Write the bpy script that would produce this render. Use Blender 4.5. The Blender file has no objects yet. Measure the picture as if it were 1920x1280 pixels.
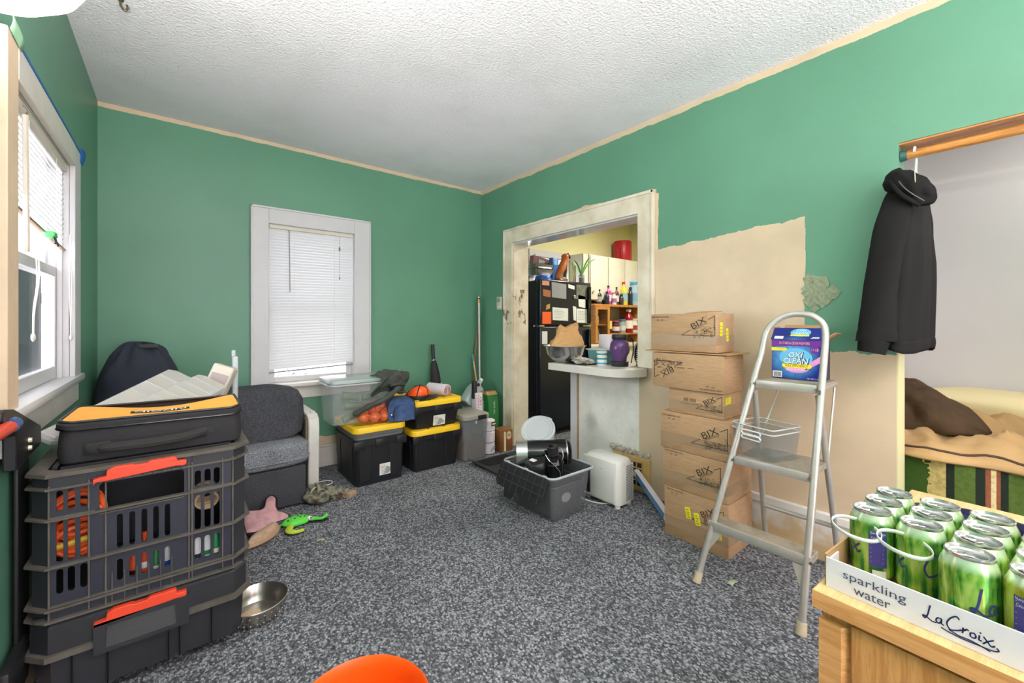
import bpy, bmesh, math, random
from mathutils import Vector, Matrix, noise
random.seed(7)
S = bpy.context.scene
COL = S.collection
PI = math.pi

# ------------------------------------------------------------------ camera
cam_d = bpy.data.cameras.new('camera')
cam = bpy.data.objects.new('camera', cam_d); COL.objects.link(cam)
cam_d.sensor_width = 36.0
cam_d.lens = 782.0 / 1920.0 * 36.0
cam_d.shift_y = -37.0 / 1920.0
cam_d.clip_start = 0.02
cam.location = (0, 0, 1.204)
cam.rotation_euler = (PI / 2, 0, math.radians(-38.85))
S.camera = cam
if hasattr(S, 'cycles'): S.cycles.transparent_max_bounces = 24

# ------------------------------------------------------------------ world, lights, exposure
wd = bpy.data.worlds.new('world'); S.world = wd; wd.use_nodes = True
bg = wd.node_tree.nodes['Background']
bg.inputs[0].default_value = (1.0, 0.955, 1.0, 1)
bg.inputs[1].default_value = 2.4
S.view_settings.view_transform = 'Standard'
S.view_settings.look = 'None'
S.view_settings.gamma = 1.0
S.view_settings.use_curve_mapping = False
S.view_settings.exposure = 1.02

def area(name, loc, rot, sx, sy, power, col=(1, 1, 1)):
    l = bpy.data.lights.new(name, 'AREA'); l.shape = 'RECTANGLE'; l.size = sx; l.size_y = sy
    l.energy = power; l.color = col
    o = bpy.data.objects.new(name, l); COL.objects.link(o); o.location = loc; o.rotation_euler = rot
    return o

area('left_window_fill', (-2.4, 2.35, 1.0), (0, math.radians(-94), 0), 2.6, 2.6, 470, (.97, .96, 1.0))   # added area light boosting the daylight through the left window

# ------------------------------------------------------------------ colour + material helpers
def lin(c):
    r = []
    for k in c[:3]:
        k = k / 255.0
        r.append(k / 12.92 if k <= 0.04045 else ((k + 0.055) / 1.055) ** 2.4)
    return (r[0], r[1], r[2], 1.0)

class NT:
    def __init__(s, name):
        s.m = bpy.data.materials.new(name); s.m.use_nodes = True
        s.t = s.m.node_tree; s.n = s.t.nodes; s.b = s.n['Principled BSDF']
    def new(s, typ, **kw):
        n = s.n.new(typ)
        for k, v in kw.items(): setattr(n, k, v)
        return n
    def link(s, a, b): s.t.links.new(a, b)
    def inp(s, sock, v):
        if hasattr(v, 'is_output') or isinstance(v, bpy.types.NodeSocket): s.link(v, sock)
        else: sock.default_value = v
    def math(s, op, a, b=0.0, clamp=False):
        n = s.new('ShaderNodeMath', operation=op); n.use_clamp = clamp
        s.inp(n.inputs[0], a); s.inp(n.inputs[1], b); return n.outputs[0]
    def coord(s, which='Object'):
        return s.new('ShaderNodeTexCoord').outputs[which]
    def sep(s, v):
        n = s.new('ShaderNodeSeparateXYZ'); s.link(v, n.inputs[0]); return n.outputs
    def noise(s, v, scale, detail=3.0, rough=0.55, dist=0.0):
        n = s.new('ShaderNodeTexNoise'); s.link(v, n.inputs['Vector'])
        n.inputs['Scale'].default_value = scale; n.inputs['Detail'].default_value = detail
        n.inputs['Roughness'].default_value = rough; n.inputs['Distortion'].default_value = dist
        return n.outputs['Fac']
    def voro(s, v, scale, feat='F1', out='Distance'):
        n = s.new('ShaderNodeTexVoronoi', feature=feat); s.link(v, n.inputs['Vector'])
        n.inputs['Scale'].default_value = scale; return n.outputs[out]
    def stretch(s, v, sc):
        n = s.new('ShaderNodeVectorMath', operation='MULTIPLY'); s.link(v, n.inputs[0]); n.inputs[1].default_value = sc
        return n.outputs[0]
    def mix(s, f, a, b):
        n = s.new('ShaderNodeMix', data_type='RGBA'); s.inp(n.inputs[0], f)
        s.inp(n.inputs[6], a); s.inp(n.inputs[7], b); return n.outputs[2]
    def ramp(s, f, stops):
        n = s.new('ShaderNodeValToRGB'); s.link(f, n.inputs[0]); e = n.color_ramp.elements
        while len(e) < len(stops): e.new(0.5)
        for k, (p, c) in enumerate(stops): e[k].position = p; e[k].color = c
        return n.outputs[0]
    def smooth(s, x, lo, hi):
        n = s.new('ShaderNodeMapRange'); n.interpolation_type = 'SMOOTHSTEP'; s.inp(n.inputs[0], x)
        n.inputs[1].default_value = lo; n.inputs[2].default_value = hi
        return n.outputs[0]
    def bump(s, h, strength=0.3, dist=0.01):
        n = s.new('ShaderNodeBump'); n.inputs['Strength'].default_value = strength
        n.inputs['Distance'].default_value = dist; s.link(h, n.inputs['Height'])
        s.link(n.outputs[0], s.b.inputs['Normal'])
    def set(s, **kw):
        for k, v in kw.items():
            s.inp(s.b.inputs[k.replace('_', ' ')], v)

def mat(name, col, rough=0.55, metal=0.0, var=0.0, vs=6.0, bump=0.0, bs=80.0, alpha=1.0, emit=0.0, spec=0.5, dark=0.55, stretch=None, trans=0.0):
    q = NT(name); c = lin(col)
    q.set(Roughness=rough, Metallic=metal, Alpha=alpha)
    q.b.inputs['Specular IOR Level'].default_value = spec
    q.b.inputs['Base Color'].default_value = c
    if var or bump:
        v = q.coord()
        if stretch: v = q.stretch(v, stretch)
    if var:
        f = q.math('MULTIPLY', q.smooth(q.noise(v, vs, 4), 0.35, 0.7), var)
        d = (c[0] * dark, c[1] * dark, c[2] * dark, 1)
        q.set(Base_Color=q.mix(f, c, d))
    if bump: q.bump(q.noise(v, bs, 3), bump, 0.004)
    if emit:
        q.b.inputs['Emission Color'].default_value = c; q.b.inputs['Emission Strength'].default_value = emit
    if trans: q.b.inputs['Transmission Weight'].default_value = trans
    return q.m

def wall_paint(name, col, mask_fn=None, cream=(212, 190, 160), rough=0.42):
    """green brushed paint; mask_fn(q, x, y, z, n) gives where the bare cream plaster shows"""
    q = NT(name); v = q.coord(); x, y, z = q.sep(v)
    big = q.smooth(q.noise(v, 1.3, 3), 0.3, 0.75)
    fine = q.noise(q.stretch(v, (1, 1, 2.2)), 60, 4)
    a = lin(col); b = tuple(k * 0.84 for k in a[:3]) + (1,)
    c = q.mix(q.math('MULTIPLY', big, 0.7), a, b)
    sm = q.smooth(q.noise(v, 9, 5, 0.7), 0.62, 0.8)
    c = q.mix(q.math('MULTIPLY', sm, 0.15), c, lin((120, 150, 135)))
    if mask_fn:
        n = q.math('SUBTRACT', q.noise(v, 14, 4, 0.6), 0.5)
        n2 = q.math('SUBTRACT', q.noise(v, 2.5, 2), 0.5)
        n = q.math('ADD', q.math('MULTIPLY', n, 0.045), q.math('MULTIPLY', n2, 0.07))
        m = mask_fn(q, x, y, z, n)
        cr = q.mix(q.smooth(q.noise(v, 3.5, 4), 0.35, 0.75), lin(cream), tuple(k * 0.86 for k in lin(cream)[:3]) + (1,))
        spot = q.smooth(q.noise(v, 40, 4, 0.7), 0.68, 0.76)
        cr = q.mix(q.math('MULTIPLY', spot, 0.35), cr, lin((150, 125, 95)))
        c = q.mix(m, c, cr)
    q.set(Base_Color=c, Roughness=rough)
    q.bump(fine, 0.12, 0.004)
    return q.m

def gt(q, a, b): return q.math('GREATER_THAN', a, b)
def lt(q, a, b): return q.math('LESS_THAN', a, b)
def AND(q, a, b): return q.math('MULTIPLY', a, b)
def OR(q, a, b): return q.math('MAXIMUM', a, b)

def mask_back(q, x, y, z, n):
    top = gt(q, q.math('ADD', z, q.math('MULTIPLY', n, 0.35)), 2.572)
    low = lt(q, q.math('ADD', z, n), 0.245)
    return OR(q, top, low)
def mask_left(q, x, y, z, n):
    low = lt(q, q.math('ADD', z, n), 0.14)
    return low
def mask_right(q, x, y, z, n):
    top = gt(q, q.math('ADD', z, q.math('MULTIPLY', n, 0.5)), 2.562)
    zz = q.math('ADD', z, n)
    yy = q.math('ADD', y, q.math('MULTIPLY', n, 0.5))
    slope = q.math('SUBTRACT', 1.745, q.math('MULTIPLY', q.math('SUBTRACT', y, 0.75), 0.06))
    a = AND(q, AND(q, lt(q, zz, slope), gt(q, yy, 0.732)), lt(q, y, 1.75))
    b = AND(q, lt(q, zz, 1.055), lt(q, y, 1.75))
    c = AND(q, gt(q, yy, 1.585), AND(q, lt(q, y, 1.75), lt(q, z, 2.08)))
    hd = AND(q, AND(q, gt(q, y, 1.6), lt(q, y, 3.25)), lt(q, zz, 2.118))
    return OR(q, OR(q, top, hd), OR(q, OR(q, a, b), c))

M = {}
GREEN = (96, 149, 122)
M['wall_back'] = wall_paint('green_paint_back', GREEN, mask_back)
M['wall_left'] = wall_paint('green_paint_left', GREEN, mask_left)
M['wall_right'] = wall_paint('green_paint_right', GREEN, mask_right)
M['plaster'] = mat('cream_plaster', (205, 188, 160), 0.6, var=0.5, vs=4, bump=0.1)
def m_ceiling():
    q = NT('textured_ceiling'); v = q.coord()
    h = q.noise(v, 75, 3, 0.6)
    c = q.mix(q.smooth(q.noise(v, 2.0, 4), 0.4, 0.8), lin((238, 237, 244)), lin((228, 227, 233)))
    sp = q.smooth(q.noise(v, 22, 3, 0.7), 0.735, 0.76)
    c = q.mix(q.math('MULTIPLY', sp, 0.5), c, lin((120, 115, 110)))
    q.set(Base_Color=c, Roughness=0.9); q.bump(h, 0.7, 0.012); return q.m
M['ceiling'] = m_ceiling()
def m_carpet():
    q = NT('grey_loop_carpet'); v = q.coord()
    vs = q.stretch(v, (1, 1, 0.2))
    d = q.voro(q.stretch(vs, (1.0, 0.75, 1)), 145)
    cc = q.voro(q.stretch(vs, (1.0, 0.75, 1)), 145, out='Color')
    r = q.sep(cc)[0]
    n = q.noise(v, 210, 2)
    c = q.ramp(q.math('ADD', q.math('MULTIPLY', r, 0.75), q.math('MULTIPLY', n, 0.35)), [(0.15, lin((66, 68, 73))), (0.5, lin((108, 110, 116))), (0.9, lin((176, 178, 183)))])
    edge = q.smooth(d, 0.35, 0.75)
    c = q.mix(q.math('MULTIPLY', edge, 0.45), c, lin((44, 45, 49)))
    big = q.smooth(q.noise(v, 2.2, 4), 0.42, 0.75)
    c = q.mix(q.math('MULTIPLY', big, 0.3), c, lin((62, 63, 66)))
    q.set(Base_Color=c, Roughness=0.95); q.b.inputs['Specular IOR Level'].default_value = 0.1
    q.bump(q.math('SUBTRACT', 1.0, d), 0.6, 0.005); return q.m
M['carpet'] = m_carpet()
M['trim'] = mat('aged_white_trim', (214, 209, 200), 0.4, var=0.35, vs=7, bump=0.05, dark=0.75)
M['trim_white'] = mat('white_window_paint', (204, 203, 205), 0.35, var=0.15, vs=8, dark=0.8)
M['trim_beige'] = mat('beige_casing', (226, 200, 170), 0.5, var=0.35, vs=12, bump=0.1, dark=0.8)
def m_trimdirty():
    q = NT('cream_trim_with_scuffs'); v = q.coord(); x, y, z = q.sep(v)
    c = q.mix(q.smooth(q.noise(v, 5, 4), 0.35, 0.7), lin((226, 216, 197)), lin((204, 190, 165)))
    band = AND(q, gt(q, z, 1.18), lt(q, z, 1.52))
    sc = AND(q, q.smooth(q.noise(q.stretch(v, (1, 1, 0.5)), 16, 5, 0.65), 0.53, 0.6), band)
    sc = AND(q, sc, gt(q, y, .46))
    c = q.mix(sc, c, lin((122, 92, 78)))
    q.set(Base_Color=c, Roughness=0.45); q.bump(q.noise(v, 50, 3), 0.06, 0.004); return q.m
M['trim_scuffed'] = m_trimdirty()
M['trim_gloss'] = mat('glossy_grey_paint', (206, 212, 222), 0.16, var=0.2, vs=5)
def m_halfwall():
    q = NT('dirty_white_half_wall'); v = q.coord(); x, y, z = q.sep(v)
    c = q.mix(q.smooth(q.noise(v, 4, 5), 0.35, 0.7), lin((240, 237, 232)), lin((220, 216, 208)))
    sp = q.smooth(q.noise(q.stretch(v, (1, 1, 1.5)), 30, 5, 0.75), 0.62, 0.7)
    c = q.mix(q.math('MULTIPLY', sp, 0.6), c, lin((120, 112, 100)))
    dy = q.math('MULTIPLY', q.math('SUBTRACT', y, 2.17), 1.0); dz = q.math('MULTIPLY', q.math('SUBTRACT', z, .42), .75)
    rr = q.math('SQRT', q.math('ADD', q.math('POWER', dy, 2.0), q.math('POWER', dz, 2.0)))
    c = q.mix(q.math('MULTIPLY', q.smooth(q.math('ADD', rr, q.math('MULTIPLY', q.noise(v, 9, 3), .05)), .11, .04), .45), c, lin((110, 106, 98)))   # sooty smudge
    ye = q.smooth(q.math('ADD', z, q.math('MULTIPLY', q.noise(v, 8, 3), 0.35)), 0.36, 0.24)
    ye = AND(q, ye, lt(q, y, 1.95))
    c = q.mix(q.math('MULTIPLY', ye, 0.85), c, lin((206, 170, 112)))
    q.set(Base_Color=c, Roughness=0.5); q.bump(q.noise(v, 40, 4), 0.12, 0.005); return q.m
M['half_wall'] = m_halfwall()
M['glass'] = mat('window_glass', (16, 22, 22), 0.04, alpha=0.14)
M['screen'] = mat('dark_insect_screen', (14, 20, 20), 0.8, var=0.5, vs=5, alpha=0.4)
def m_slat():
    q = NT('white_blind_slat'); out = q.n['Material Output']
    q.set(Roughness=0.45); q.b.inputs['Base Color'].default_value = lin((216, 217, 220))
    tr = q.new('ShaderNodeBsdfTranslucent'); tr.inputs[0].default_value = lin((236, 238, 242))
    mx = q.new('ShaderNodeMixShader'); mx.inputs[0].default_value = 0.035
    q.link(q.b.outputs[0], mx.inputs[1]); q.link(tr.outputs[0], mx.inputs[2]); q.link(mx.outputs[0], out.inputs[0])
    return q.m
M['slat'] = m_slat()
M['rail'] = mat('blind_rail_cream', (214, 206, 192), 0.4)
M['rail_brown'] = mat('blind_rail_brown', (120, 100, 80), 0.5)
M['cord'] = mat('white_cord', (226, 226, 224), 0.6)
M['wand'] = mat('beige_wand', (205, 196, 180), 0.4)
M['wand_grey'] = mat('grey_wand', (130, 132, 136), 0.3)
M['tape'] = mat('blue_painters_tape', (18, 92, 160), 0.6, bump=0.2)
M['tape_green'] = mat('green_painters_tape', (158, 210, 170), 0.6, var=0.3)
M['black'] = mat('black_plastic', (30, 30, 33), 0.42, bump=0.08, bs=250)
M['black_gloss'] = mat('black_gloss', (14, 14, 17), 0.14)
M['black_dusty'] = mat('dusty_black_plastic', (46, 47, 52), 0.5, bump=0.12, bs=300, var=0.5, vs=14, dark=0.75)
M['crate_lip'] = mat('dusty_plastic_edge', (96, 90, 82), 0.65, bump=0.1, var=0.6, vs=18, dark=0.55)
M['navy_plastic'] = mat('dark_navy_plastic', (44, 46, 58), 0.45, bump=0.1, bs=300)
M['red'] = mat('orange_red_plastic', (236, 74, 46), 0.4)
M['orange'] = mat('orange_plastic', (250, 92, 16), 0.42, bump=0.05, bs=120)
M['orange_cable'] = mat('orange_cable', (238, 96, 36), 0.45)
M['canvas_orange'] = mat('orange_canvas', (240, 166, 66), 0.75, var=0.35, vs=9, bump=0.25, bs=500, dark=0.85)
M['canvas_black'] = mat('black_canvas', (38, 36, 40), 0.7, bump=0.4, bs=450, var=0.3)
M['web'] = mat('black_webbing', (52, 50, 50), 0.6, bump=0.8, bs=700)
M['clear'] = mat('clear_plastic', (132, 140, 142), 0.1, alpha=0.2)
M['clear_box'] = mat('clear_box_plastic', (226, 232, 236), 0.1, alpha=0.24)
M['clear_grey'] = mat('smoky_clear_plastic', (150, 152, 156), 0.15, alpha=0.34)
M['clear_frost'] = mat('frosted_plastic', (228, 224, 214), 0.25, alpha=0.5, var=0.2, vs=10, dark=0.9)
M['clear_edge'] = mat('clear_plastic_edge', (222, 226, 230), 0.15, alpha=0.55)
M['bead'] = mat('cream_beads', (222, 206, 176), 0.5)
M['yellow'] = mat('yellow_plastic', (246, 200, 34), 0.38, bump=0.04)
M['grey_plastic'] = mat('grey_plastic', (112, 112, 112), 0.45)
M['beige_plastic'] = mat('beige_plastic', (206, 198, 184), 0.4)
M['taupe_plastic'] = mat('taupe_plastic', (164, 150, 146), 0.45)
def m_tweed(name, a, b, sc=260):
    q = NT(name); v = q.coord()
    n = q.noise(v, sc, 2, 0.7); n2 = q.noise(v, 6, 3)
    c = q.mix(q.smooth(n, 0.38, 0.66), lin(a), lin(b))
    c = q.mix(q.math('MULTIPLY', q.smooth(n2, 0.4, 0.7), 0.18), c, lin((40, 41, 44)))
    q.set(Base_Color=c, Roughness=0.95); q.b.inputs['Specular IOR Level'].default_value = 0.1
    q.bump(n, 0.5, 0.003); return q.m
M['tweed_dark'] = m_tweed('charcoal_tweed', (52, 53, 58), (94, 95, 100))
M['tweed_light'] = m_tweed('grey_tweed', (84, 88, 96), (172, 175, 182))
M['navy_velvet'] = mat('navy_velvet', (46, 50, 64), 0.85, var=0.4, vs=7, bump=0.15, bs=30)
M['arm_white'] = mat('yellowed_white_lacquer', (214, 210, 203), 0.45, var=0.35, vs=10, dark=0.8)
M['wicker'] = mat('brown_wicker', (122, 106, 88), 0.7, bump=0.9, bs=140)
M['steel'] = mat('brushed_steel', (196, 196, 196), 0.24, 0.95, bump=0.03)
M['steel_hammer'] = mat('steel_bowl', (186, 180, 172), 0.25, 0.95)
M['alu'] = mat('worn_aluminium', (194, 190, 182), 0.36, 0.45, var=0.35, vs=22, bump=0.06, dark=0.7)
M['alu_step'] = mat('dirty_aluminium_tread', (176, 166, 150), 0.5, 0.3, var=0.6, vs=16, bump=0.1, dark=0.6)
M['rubber_tan'] = mat('tan_rubber', (206, 190, 160), 0.7, var=0.3, vs=30)
M['bolt'] = mat('zinc_bolt', (150, 148, 140), 0.35, 0.9)
M['rivet'] = mat('pale_rivet', (206, 198, 170), 0.35, 0.3)
def m_card():
    q = NT('corrugated_cardboard'); v = q.coord()
    n = q.noise(q.stretch(v, (1, 1, 14)), 16, 3)
    c = q.mix(q.smooth(n, 0.3, 0.75), lin((184, 149, 112)), lin((166, 131, 96)))
    c = q.mix(q.math('MULTIPLY', q.smooth(q.noise(v, 5, 4), 0.45, 0.75), 0.35), c, lin((148, 116, 86)))
    q.set(Base_Color=c, Roughness=0.8); q.bump(n, 0.06, 0.003); return q.m
M['card'] = m_card()
M['card_in'] = mat('cardboard_edge', (178, 140, 98), 0.8, bump=0.1)
M['card_tape'] = mat('packing_tape', (188, 160, 128), 0.2, alpha=0.55)
M['ink'] = mat('black_ink', (34, 30, 30), 0.6)
M['ink_brown'] = mat('faint_ink', (112, 88, 68), 0.7)
M['ink_blue'] = mat('navy_ink', (44, 46, 104), 0.5)
M['sticker'] = mat('yellow_label', (236, 226, 40), 0.5)
M['paper'] = mat('white_paper', (228, 228, 224), 0.7)
M['paper_grey'] = mat('grey_print', (150, 150, 152), 0.7)
M['white_plastic'] = mat('off_white_plastic', (228, 226, 220), 0.38)
M['white_card'] = mat('white_carton', (227, 219, 227), 0.55, var=0.15, vs=10, dark=0.9)
M['navy_box'] = None
def m_oak(name, a, b, ax):
    q = NT(name); v = q.coord()
    st = {'y': (9, 0.7, 9), 'z': (9, 9, 0.7), 'x': (.7, 9, 9)}[ax]
    n = q.noise(q.stretch(v, st), 9, 6, 0.65, 0.6)
    n2 = q.noise(q.stretch(v, tuple(k * 5 for k in st)), 10, 3, 0.6)
    c = q.mix(q.smooth(n, 0.35, 0.68), lin(a), lin(b))
    c = q.mix(q.math('MULTIPLY', q.smooth(n2, 0.52, 0.68), 0.35), c, tuple(k * 0.7 for k in lin(b)[:3]) + (1,))
    q.set(Base_Color=c, Roughness=0.38); q.bump(n2, 0.05, 0.002); return q.m
M['oak_z'] = m_oak('oak_laminate_upright', (216, 154, 96), (188, 122, 68), 'z')
M['oak_y'] = m_oak('oak_laminate_edge', (226, 166, 108), (204, 138, 80), 'y')
M['oak_x'] = m_oak('pale_oak_top', (220, 186, 132), (202, 164, 108), 'x')
M['wood_honey'] = m_oak('honey_wood', (206, 142, 72), (160, 100, 44), 'y')
M['wood_brown'] = mat('brown_wood', (140, 92, 54), 0.5, var=0.4, vs=12, stretch=(4, 4, .6))
M['wood_block'] = mat('worn_wood', (172, 142, 112), 0.8, var=0.5, vs=22)
M['hoodie'] = mat('black_fleece', (34, 33, 33), 0.95, bump=0.15, bs=300, var=0.2, vs=5, spec=0.15)
M['hood_in'] = mat('charcoal_lining', (60, 58, 54), 0.95, spec=0.15)
M['tan_quilt'] = mat('tan_comforter', (186, 152, 106), 0.9, var=0.4, vs=8, bump=0.7, bs=20, dark=0.8, spec=0.2)
M['brown_cloth'] = mat('dark_brown_quilt', (78, 60, 42), 0.85, var=0.5, vs=10, bump=0.9, bs=22, spec=0.2)
M['cream_cloth'] = mat('cream_pillow', (236, 220, 172), 0.9, bump=0.3, bs=9, spec=0.2)
M['piping'] = mat('dark_piping', (74, 54, 40), 0.8)
M['bedroom_wall'] = mat('pale_bedroom_wall', (226, 222, 226), 0.5, var=0.35, vs=3, bump=0.1, bs=20, dark=0.93)
M['kitchen_wall'] = mat('pale_yellow_wall', (224, 218, 168), 0.5, var=0.3, vs=2, dark=0.9)
M['cabinet'] = mat('cream_cabinet', (222, 217, 203), 0.4, var=0.4, vs=5, dark=0.85)
M['fridge'] = mat('black_fridge', (24, 28, 40), 0.22, bump=0.1, bs=160)
M['lamp_glass'] = mat('lamp_glass', (255, 244, 226), 0.4, emit=2.2)
M['purple'] = mat('purple_plastic', (92, 56, 118), 0.2, alpha=0.85)
M['frog'] = mat('green_rubber', (96, 214, 74), 0.5, var=0.3, vs=25, dark=0.8)
M['frog_yellow'] = mat('yellow_green_rubber', (186, 206, 56), 0.5)
M['pink'] = mat('pink_fur_print', (206, 156, 160), 0.8, var=0.7, vs=24, dark=0.6)
M['tan_fur'] = mat('tan_fur_print', (190, 158, 134), 0.8, var=0.7, vs=30, dark=0.65)
def m_camo():
    q = NT('camouflage_cloth'); v = q.coord()
    n = q.noise(v, 16, 3, 0.5)
    c = q.ramp(n, [(0.36, lin((70, 66, 50))), (0.45, lin((104, 104, 84))), (0.55, lin((138, 134, 118))), (0.66, lin((84, 62, 46)))])
    q.set(Base_Color=c, Roughness=0.9); return q.m
M['camo'] = m_camo()
M['onion'] = mat('onion_skin', (226, 118, 74), 0.3, var=0.6, vs=16, dark=0.7)
M['olive'] = mat('dark_olive_cloth', (66, 70, 64), 0.85, bump=0.2, bs=200)
M['denim'] = mat('blue_denim_print', (66, 92, 138), 0.6, var=0.8, vs=22, dark=0.45)
M['green_wrap'] = mat('green_wrapped_roll', (76, 112, 48), 0.35, var=0.9, vs=16, dark=0.35)
M['green_bag'] = mat('green_paper_bag', (44, 124, 62), 0.5, var=0.3, vs=10)
M['kraft'] = mat('kraft_paper', (196, 150, 96), 0.65, var=0.4, vs=8, bump=0.3, bs=24, dark=0.8)
M['jug'] = mat('milky_jug', (196, 214, 216), 0.35, alpha=0.78)
M['pale_wood'] = mat('pale_stick', (206, 176, 130), 0.5, var=0.3, vs=20)
M['amber'] = mat('root_beer_brown', (140, 92, 48), 0.4, var=0.6, vs=30)
M['kibble'] = mat('kibble', (128, 98, 74), 0.8, var=0.9, vs=90, bump=0.6, bs=90)
M['mat_black'] = mat('black_floor_mat', (44, 44, 46), 0.85, bump=0.6, bs=220)
M['dark_glass'] = mat('dark_bowl', (18, 22, 54), 0.12)
M['leaf'] = mat('leaf_green', (98, 160, 70), 0.5)
M['leaf_dark'] = mat('outside_leaf', (92, 150, 120), 0.6)
M['vent'] = mat('yellowed_register', (214, 176, 112), 0.5, var=0.5, vs=16)
M['plaster_raw'] = mat('crumbled_plaster', (196, 188, 172), 0.9, var=0.8, vs=40, bump=0.8, bs=50)
M['cyan'] = mat('cyan_print', (60, 160, 214), 0.4)
M['skyblue'] = mat('light_blue_print', (110, 190, 236), 0.4)
M['violet'] = mat('violet_print', (112, 40, 150), 0.4)
M['pinkprint'] = mat('pink_print', (226, 150, 206), 0.4)
M['yellowprint'] = mat('yellow_print', (248, 224, 60), 0.4)
M['white_print'] = mat('white_print', (244, 244, 240), 0.5)
M['teal'] = mat('teal_print', (40, 150, 150), 0.4)
def flat(name, col, rough=0.4, **k):
    if name not in M: M[name] = mat(name, col, rough, **k)
    return M[name]

# ------------------------------------------------------------------ geometry helpers
class MB:
    def __init__(s): s.v = []; s.f = []
    def add(s, vs, fs, mx=None):
        o = len(s.v)
        s.v += [tuple(mx @ Vector(p)) if mx else tuple(p) for p in vs]
        s.f += [tuple(i + o for i in f) for f in fs]; return s
    def box(s, x0, x1, y0, y1, z0, z1, mx=None):
        v = [(x0, y0, z0), (x1, y0, z0), (x1, y1, z0), (x0, y1, z0), (x0, y0, z1), (x1, y0, z1), (x1, y1, z1), (x0, y1, z1)]
        return s.add(v, [(0, 3, 2, 1), (4, 5, 6, 7), (0, 1, 5, 4), (1, 2, 6, 5), (2, 3, 7, 6), (3, 0, 4, 7)], mx)
    def rbox(s, x0, x1, y0, y1, z0, z1, r=0.005, seg=2, mx=None):
        bm = bmesh.new(); bmesh.ops.create_cube(bm, size=1)
        for p in bm.verts: p.co = Vector(((x0 + x1) / 2 + p.co.x * (x1 - x0), (y0 + y1) / 2 + p.co.y * (y1 - y0), (z0 + z1) / 2 + p.co.z * (z1 - z0)))
        r = min(r, abs(x1 - x0) * .49, abs(y1 - y0) * .49, abs(z1 - z0) * .49)
        bmesh.ops.bevel(bm, geom=bm.edges[:], offset=r, segments=seg, profile=0.5, affect='EDGES')
        bm.verts.index_update()
        s.add([p.co[:] for p in bm.verts], [tuple(q.index for q in f.verts) for f in bm.faces], mx); bm.free(); return s
    def loft(s, secs, cap0=True, cap1=True, closed=True, mx=None):
        n = len(secs[0]); v = [p for q in secs for p in q]; f = []
        for i in range(len(secs) - 1):
            for j in range(n if closed else n - 1):
                k = (j + 1) % n
                f.append((i * n + j, i * n + k, (i + 1) * n + k, (i + 1) * n + j))
        if cap0: f.append(tuple(range(n))[::-1])
        if cap1: f.append(tuple((len(secs) - 1) * n + j for j in range(n)))
        return s.add(v, f, mx)
    def tube(s, pts, r, n=8, closed=False, caps=True, flat=1.0):
        P = [Vector(p) for p in pts]; secs = []; L = len(P); up = None
        for i, p in enumerate(P):
            a = P[(i - 1) % L] if (closed or i > 0) else p; b = P[(i + 1) % L] if (closed or i < L - 1) else p
            t = (b - a)
            if t.length < 1e-9: t = Vector((0, 0, 1))
            t.normalize()
            if up is None:
                up = Vector((0, 0, 1)) if abs(t.z) < .9 else Vector((0, 1, 0))
            up = up - t * up.dot(t)
            if up.length < 1e-6: up = t.orthogonal()
            up.normalize(); sd = t.cross(up)
            rr = r[i] if isinstance(r, (list, tuple)) else r
            secs.append([tuple(p + (sd * math.cos(2 * PI * k / n) + up * math.sin(2 * PI * k / n) * flat) * rr) for k in range(n)])
        if closed: secs.append(secs[0])
        return s.loft(secs, caps and not closed, caps and not closed)
    def cyl(s, p0, p1, r0, r1=None, n=20): return s.tube([p0, p1], [r0, r0 if r1 is None else r1], n)
    def lathe(s, prof, c=(0, 0, 0), n=28, mx=None, cap0=False, cap1=False, sx=1.0, sy=1.0):
        secs = [[(c[0] + r * math.cos(2 * PI * k / n) * sx, c[1] + r * math.sin(2 * PI * k / n) * sy, c[2] + z) for k in range(n)] for r, z in prof]
        return s.loft(secs, cap0, cap1, True, mx)
    def grid(s, fn, nu, nv):
        v = [tuple(fn(i / nu, j / nv)) for i in range(nu + 1) for j in range(nv + 1)]
        w = nv + 1
        return s.add(v, [(i * w + j, (i + 1) * w + j, (i + 1) * w + j + 1, i * w + j + 1) for i in range(nu) for j in range(nv)])
    def poly(s, pts, t, d=(0, 0, 1)):      # prism: outline pts extruded by t along d
        d = Vector(d) * t; n = len(pts)
        a = [tuple(p) for p in pts]; b = [tuple(Vector(p) + d) for p in pts]
        return s.add(a + b, [tuple(range(n))[::-1], tuple(range(n, 2 * n))] + [(i, (i + 1) % n, n + (i + 1) % n, n + i) for i in range(n)])
    def blob(s, c, r, amp=0.1, fr=3.0, nu=20, nv=14, e=1.0, seed=0.0, zmin=None, mx=None):
        vs = []; fs = []
        for i in range(nv + 1):
            th = PI * i / nv
            for j in range(nu):
                ph = 2 * PI * j / nu
                d = Vector((math.sin(th) * math.cos(ph), math.sin(th) * math.sin(ph), math.cos(th)))
                q = Vector([math.copysign(abs(k) ** e, k) for k in d])
                k = 1 + amp * noise.noise(d * fr + Vector((seed, seed * 1.7, 3)))
                p = Vector((c[0] + q.x * r[0] * k, c[1] + q.y * r[1] * k, c[2] + q.z * r[2] * k))
                if zmin is not None and p.z < zmin: p.z = zmin
                vs.append(p)
        for i in range(nv):
            for j in range(nu):
                k = (j + 1) % nu
                fs.append((i * nu + j, (i + 1) * nu + j, (i + 1) * nu + k, i * nu + k))
        return s.add(vs, fs, mx)
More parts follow.
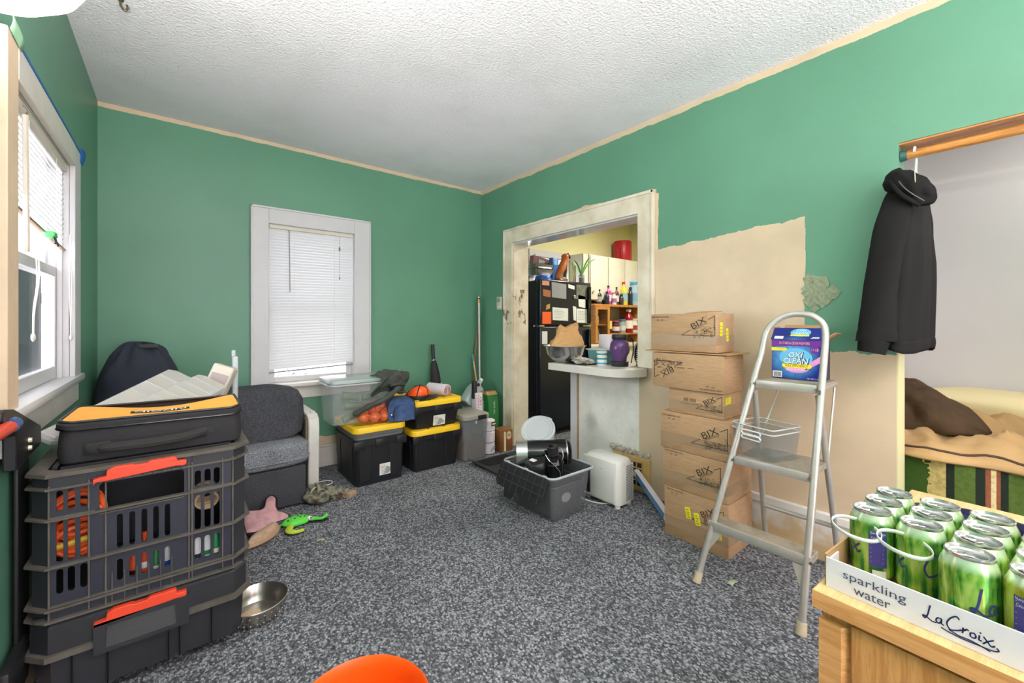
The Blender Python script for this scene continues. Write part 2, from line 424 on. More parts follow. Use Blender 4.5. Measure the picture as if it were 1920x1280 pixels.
    def build(s, name, m, parent=None, smooth=35, world=True, kind=None, label=None, solid=0, sub=0, bev=0, split=False):
        if split:
            par = list(range(len(s.v)))
            def find(i):
                while par[i] != i: par[i] = par[par[i]]; i = par[i]
                return i
            for fc in s.f:
                for i in fc[1:]: par[find(i)] = find(fc[0])
            comp = {}
            for fc in s.f: comp.setdefault(find(fc[0]), []).append(fc)
            out = None
            for fcs in comp.values():
                ids = sorted({i for fc in fcs for i in fc}); mp = {q: k for k, q in enumerate(ids)}
                t = MB(); t.v = [s.v[i] for i in ids]; t.f = [tuple(mp[i] for i in fc) for fc in fcs]
                out = t.build(name, m, parent, smooth, world, kind, label, solid, sub, bev)
            return out
        v = s.v
        if parent is not None and world:
            mi = parent_matrix(parent).inverted(); v = [tuple(mi @ Vector(p)) for p in v]
        me = bpy.data.meshes.new(name); me.from_pydata(v, [], s.f); me.update()
        bm = bmesh.new(); bm.from_mesh(me); bmesh.ops.recalc_face_normals(bm, faces=bm.faces[:]); bm.to_mesh(me); bm.free()
        o = bpy.data.objects.new(name, me); COL.objects.link(o)
        if m is not None: me.materials.append(M[m] if isinstance(m, str) else m)
        if smooth:
            me.polygons.foreach_set('use_smooth', [True] * len(me.polygons))
            me.set_sharp_from_angle(angle=math.radians(smooth))
        if parent is not None: o.parent = parent
        if kind: o['kind'] = kind
        if label: o['label'] = label
        if bev:
            b = o.modifiers.new('bevel', 'BEVEL'); b.width = bev; b.segments = 2; b.limit_method = 'ANGLE'
        if solid:
            b = o.modifiers.new('solid', 'SOLIDIFY'); b.thickness = solid; b.offset = 0
        if sub:
            b = o.modifiers.new('sub', 'SUBSURF'); b.levels = sub; b.render_levels = sub
        return o

def parent_matrix(o):
    m = o.matrix_basis.copy() if o.type != 'EMPTY' else Matrix.Translation(o.location) @ o.rotation_euler.to_matrix().to_4x4()
    if o.parent: m = parent_matrix(o.parent) @ m
    return m
def thing(name, label, cat, loc=(0, 0, 0), rotz=0.0, group=None, kind=None):
    o = bpy.data.objects.new(name, None); COL.objects.link(o); o.empty_display_size = .05
    o.location = loc; o.rotation_euler = (0, 0, rotz)
    if label: o['label'] = label
    if cat: o['category'] = cat
    if group: o['group'] = group
    if kind: o['kind'] = kind
    return o
def tag(o, label, cat, group=None):
    o['label'] = label; o['category'] = cat
    if group: o['group'] = group
    return o
def struct(o, label=None):
    o['kind'] = 'structure'
    if label: o['label'] = label
    return o
def dup(root, loc, label, rotz=0.0, deep=True):
    r = root.copy(); COL.objects.link(r); r.location = loc; r.rotation_euler = (0, 0, rotz); r['label'] = label
    if deep:
        for ch in list(root.children):
            c = ch.copy(); COL.objects.link(c); c.parent = r
            for g in list(ch.children):
                d = g.copy(); COL.objects.link(d); d.parent = c
    return r
def rrect(cx, cy, z, w, d, r, n=5):
    pts = []
    for (sx, sy, a0) in ((1, 1, 0), (-1, 1, 90), (-1, -1, 180), (1, -1, 270)):
        for k in range(n + 1):
            a = math.radians(a0 + 90 * k / n)
            pts.append((cx + sx * (w / 2 - r) + r * math.cos(a), cy + sy * (d / 2 - r) + r * math.sin(a), z))
    return pts
def text_mesh(s, size=1.0):
    cu = bpy.data.curves.new('lettering', 'FONT'); cu.body = s; cu.size = size; cu.align_x = 'CENTER'; cu.align_y = 'CENTER'
    cu.resolution_u = 3
    o = bpy.data.objects.new('lettering', cu); COL.objects.link(o)
    me = bpy.data.meshes.new_from_object(o); bpy.data.objects.remove(o)
    vs = [v.co.copy() for v in me.vertices]; fs = [tuple(p.vertices) for p in me.polygons]; bpy.data.meshes.remove(me)
    xs = [v.x for v in vs]; ys = [v.y for v in vs]
    cx, cy, w, h = (min(xs) + max(xs)) / 2, (min(ys) + max(ys)) / 2, max(xs) - min(xs), max(ys) - min(ys)
    return [((v.x - cx) / w, (v.y - cy) / h) for v in vs], fs, w / h
class Decal:
    """flat print on a plane: centre c, unit right r, unit up u; offsets in metres"""
    def __init__(s, c, r, u, off=0.0009):
        s.c, s.r, s.u = Vector(c), Vector(r).normalized(), Vector(u).normalized(); s.n = s.r.cross(s.u); s.off = off
    def P(s, x, y, lift=0): return tuple(s.c + s.r * x + s.u * y + s.n * (s.off + lift))
    def text(s, mb, t, x, y, w=None, h=None, ang=0.0, shear=0.0, lift=0):
        vs, fs, asp = text_mesh(t)
        if w is None: w = h * asp
        if h is None: h = w / asp
        ca, sa = math.cos(math.radians(ang)), math.sin(math.radians(ang))
        out = []
        for a, b in vs:
            a, b = a * w + shear * b * h, b * h
            out.append(s.P(x + a * ca - b * sa, y + a * sa + b * ca, lift))
        mb.add(out, fs); return mb
    def poly(s, mb, pts, lift=0):
        mb.add([s.P(a, b, lift) for a, b in pts], [tuple(range(len(pts)))]); return mb
    def rect(s, mb, x0, x1, y0, y1, lift=0): return s.poly(mb, [(x0, y0), (x1, y0), (x1, y1), (x0, y1)], lift)
    def line(s, mb, pts, w, lift=0):
        for (a, b), (c, d) in zip(pts, pts[1:]):
            L = math.hypot(c - a, d - b) or 1e-6; nx, ny = -(d - b) / L * w / 2, (c - a) / L * w / 2
            ex, ey = (c - a) / L * w * .3, (d - b) / L * w * .3
            s.poly(mb, [(a + nx - ex, b + ny - ey), (a - nx - ex, b - ny - ey), (c - nx + ex, d - ny + ey), (c + nx + ex, d + ny + ey)], lift)
        return mb
    def disc(s, mb, x, y, rx, ry=None, n=24, ang=0, lift=0):
        ry = ry or rx; ca, sa = math.cos(math.radians(ang)), math.sin(math.radians(ang))
        return s.poly(mb, [(x + rx * math.cos(2 * PI * k / n) * ca - ry * math.sin(2 * PI * k / n) * sa, y + rx * math.cos(2 * PI * k / n) * sa + ry * math.sin(2 * PI * k / n) * ca) for k in range(n)], lift)
def spline(pts, n=6):
    P = [Vector(p) for p in pts]; out = []
    for i in range(len(P) - 1):
        p0 = P[max(i - 1, 0)]; p1 = P[i]; p2 = P[i + 1]; p3 = P[min(i + 2, len(P) - 1)]
        for k in range(n):
            t = k / n
            out.append(tuple(0.5 * ((2 * p1) + (-p0 + p2) * t + (2 * p0 - 5 * p1 + 4 * p2 - p3) * t * t + (-p0 + 3 * p1 - 3 * p2 + p3) * t ** 3)))
    out.append(tuple(P[-1])); return out
NX, NY = ((0, -1, 0), (0, 0, 1)), ((1, 0, 0), (0, 0, 1))   # (right, up) on faces that look to -X and to -Y

# ================================================================== THE SETTING
XL, XR, YB, YF, ZC = -0.387, 2.553, 3.70, -1.5, 2.60
struct(MB().box(XL - .15, 5.7, YF - .1, 4.05, -.06, 0).build('floor', 'carpet', smooth=0), 'dark grey speckled loop-pile carpet')
struct(MB().box(XL - .15, XR + .15, YF - .1, YB + .1, ZC, ZC + .06).build('ceiling', 'ceiling', smooth=0), 'white stippled ceiling with hairline cracks')
# left wall with its window opening
WY0, WY1, WZ0, WZ1 = 1.90, 2.80, 0.945, 1.93
TL_ = .085
b = MB().box(XL - TL_, XL, YF, WY0, 0, ZC).box(XL - TL_, XL, WY1, YB + .1, 0, ZC).box(XL - TL_, XL, WY0, WY1, 0, WZ0).box(XL - TL_, XL, WY0, WY1, WZ1, ZC)
struct(b.build('wall_left', 'wall_left', smooth=0), 'glossy green wall with a window')
BX0, BX1, BZ0, BZ1 = 0.557, 1.207, 0.715, 1.965
b = MB().box(XL, BX0, YB, YB + .15, 0, ZC).box(BX1, XR, YB, YB + .15, 0, ZC).box(BX0, BX1, YB, YB + .15, 0, BZ0).box(BX0, BX1, YB, YB + .15, BZ1, ZC)
struct(b.build('wall_back', 'wall_back', smooth=0), 'green end wall with unpainted cream edge under the ceiling')
OY0, OY1, OZ = 1.735, 3.153, 1.967
DY0, DY1, DZ = -0.62, 0.38, 2.014
b = MB().box(XR, XR + .15, OY1, YB + .1, 0, ZC).box(XR, XR + .15, OY0, OY1, OZ, ZC).box(XR, XR + .15, DY1, OY0, 0, ZC)
b.box(XR, XR + .15, DY0, DY1, DZ, ZC).box(XR, XR + .15, YF, DY0, 0, ZC)
struct(b.build('wall_right', 'wall_right', smooth=0), 'green wall with a large unpainted cream patch')
b = MB().box(XL, -0.33, YF - .12, YF, 0, ZC).box(2.50, XR, YF - .12, YF, 0, ZC).box(-.33, 2.50, YF - .12, YF, 2.55, ZC).box(-.33, 2.50, YF - .12, YF, 0, .08)
struct(b.build('wall_front', 'plaster', smooth=0), 'unseen wall behind the camera with a wide opening added for light')  # opening added so world light floods in from behind
# half wall of the kitchen opening
hw = MB().box(XR, XR + .15, OY0, 2.30, 0, .82).build('wall_half', 'half_wall', smooth=0); struct(hw, 'scuffed white half wall under the breakfast counter')
MB().box(XR - .012, XR + .165, 2.318, 2.385, 0, .82).build('end_post', 'trim_white', hw, bev=.003)
MB().box(XR - .006, XR + .15, 2.300, 2.318, 0, .82).build('bare_edge', 'wood_block', hw)
# the crumbled plaster hole above the floor register
b = MB(); random.seed(3)
for k in range(26):
    t = k / 25.0; y = 1.975 - .32 * t; z = .262 + .012 * math.sin(k * 2.1) - .012 * t
    b.blob((XR - .004, y + random.uniform(-.006, .006), z + .012 + .006 * random.random()), (.010 + .006 * random.random(), .017, .012 + .006 * random.random()), .6, 2.5, 9, 7, seed=k)
b.build('broken_plaster', 'plaster_raw', hw, smooth=50, kind='stuff')
# flaking paint on the right wall
wr = bpy.data.objects['wall_right']; random.seed(11)
b = MB(); 
for (y, z, s, n) in [(.715, 1.425, .03, 5), (.70, 1.375, .045, 6), (.66, 1.40, .045, 5), (.705, 1.315, .035, 5), (.655, 1.33, .05, 6), (.615, 1.345, .04, 5), (.69, 1.27, .022, 4), (.727, 1.35, .022, 4)]:
    ring = [(XR - .0015 - .004 * random.random(), y + s * math.cos(2 * PI * k / n + y * 9) * (.7 + .5 * random.random()), z + s * math.sin(2 * PI * k / n + y * 9) * (.7 + .5 * random.random())) for k in range(n)]
    b.poly(ring, .0015, (-1, 0, 0))
b.build('paint_flake', mat('flaked_grey_green', (150, 160, 132), .7, var=.8, vs=60, dark=.6), wr, smooth=0, split=True)
# baseboards
b = MB().box(XL, XR, YB - .018, YB, 0, .165).box(XL, XR, YB - .024, YB, .165, .18)
struct(b.build('baseboard_back', 'trim', bev=.003), 'tall off-white baseboard along the end wall')
b = MB().box(XR - .018, XR, DY1 + .0, 1.30, 0, .205).box(XR - .03, XR, DY1, 1.30, .205, .245)
struct(b.build('baseboard_right', M['half_wall'], bev=.003), 'dirty off-white baseboard behind the ladder')
struct(MB().box(XL, XL + .018, YF, YB - .03, 0, .15).build('baseboard_left', 'trim_beige', bev=.003), 'bare beige baseboard along the window wall')

# ------------------------------------------------------------------ left window
w1 = thing('window_1', 'tall left window with beige near casing', None, (XL, 2.35, WZ0), kind='structure')
f = XL + .02
MB().box(XL, f, 1.795, WY0, WZ0 - .0, 2.035).build('casing', 'trim_beige', w1, bev=.003, label='beige casing board')  # near casing board coloured beige, the far one white
MB().box(XL, f, WY1, 2.945, WZ0, 2.035).build('casing', 'trim_white', w1, bev=.003)
MB().box(XL, f + .001, WY0 - .0, WY1, WZ1, 2.035).build('head_casing', 'trim', w1, bev=.003)
MB().rbox(XL - TL_, f + .012, 1.76, 2.975, WZ0 - .028, WZ0 + .004, .006).build('stool', 'trim_white', w1)
MB().rbox(XL - .002, f + .013, 1.748, 1.80, WZ0 - .034, WZ0 + .004, .005).build('stool_end', 'trim_beige', w1)
MB().poly([(XL, 1.80, WZ0 - .125), (XL, 2.95, WZ0 - .125), (XL, 2.95, WZ0 - .03), (XL, 1.80, WZ0 - .03)], .012, (1, 0, 0)).build('apron', 'trim', w1, bev=.002)
MB().box(XL - TL_, XL, WY1 - .004, WY1 + .0, WZ0, WZ1).box(XL - TL_, XL, WY0, WY0 + .004, WZ0, WZ1).box(XL - TL_, XL, WY0, WY1, WZ1 - .004, WZ1).build('jamb', 'trim_white', w1, split=True)
MB().box(XL - .036, XL - .020, WY1 - .022, WY1, WZ0, WZ1).box(XL - .036, XL - .020, WY0, WY0 + .022, WZ0, WZ1).build('stop_bead', 'trim_white', w1, split=True)
def sash(parent, ax, p, a0, a1, z0, z1, w=.04, t=.03, m='trim_white', wb=None):
    wb = wb or w
    B = (lambda mb, u0, u1, q0, q1, tt: mb.box(p - tt / 2, p + tt / 2, u0, u1, q0, q1)) if ax == 'x' else (lambda mb, u0, u1, q0, q1, tt: mb.box(u0, u1, p - tt / 2, p + tt / 2, q0, q1))
    mb = MB(); B(mb, a0, a0 + w, z0, z1, t); B(mb, a1 - w, a1, z0, z1, t); B(mb, a0 + w, a1 - w, z0, z0 + wb, t); B(mb, a0 + w, a1 - w, z1 - w, z1, t)
    s_ = mb.build('sash', m, parent, bev=.003)
    mb = MB(); B(mb, a0 + w, a1 - w, z0 + wb, z1 - w, .004); mb.build('pane', 'glass', s_)
    return s_
s1 = sash(w1, 'x', XL - .050, WY0 + .005, WY1 - .005, WZ0 + .005, 1.45, .042, .026, wb=.055)
MB().box(XL - .0845, XL - .0825, WY0 + .03, WY1 - .03, WZ0 + .05, 1.42).build('insect_screen', 'screen', w1)
sash(w1, 'x', XL - .080, WY0 + .005, WY1 - .005, 1.41, WZ1 - .004, .042, .026)
# masking tape on the head casing
b = MB().box(f - .002, f + .0025, 1.84, 2.93, 2.028, 2.040).build('masking_tape', 'tape', w1, label='strip of blue masking tape')
MB().grid(lambda u, v: (f + .001 + .012 * math.sin(v * 2.2) * u, 2.925 + .055 * u, 1.985 + .075 * v), 4, 5).build('tape_tab', 'tape', w1, solid=.001)
MB().grid(lambda u, v: (f + .003 + .006 * math.sin(v * 3), 1.80 + .115 * u, 2.03 + .055 * v - .01 * u), 4, 5).build('tape_tab', 'tape_green', w1, solid=.001, label='pale green tape over the casing corner')

def blind(name, label, ax, p, a0, a1, ztop, zb0, zb1, pitch, depth, rail, brail, tilt=62):
    """ax 'x': slats run along Y in the plane x=p; ax 'y': slats run along X in the plane y=p. zb0/zb1: bottom height at either end"""
    loc = (p, (a0 + a1) / 2, ztop) if ax == 'x' else ((a0 + a1) / 2, p, ztop)
    t = thing(name, label, 'blind', loc)
    L = a1 - a0
    def mk(mb, u0, u1, q0, q1, d0, d1):
        return mb.box(p + d0, p + d1, u0, u1, q0, q1) if ax == 'x' else mb.box(u0, u1, p + d0, p + d1, q0, q1)
    mk(MB(), a0, a1, ztop - .028, ztop, -.016, .016).build('headrail', rail, t, bev=.003)
    # one slat mesh, shared
    ca, sa = math.cos(math.radians(tilt)), math.sin(math.radians(tilt)); sec = []
    for k in range(5):
        s_ = (k / 4 - .5) * depth; c_ = .0016 * (1 - (k / 2 - 1) ** 2)
        sec.append((s_ * ca - c_ * sa, s_ * sa + c_ * ca))
    mb = MB(); q = []
    for e in (-L / 2, L / 2):
        q.append([((d, e, z) if ax == 'x' else (e, d, z)) for d, z in sec])
    mb.loft(q, False, False, False)
    first = None; n = int((ztop - .03 - max(zb0, zb1)) / pitch)
    n = max(n, 3); step0 = (ztop - .035 - zb0 - .012) / n; step1 = (ztop - .035 - zb1 - .012) / n
    for i in range(n):
        z0, z1 = ztop - .035 - step0 * i, ztop - .035 - step1 * i
        if first is None:
            o = mb.build('slat', 'slat', t, world=False); first = o
        else:
            o = bpy.data.objects.new('slat', first.data); COL.objects.link(o); o.parent = t
        o.location = (0, 0, (z0 + z1) / 2 - ztop)
        sl = math.atan2(z1 - z0, L)
        if ax == 'x': o.rotation_euler = (sl, 0, 0)
        else: o.rotation_euler = (0, -sl, 0)
    pts = [(p, a0, zb0), (p, a1, zb1)] if ax == 'x' else [(a0, p, zb0), (a1, p, zb1)]
    MB().tube(pts, .010, 8, flat=.6).build('bottom_rail', brail, t)
    for fr in (.28, .76):
        u = a0 + L * fr; zb = zb0 + (zb1 - zb0) * fr
        g = .012 if ax == 'x' else -.012
        q = [(p + g, u, ztop - .02), (p + g, u, zb)] if ax == 'x' else [(u, p + g, ztop - .02), (u, p + g, zb)]
        MB().tube(q, .0009, 5).build('ladder_cord', 'cord', t)
    return t
b1 = blind('window_blind', 'half raised white slat blind in the left window', 'x', XL - .018, WY0 + .012, WY1 - .012, WZ1 - .006, 1.585, 1.535, .0205, .024, 'rail', 'rail_brown', -72)
MB().tube([(XL + .008, 2.03, 1.87), (XL + .012, 2.03, 1.43)], .0075, 6).build('tilt_wand', 'wand', b1)
MB().tube(spline([(XL + .004, 2.03, 1.90), (XL + .014, 2.032, 1.885), (XL + .008, 2.03, 1.865)], 4), .003, 6).build('wand_hook', 'bolt', b1)
MB().tube(spline([(XL - .0, 2.20, 1.50), (XL + .003, 2.21, 1.35), (XL + .002, 2.17, 1.25), (XL + .004, 2.15, 1.155)], 6), .0022, 6).tube(spline([(XL - .0, 2.23, 1.50), (XL + .003, 2.24, 1.37), (XL + .002, 2.18, 1.24), (XL + .004, 2.155, 1.155)], 6), .0022, 6).blob((XL + .004, 2.152, 1.15), (.006, .012, .014), .3, 4, 10, 8).build('pull_cord', 'cord', b1)
MB().tube(spline([(XL + .008, 2.76, 1.60), (XL + .008, 2.75, 1.38), (XL + .008, 2.775, 1.22), (XL + .008, 2.78, 1.135)], 6), .002, 6).tube(spline([(XL + .008, 2.775, 1.60), (XL + .009, 2.79, 1.38), (XL + .009, 2.785, 1.22), (XL + .008, 2.785, 1.135)], 6), .002, 6).blob((XL + .008, 2.783, 1.13), (.006, .012, .013), .3, 4, 10, 8).build('pull_cord', 'cord', b1)
cl = thing('spring_clip', 'small green clip gripping the bottom of the left blind', 'clip', (XL - .01, 2.42, 1.53))
MB().rbox(XL - .016, XL + .018, 2.40, 2.45, 1.535, 1.56, .008, 3).build('jaw', flat('clip_green', (70, 190, 90)), cl)
MB().tube([(XL + .01, 2.41, 1.54), (XL + .02, 2.39, 1.51)], .004, 6).tube([(XL + .01, 2.44, 1.54), (XL + .02, 2.43, 1.505)], .004, 6).build('handle', 'black', cl, split=True)

# outside the left window: a dark board fence added to block the bright sky
t = thing('backdrop_fence', 'added dark blue-green board fence blocking the sky outside the left window', 'fence', (-2.6, 5.0, 0))
first = None
for k in range(30):
    x = -.62 - .15 * k
    if first is None: first = o = MB().box(-.071, .071, -.012, .012, 0, 1.72).build('plank', mat('weathered_teal_board', (24, 38, 38), .8, var=.7, vs=5, stretch=(6, 6, .8)), t, world=False)
    else: o = bpy.data.objects.new('plank', first.data); COL.objects.link(o); o.parent = t
    o.location = (x + 2.6, .006 * (k % 2), -.02 * (k % 3))
for z in (.4, 1.35): MB().box(-5.05, -.55, 5.02, 5.06, z, z + .09).build('rail', 'wood_brown', t)

# ------------------------------------------------------------------ end-wall window
w2 = thing('window_2', 'tall narrow window with wide white casing in the end wall', None, (.88, YB, BZ0), kind='structure')
g = YB - .022
MB().box(.437, BX0, g, YB, BZ0, 2.09).box(.437, .452, g - .008, g, BZ0, 2.09).build('casing', 'trim_white', w2, bev=.003)
MB().box(BX1, 1.349, g, YB, BZ0, 2.09).box(1.334, 1.349, g - .008, g, BZ0, 2.09).build('casing', 'trim_white', w2, bev=.003)
MB().box(BX0, BX1, g, YB, BZ1, 2.09).box(.437, 1.349, g - .008, g, 2.076, 2.092).build('head_casing', 'trim_white', w2, bev=.003)
MB().rbox(.405, 1.381, g - .045, YB + .10, BZ0 - .026, BZ0 + .004, .006).build('stool', 'trim', w2)
MB().box(.44, 1.346, g + .002, YB, BZ0 - .125, BZ0 - .028).build('apron', 'trim', w2, bev=.003)
MB().box(BX0, BX0 + .004, YB, YB + .15, BZ0, BZ1).box(BX1 - .004, BX1, YB, YB + .15, BZ0, BZ1).box(BX0, BX1, YB, YB + .15, BZ1 - .004, BZ1).build('jamb', 'trim_white', w2, split=True)
sash(w2, 'y', YB + .065, BX0 + .004, BX1 - .004, BZ0 + .005, 1.35, .045, .03)
sash(w2, 'y', YB + .11, BX0 + .004, BX1 - .004, 1.31, BZ1 - .004, .045, .03)
b2 = blind('window_blind', 'white slat blind lowered almost fully over the end-wall window', 'y', YB + .012, BX0 + .006, BX1 - .006, BZ1 - .004, .806, .836, .0225, .026, 'rail', 'wand_grey', 74)
MB().tube([(.70, YB - .012, 1.93), (.705, YB - .015, 1.44)], .0035, 6).build('tilt_wand', 'wand_grey', b2)
MB().tube([(1.086, YB - .012, 1.93), (1.086, YB - .012, 1.57)], .0012, 5).build('pull_cord', 'wand_grey', b2)
MB().cyl((1.086, YB - .012, 1.84), (1.086, YB - .012, 1.81), .004, .008, 10).cyl((1.086, YB - .012, 1.585), (1.086, YB - .012, 1.565), .003, .006, 10).build('cord_tassel', 'grey_plastic', b2, split=True)
# outside: a shrub seen under the raised edge of the blind
t = thing('garden_shrub', 'sparse leafy twigs outside under the end-wall blind', 'shrub', (.75, 4.3, 0)); random.seed(5)
for k in range(5):
    x0 = .66 + .075 * k
    pts = spline([(x0, 4.3, 0), (x0 + .03, 4.28, .4), (x0 + .05 * random.uniform(-1, 1), 4.25, .72 + .1 * random.random())], 4)
    MB().tube(pts, .003, 5).build('twig', 'leaf_dark', t)
    lb = MB()
    for j in range(7):
        px, py, pz = pts[-1]; pz -= .035 * j; px += random.uniform(-.03, .03); a = random.uniform(-1, 1)
        d = Vector((math.cos(a) * .035, 0, .02)); n = Vector((-.2 * d.z, .004, .35 * d.x))
        c = Vector((px, py, pz)); lb.add([c, c + d * .5 + n * .5, c + d, c + d * .5 - n * .5], [(0, 1, 2, 3)])
    lb.build('foliage', 'leaf_dark', t, smooth=0, solid=.001)

# ------------------------------------------------------------------ kitchen opening: casing, jambs, counter
t1 = thing('trim_1', 'wide cream casing around the kitchen opening', None, (XR, 2.44, 0), kind='structure')
q = XR - .02
MB().box(q, XR, OY1, 3.28, 0, 2.10).box(q - .008, q, 3.262, 3.28, 0, 2.10).build('side_casing', 'trim_scuffed', t1, bev=.002)
MB().box(q, XR, 1.61, OY0, .885, 2.11).box(q - .008, q, 1.61, 1.626, .885, 2.11).build('side_casing', 'trim_scuffed', t1, bev=.002)
MB().box(q, XR, OY0, OY1, OZ, 2.105).box(q - .008, q, 1.61, 3.28, 2.087, 2.108).build('head_casing', 'trim_scuffed', t1, bev=.002)
MB().box(XR, XR + .185, OY1 - .012, OY1, 0, OZ).build('jamb', 'trim_scuffed', t1)
MB().box(XR, XR + .185, OY0, OY0 + .012, .885, OZ).build('jamb', 'trim_scuffed', t1)
MB().box(XR, XR + .185, OY0 + .012, OY1 - .012, OZ - .012, OZ).build('head_jamb', 'trim_gloss', t1)
ct = [(2.30, 2.40), (2.80, 2.40), (2.80, 1.735), (2.556, 1.735), (2.533, 1.66), (2.49, 1.655)]
for k in range(9):
    a = math.radians(270 - 90 * k / 8); ct.append((2.49 + .205 * math.cos(a), 1.86 + .205 * math.sin(a)))
c = thing('breakfast_counter', 'cream worktop with rounded end on the half wall', 'worktop', (2.5, 2.0, .82))
MB().poly([(x, y, .825) for x, y in ct], .055).build('slab', 'trim', c, bev=.004)
# doorway to the bedroom
t2 = thing('trim_2', 'green and cream lined bedroom doorway', None, (XR, DY1, 0), kind='structure')
MB().box(XR, XR + .15, DY1 - .006, DY1, 0, 1.82).build('jamb', 'kitchen_wall', t2)
MB().box(XR, XR + .15, DY1 - .006, DY1, 1.82, DZ).build('jamb', 'wall_left', t2)
MB().box(XR + .005, XR + .15, DY0, DY1 - .006, DZ - .008, DZ).build('head_lining', 'wood_honey', t2)

# ------------------------------------------------------------------ rooms behind
MB_ = MB().box(2.70, 5.7, 3.9, 4.05, 0, 2.7).box(5.52, 5.7, .9, 3.9, 0, 2.7).box(2.70, 5.52, .86, .96, 0, 2.7)
struct(MB_.build('wall_kitchen', 'kitchen_wall', smooth=0), 'pale yellow kitchen wall')
struct(MB().box(2.70, 5.7, .86, 4.05, 2.7, 2.76).build('ceiling_kitchen', 'kitchen_wall', smooth=0))
struct(MB().box(3.95, 4.05, -1.7, .86, 0, 2.6).box(2.70, 3.95, .80, .858, 0, 2.6).box(2.70, 3.95, -1.7, -1.6, 0, 2.6).build('wall_bedroom', 'bedroom_wall', smooth=0), 'pale grey-white bedroom wall')
struct(MB().box(2.70, 4.05, -1.7, .858, 2.6, 2.66).build('ceiling_bedroom', 'bedroom_wall', smooth=0))
for nm, lb, loc, pw, colr in (('added_ceiling_lamp', 'added unseen round ceiling lamp lighting the kitchen', (4.2, 2.5, 2.7), 25, (1, .95, .86)), ('added_ceiling_lamp', 'added unseen round ceiling lamp lighting the bedroom', (3.3, -.5, 2.6), 6, (1, .97, .92))):  # unseen lamps added to light the kitchen and bedroom
    t = thing(nm, lb, 'lamp', loc, group='added ceiling lamps of the rooms behind')
    MB().lathe([(.16, 0), (.16, -.02), (.15, -.025)], (loc[0], loc[1], loc[2]), 24, cap0=True, cap1=True).build('base', 'white_plastic', t)
    MB().lathe([(.14, -.025), (.13, -.06), (.08, -.085), (.0, -.095)], loc, 24).build('shade', 'lamp_glass', t)
    a = area('added_lamp_light', (loc[0], loc[1], loc[2] - .11), (0, 0, 0), .3, .3, pw, colr)
# kitchen window with its blind; its pane glows in place of daylight
w3 = thing('window_3', 'kitchen window with white blind behind the fridge', None, (3.85, 3.9, 1.3), kind='structure')
MB().box(3.40, 3.47, 3.875, 3.9, 1.25, 2.11).box(4.22, 4.29, 3.875, 3.9, 1.25, 2.11).box(3.47, 4.22, 3.875, 3.9, 2.05, 2.11).build('casing', 'trim_white', w3, split=True)
MB().box(3.47, 4.22, 3.89, 3.896, 1.25, 2.05).build('pane', mat('glowing_pane', (235, 242, 250), .3, emit=1.2), w3)
b3 = blind('window_blind', 'white slat blind of the kitchen window above the fridge', 'y', 3.868, 3.475, 4.215, 2.05, 1.70, 1.70, .035, .036, 'trim_white', 'trim_white', 35)

# ================================================================== FOREGROUND LEFT: STACKED TOOL CRATES
def hole_panel(mb, x0, x1, z0, z1, y0, y1, holes, rad=None):
    xs = sorted(set([x0, x1] + [h[0] for h in holes] + [h[1] for h in holes])); zs = sorted(set([z0, z1] + [h[2] for h in holes] + [h[3] for h in holes]))
    for a, b_ in zip(xs, xs[1:]):
        run = None
        for c_, d in zip(zs, zs[1:]):
            mx, mz = (a + b_) / 2, (c_ + d) / 2
            if any(h[0] < mx < h[1] and h[2] < mz < h[3] for h in holes):
                if run: mb.box(a, b_, y0, y1, run[0], run[1]); run = None
            else: run = (run[0] if run else c_, d)
        if run: mb.box(a, b_, y0, y1, run[0], run[1])
    for h in holes:
        r = min(rad or 1, (h[1] - h[0]) / 2, (h[3] - h[2]) / 2)
        for cx, sx, cz, sz in ((h[0], 1, h[2], 1), (h[1], -1, h[2], 1), (h[0], 1, h[3], -1), (h[1], -1, h[3], -1)):
            pts = [(cx, y0, cz)] + [(cx + sx * r * (1 - math.cos(math.radians(a))), y0, cz + sz * r * (1 - math.sin(math.radians(a)))) for a in (0, 22, 45, 68, 90)]
            mb.poly(pts, y1 - y0, (0, 1, 0))
    return mb
def outline(e=0.0):
    return [(-.298 - e * .4, 1.85 - e), (.165 + e * .4, 1.85 - e), (.205 + e, 1.895 - e * .3), (.205 + e, 2.235 + e), (-.340 - e, 2.235 + e), (-.340 - e, 1.895 - e * .3)]
def lip(mb, z0, z1, e0, e1):
    a = outline(e0); b_ = outline(e1); n = len(a)
    secs = [[(x, y, z0) for x, y in a], [(x, y, z0) for x, y in b_], [(x, y, z1) for x, y in b_], [(x, y, z1) for x, y in a]]
    secs.append(secs[0]); mb.loft(secs, False, False); return mb
cr = thing('tool_crate', 'black slotted tool crate with orange latch stacked on a closed black box', 'crate', (-.07, 2.04, .298))
holes = []
for a, b_ in ((-.283, -.268), (-.259, -.243), (-.232, -.216)):
    holes += [(a, b_, .628, .690), (a, b_, .473, .602), (a, b_, .377, .452)]
for k in range(5):
    a = -.149 + .0297 * k; holes += [(a, a + .0145, .472, .582), (a, a + .0145, .367, .436)]
for a, b_ in ((.051, .069), (.079, .097), (.106, .124)):
    holes += [(a, b_, .618, .677), (a, b_, .468, .590), (a, b_, .361, .440)]
holes.append((-.190, .022, .597, .694))
hole_panel(MB(), -.298, .165, .30, .742, 1.85, 1.857, holes, .016).build('front_panel', 'navy_plastic', cr, smooth=0)
b = MB()
for x in (-.297, -.212, -.174, .005 + .03, .042 + .002, .132, .163): b.box(x - .002, x + .002, 1.842, 1.85, .30, .71)
for z, xa, xb in ((.612, -.298, -.20), (.612, .04, .165), (.462, -.298, .165), (.345, -.298, .165), (.598, -.19, .022)): b.box(xa, xb, 1.84, 1.85, z - .002, z + .002)
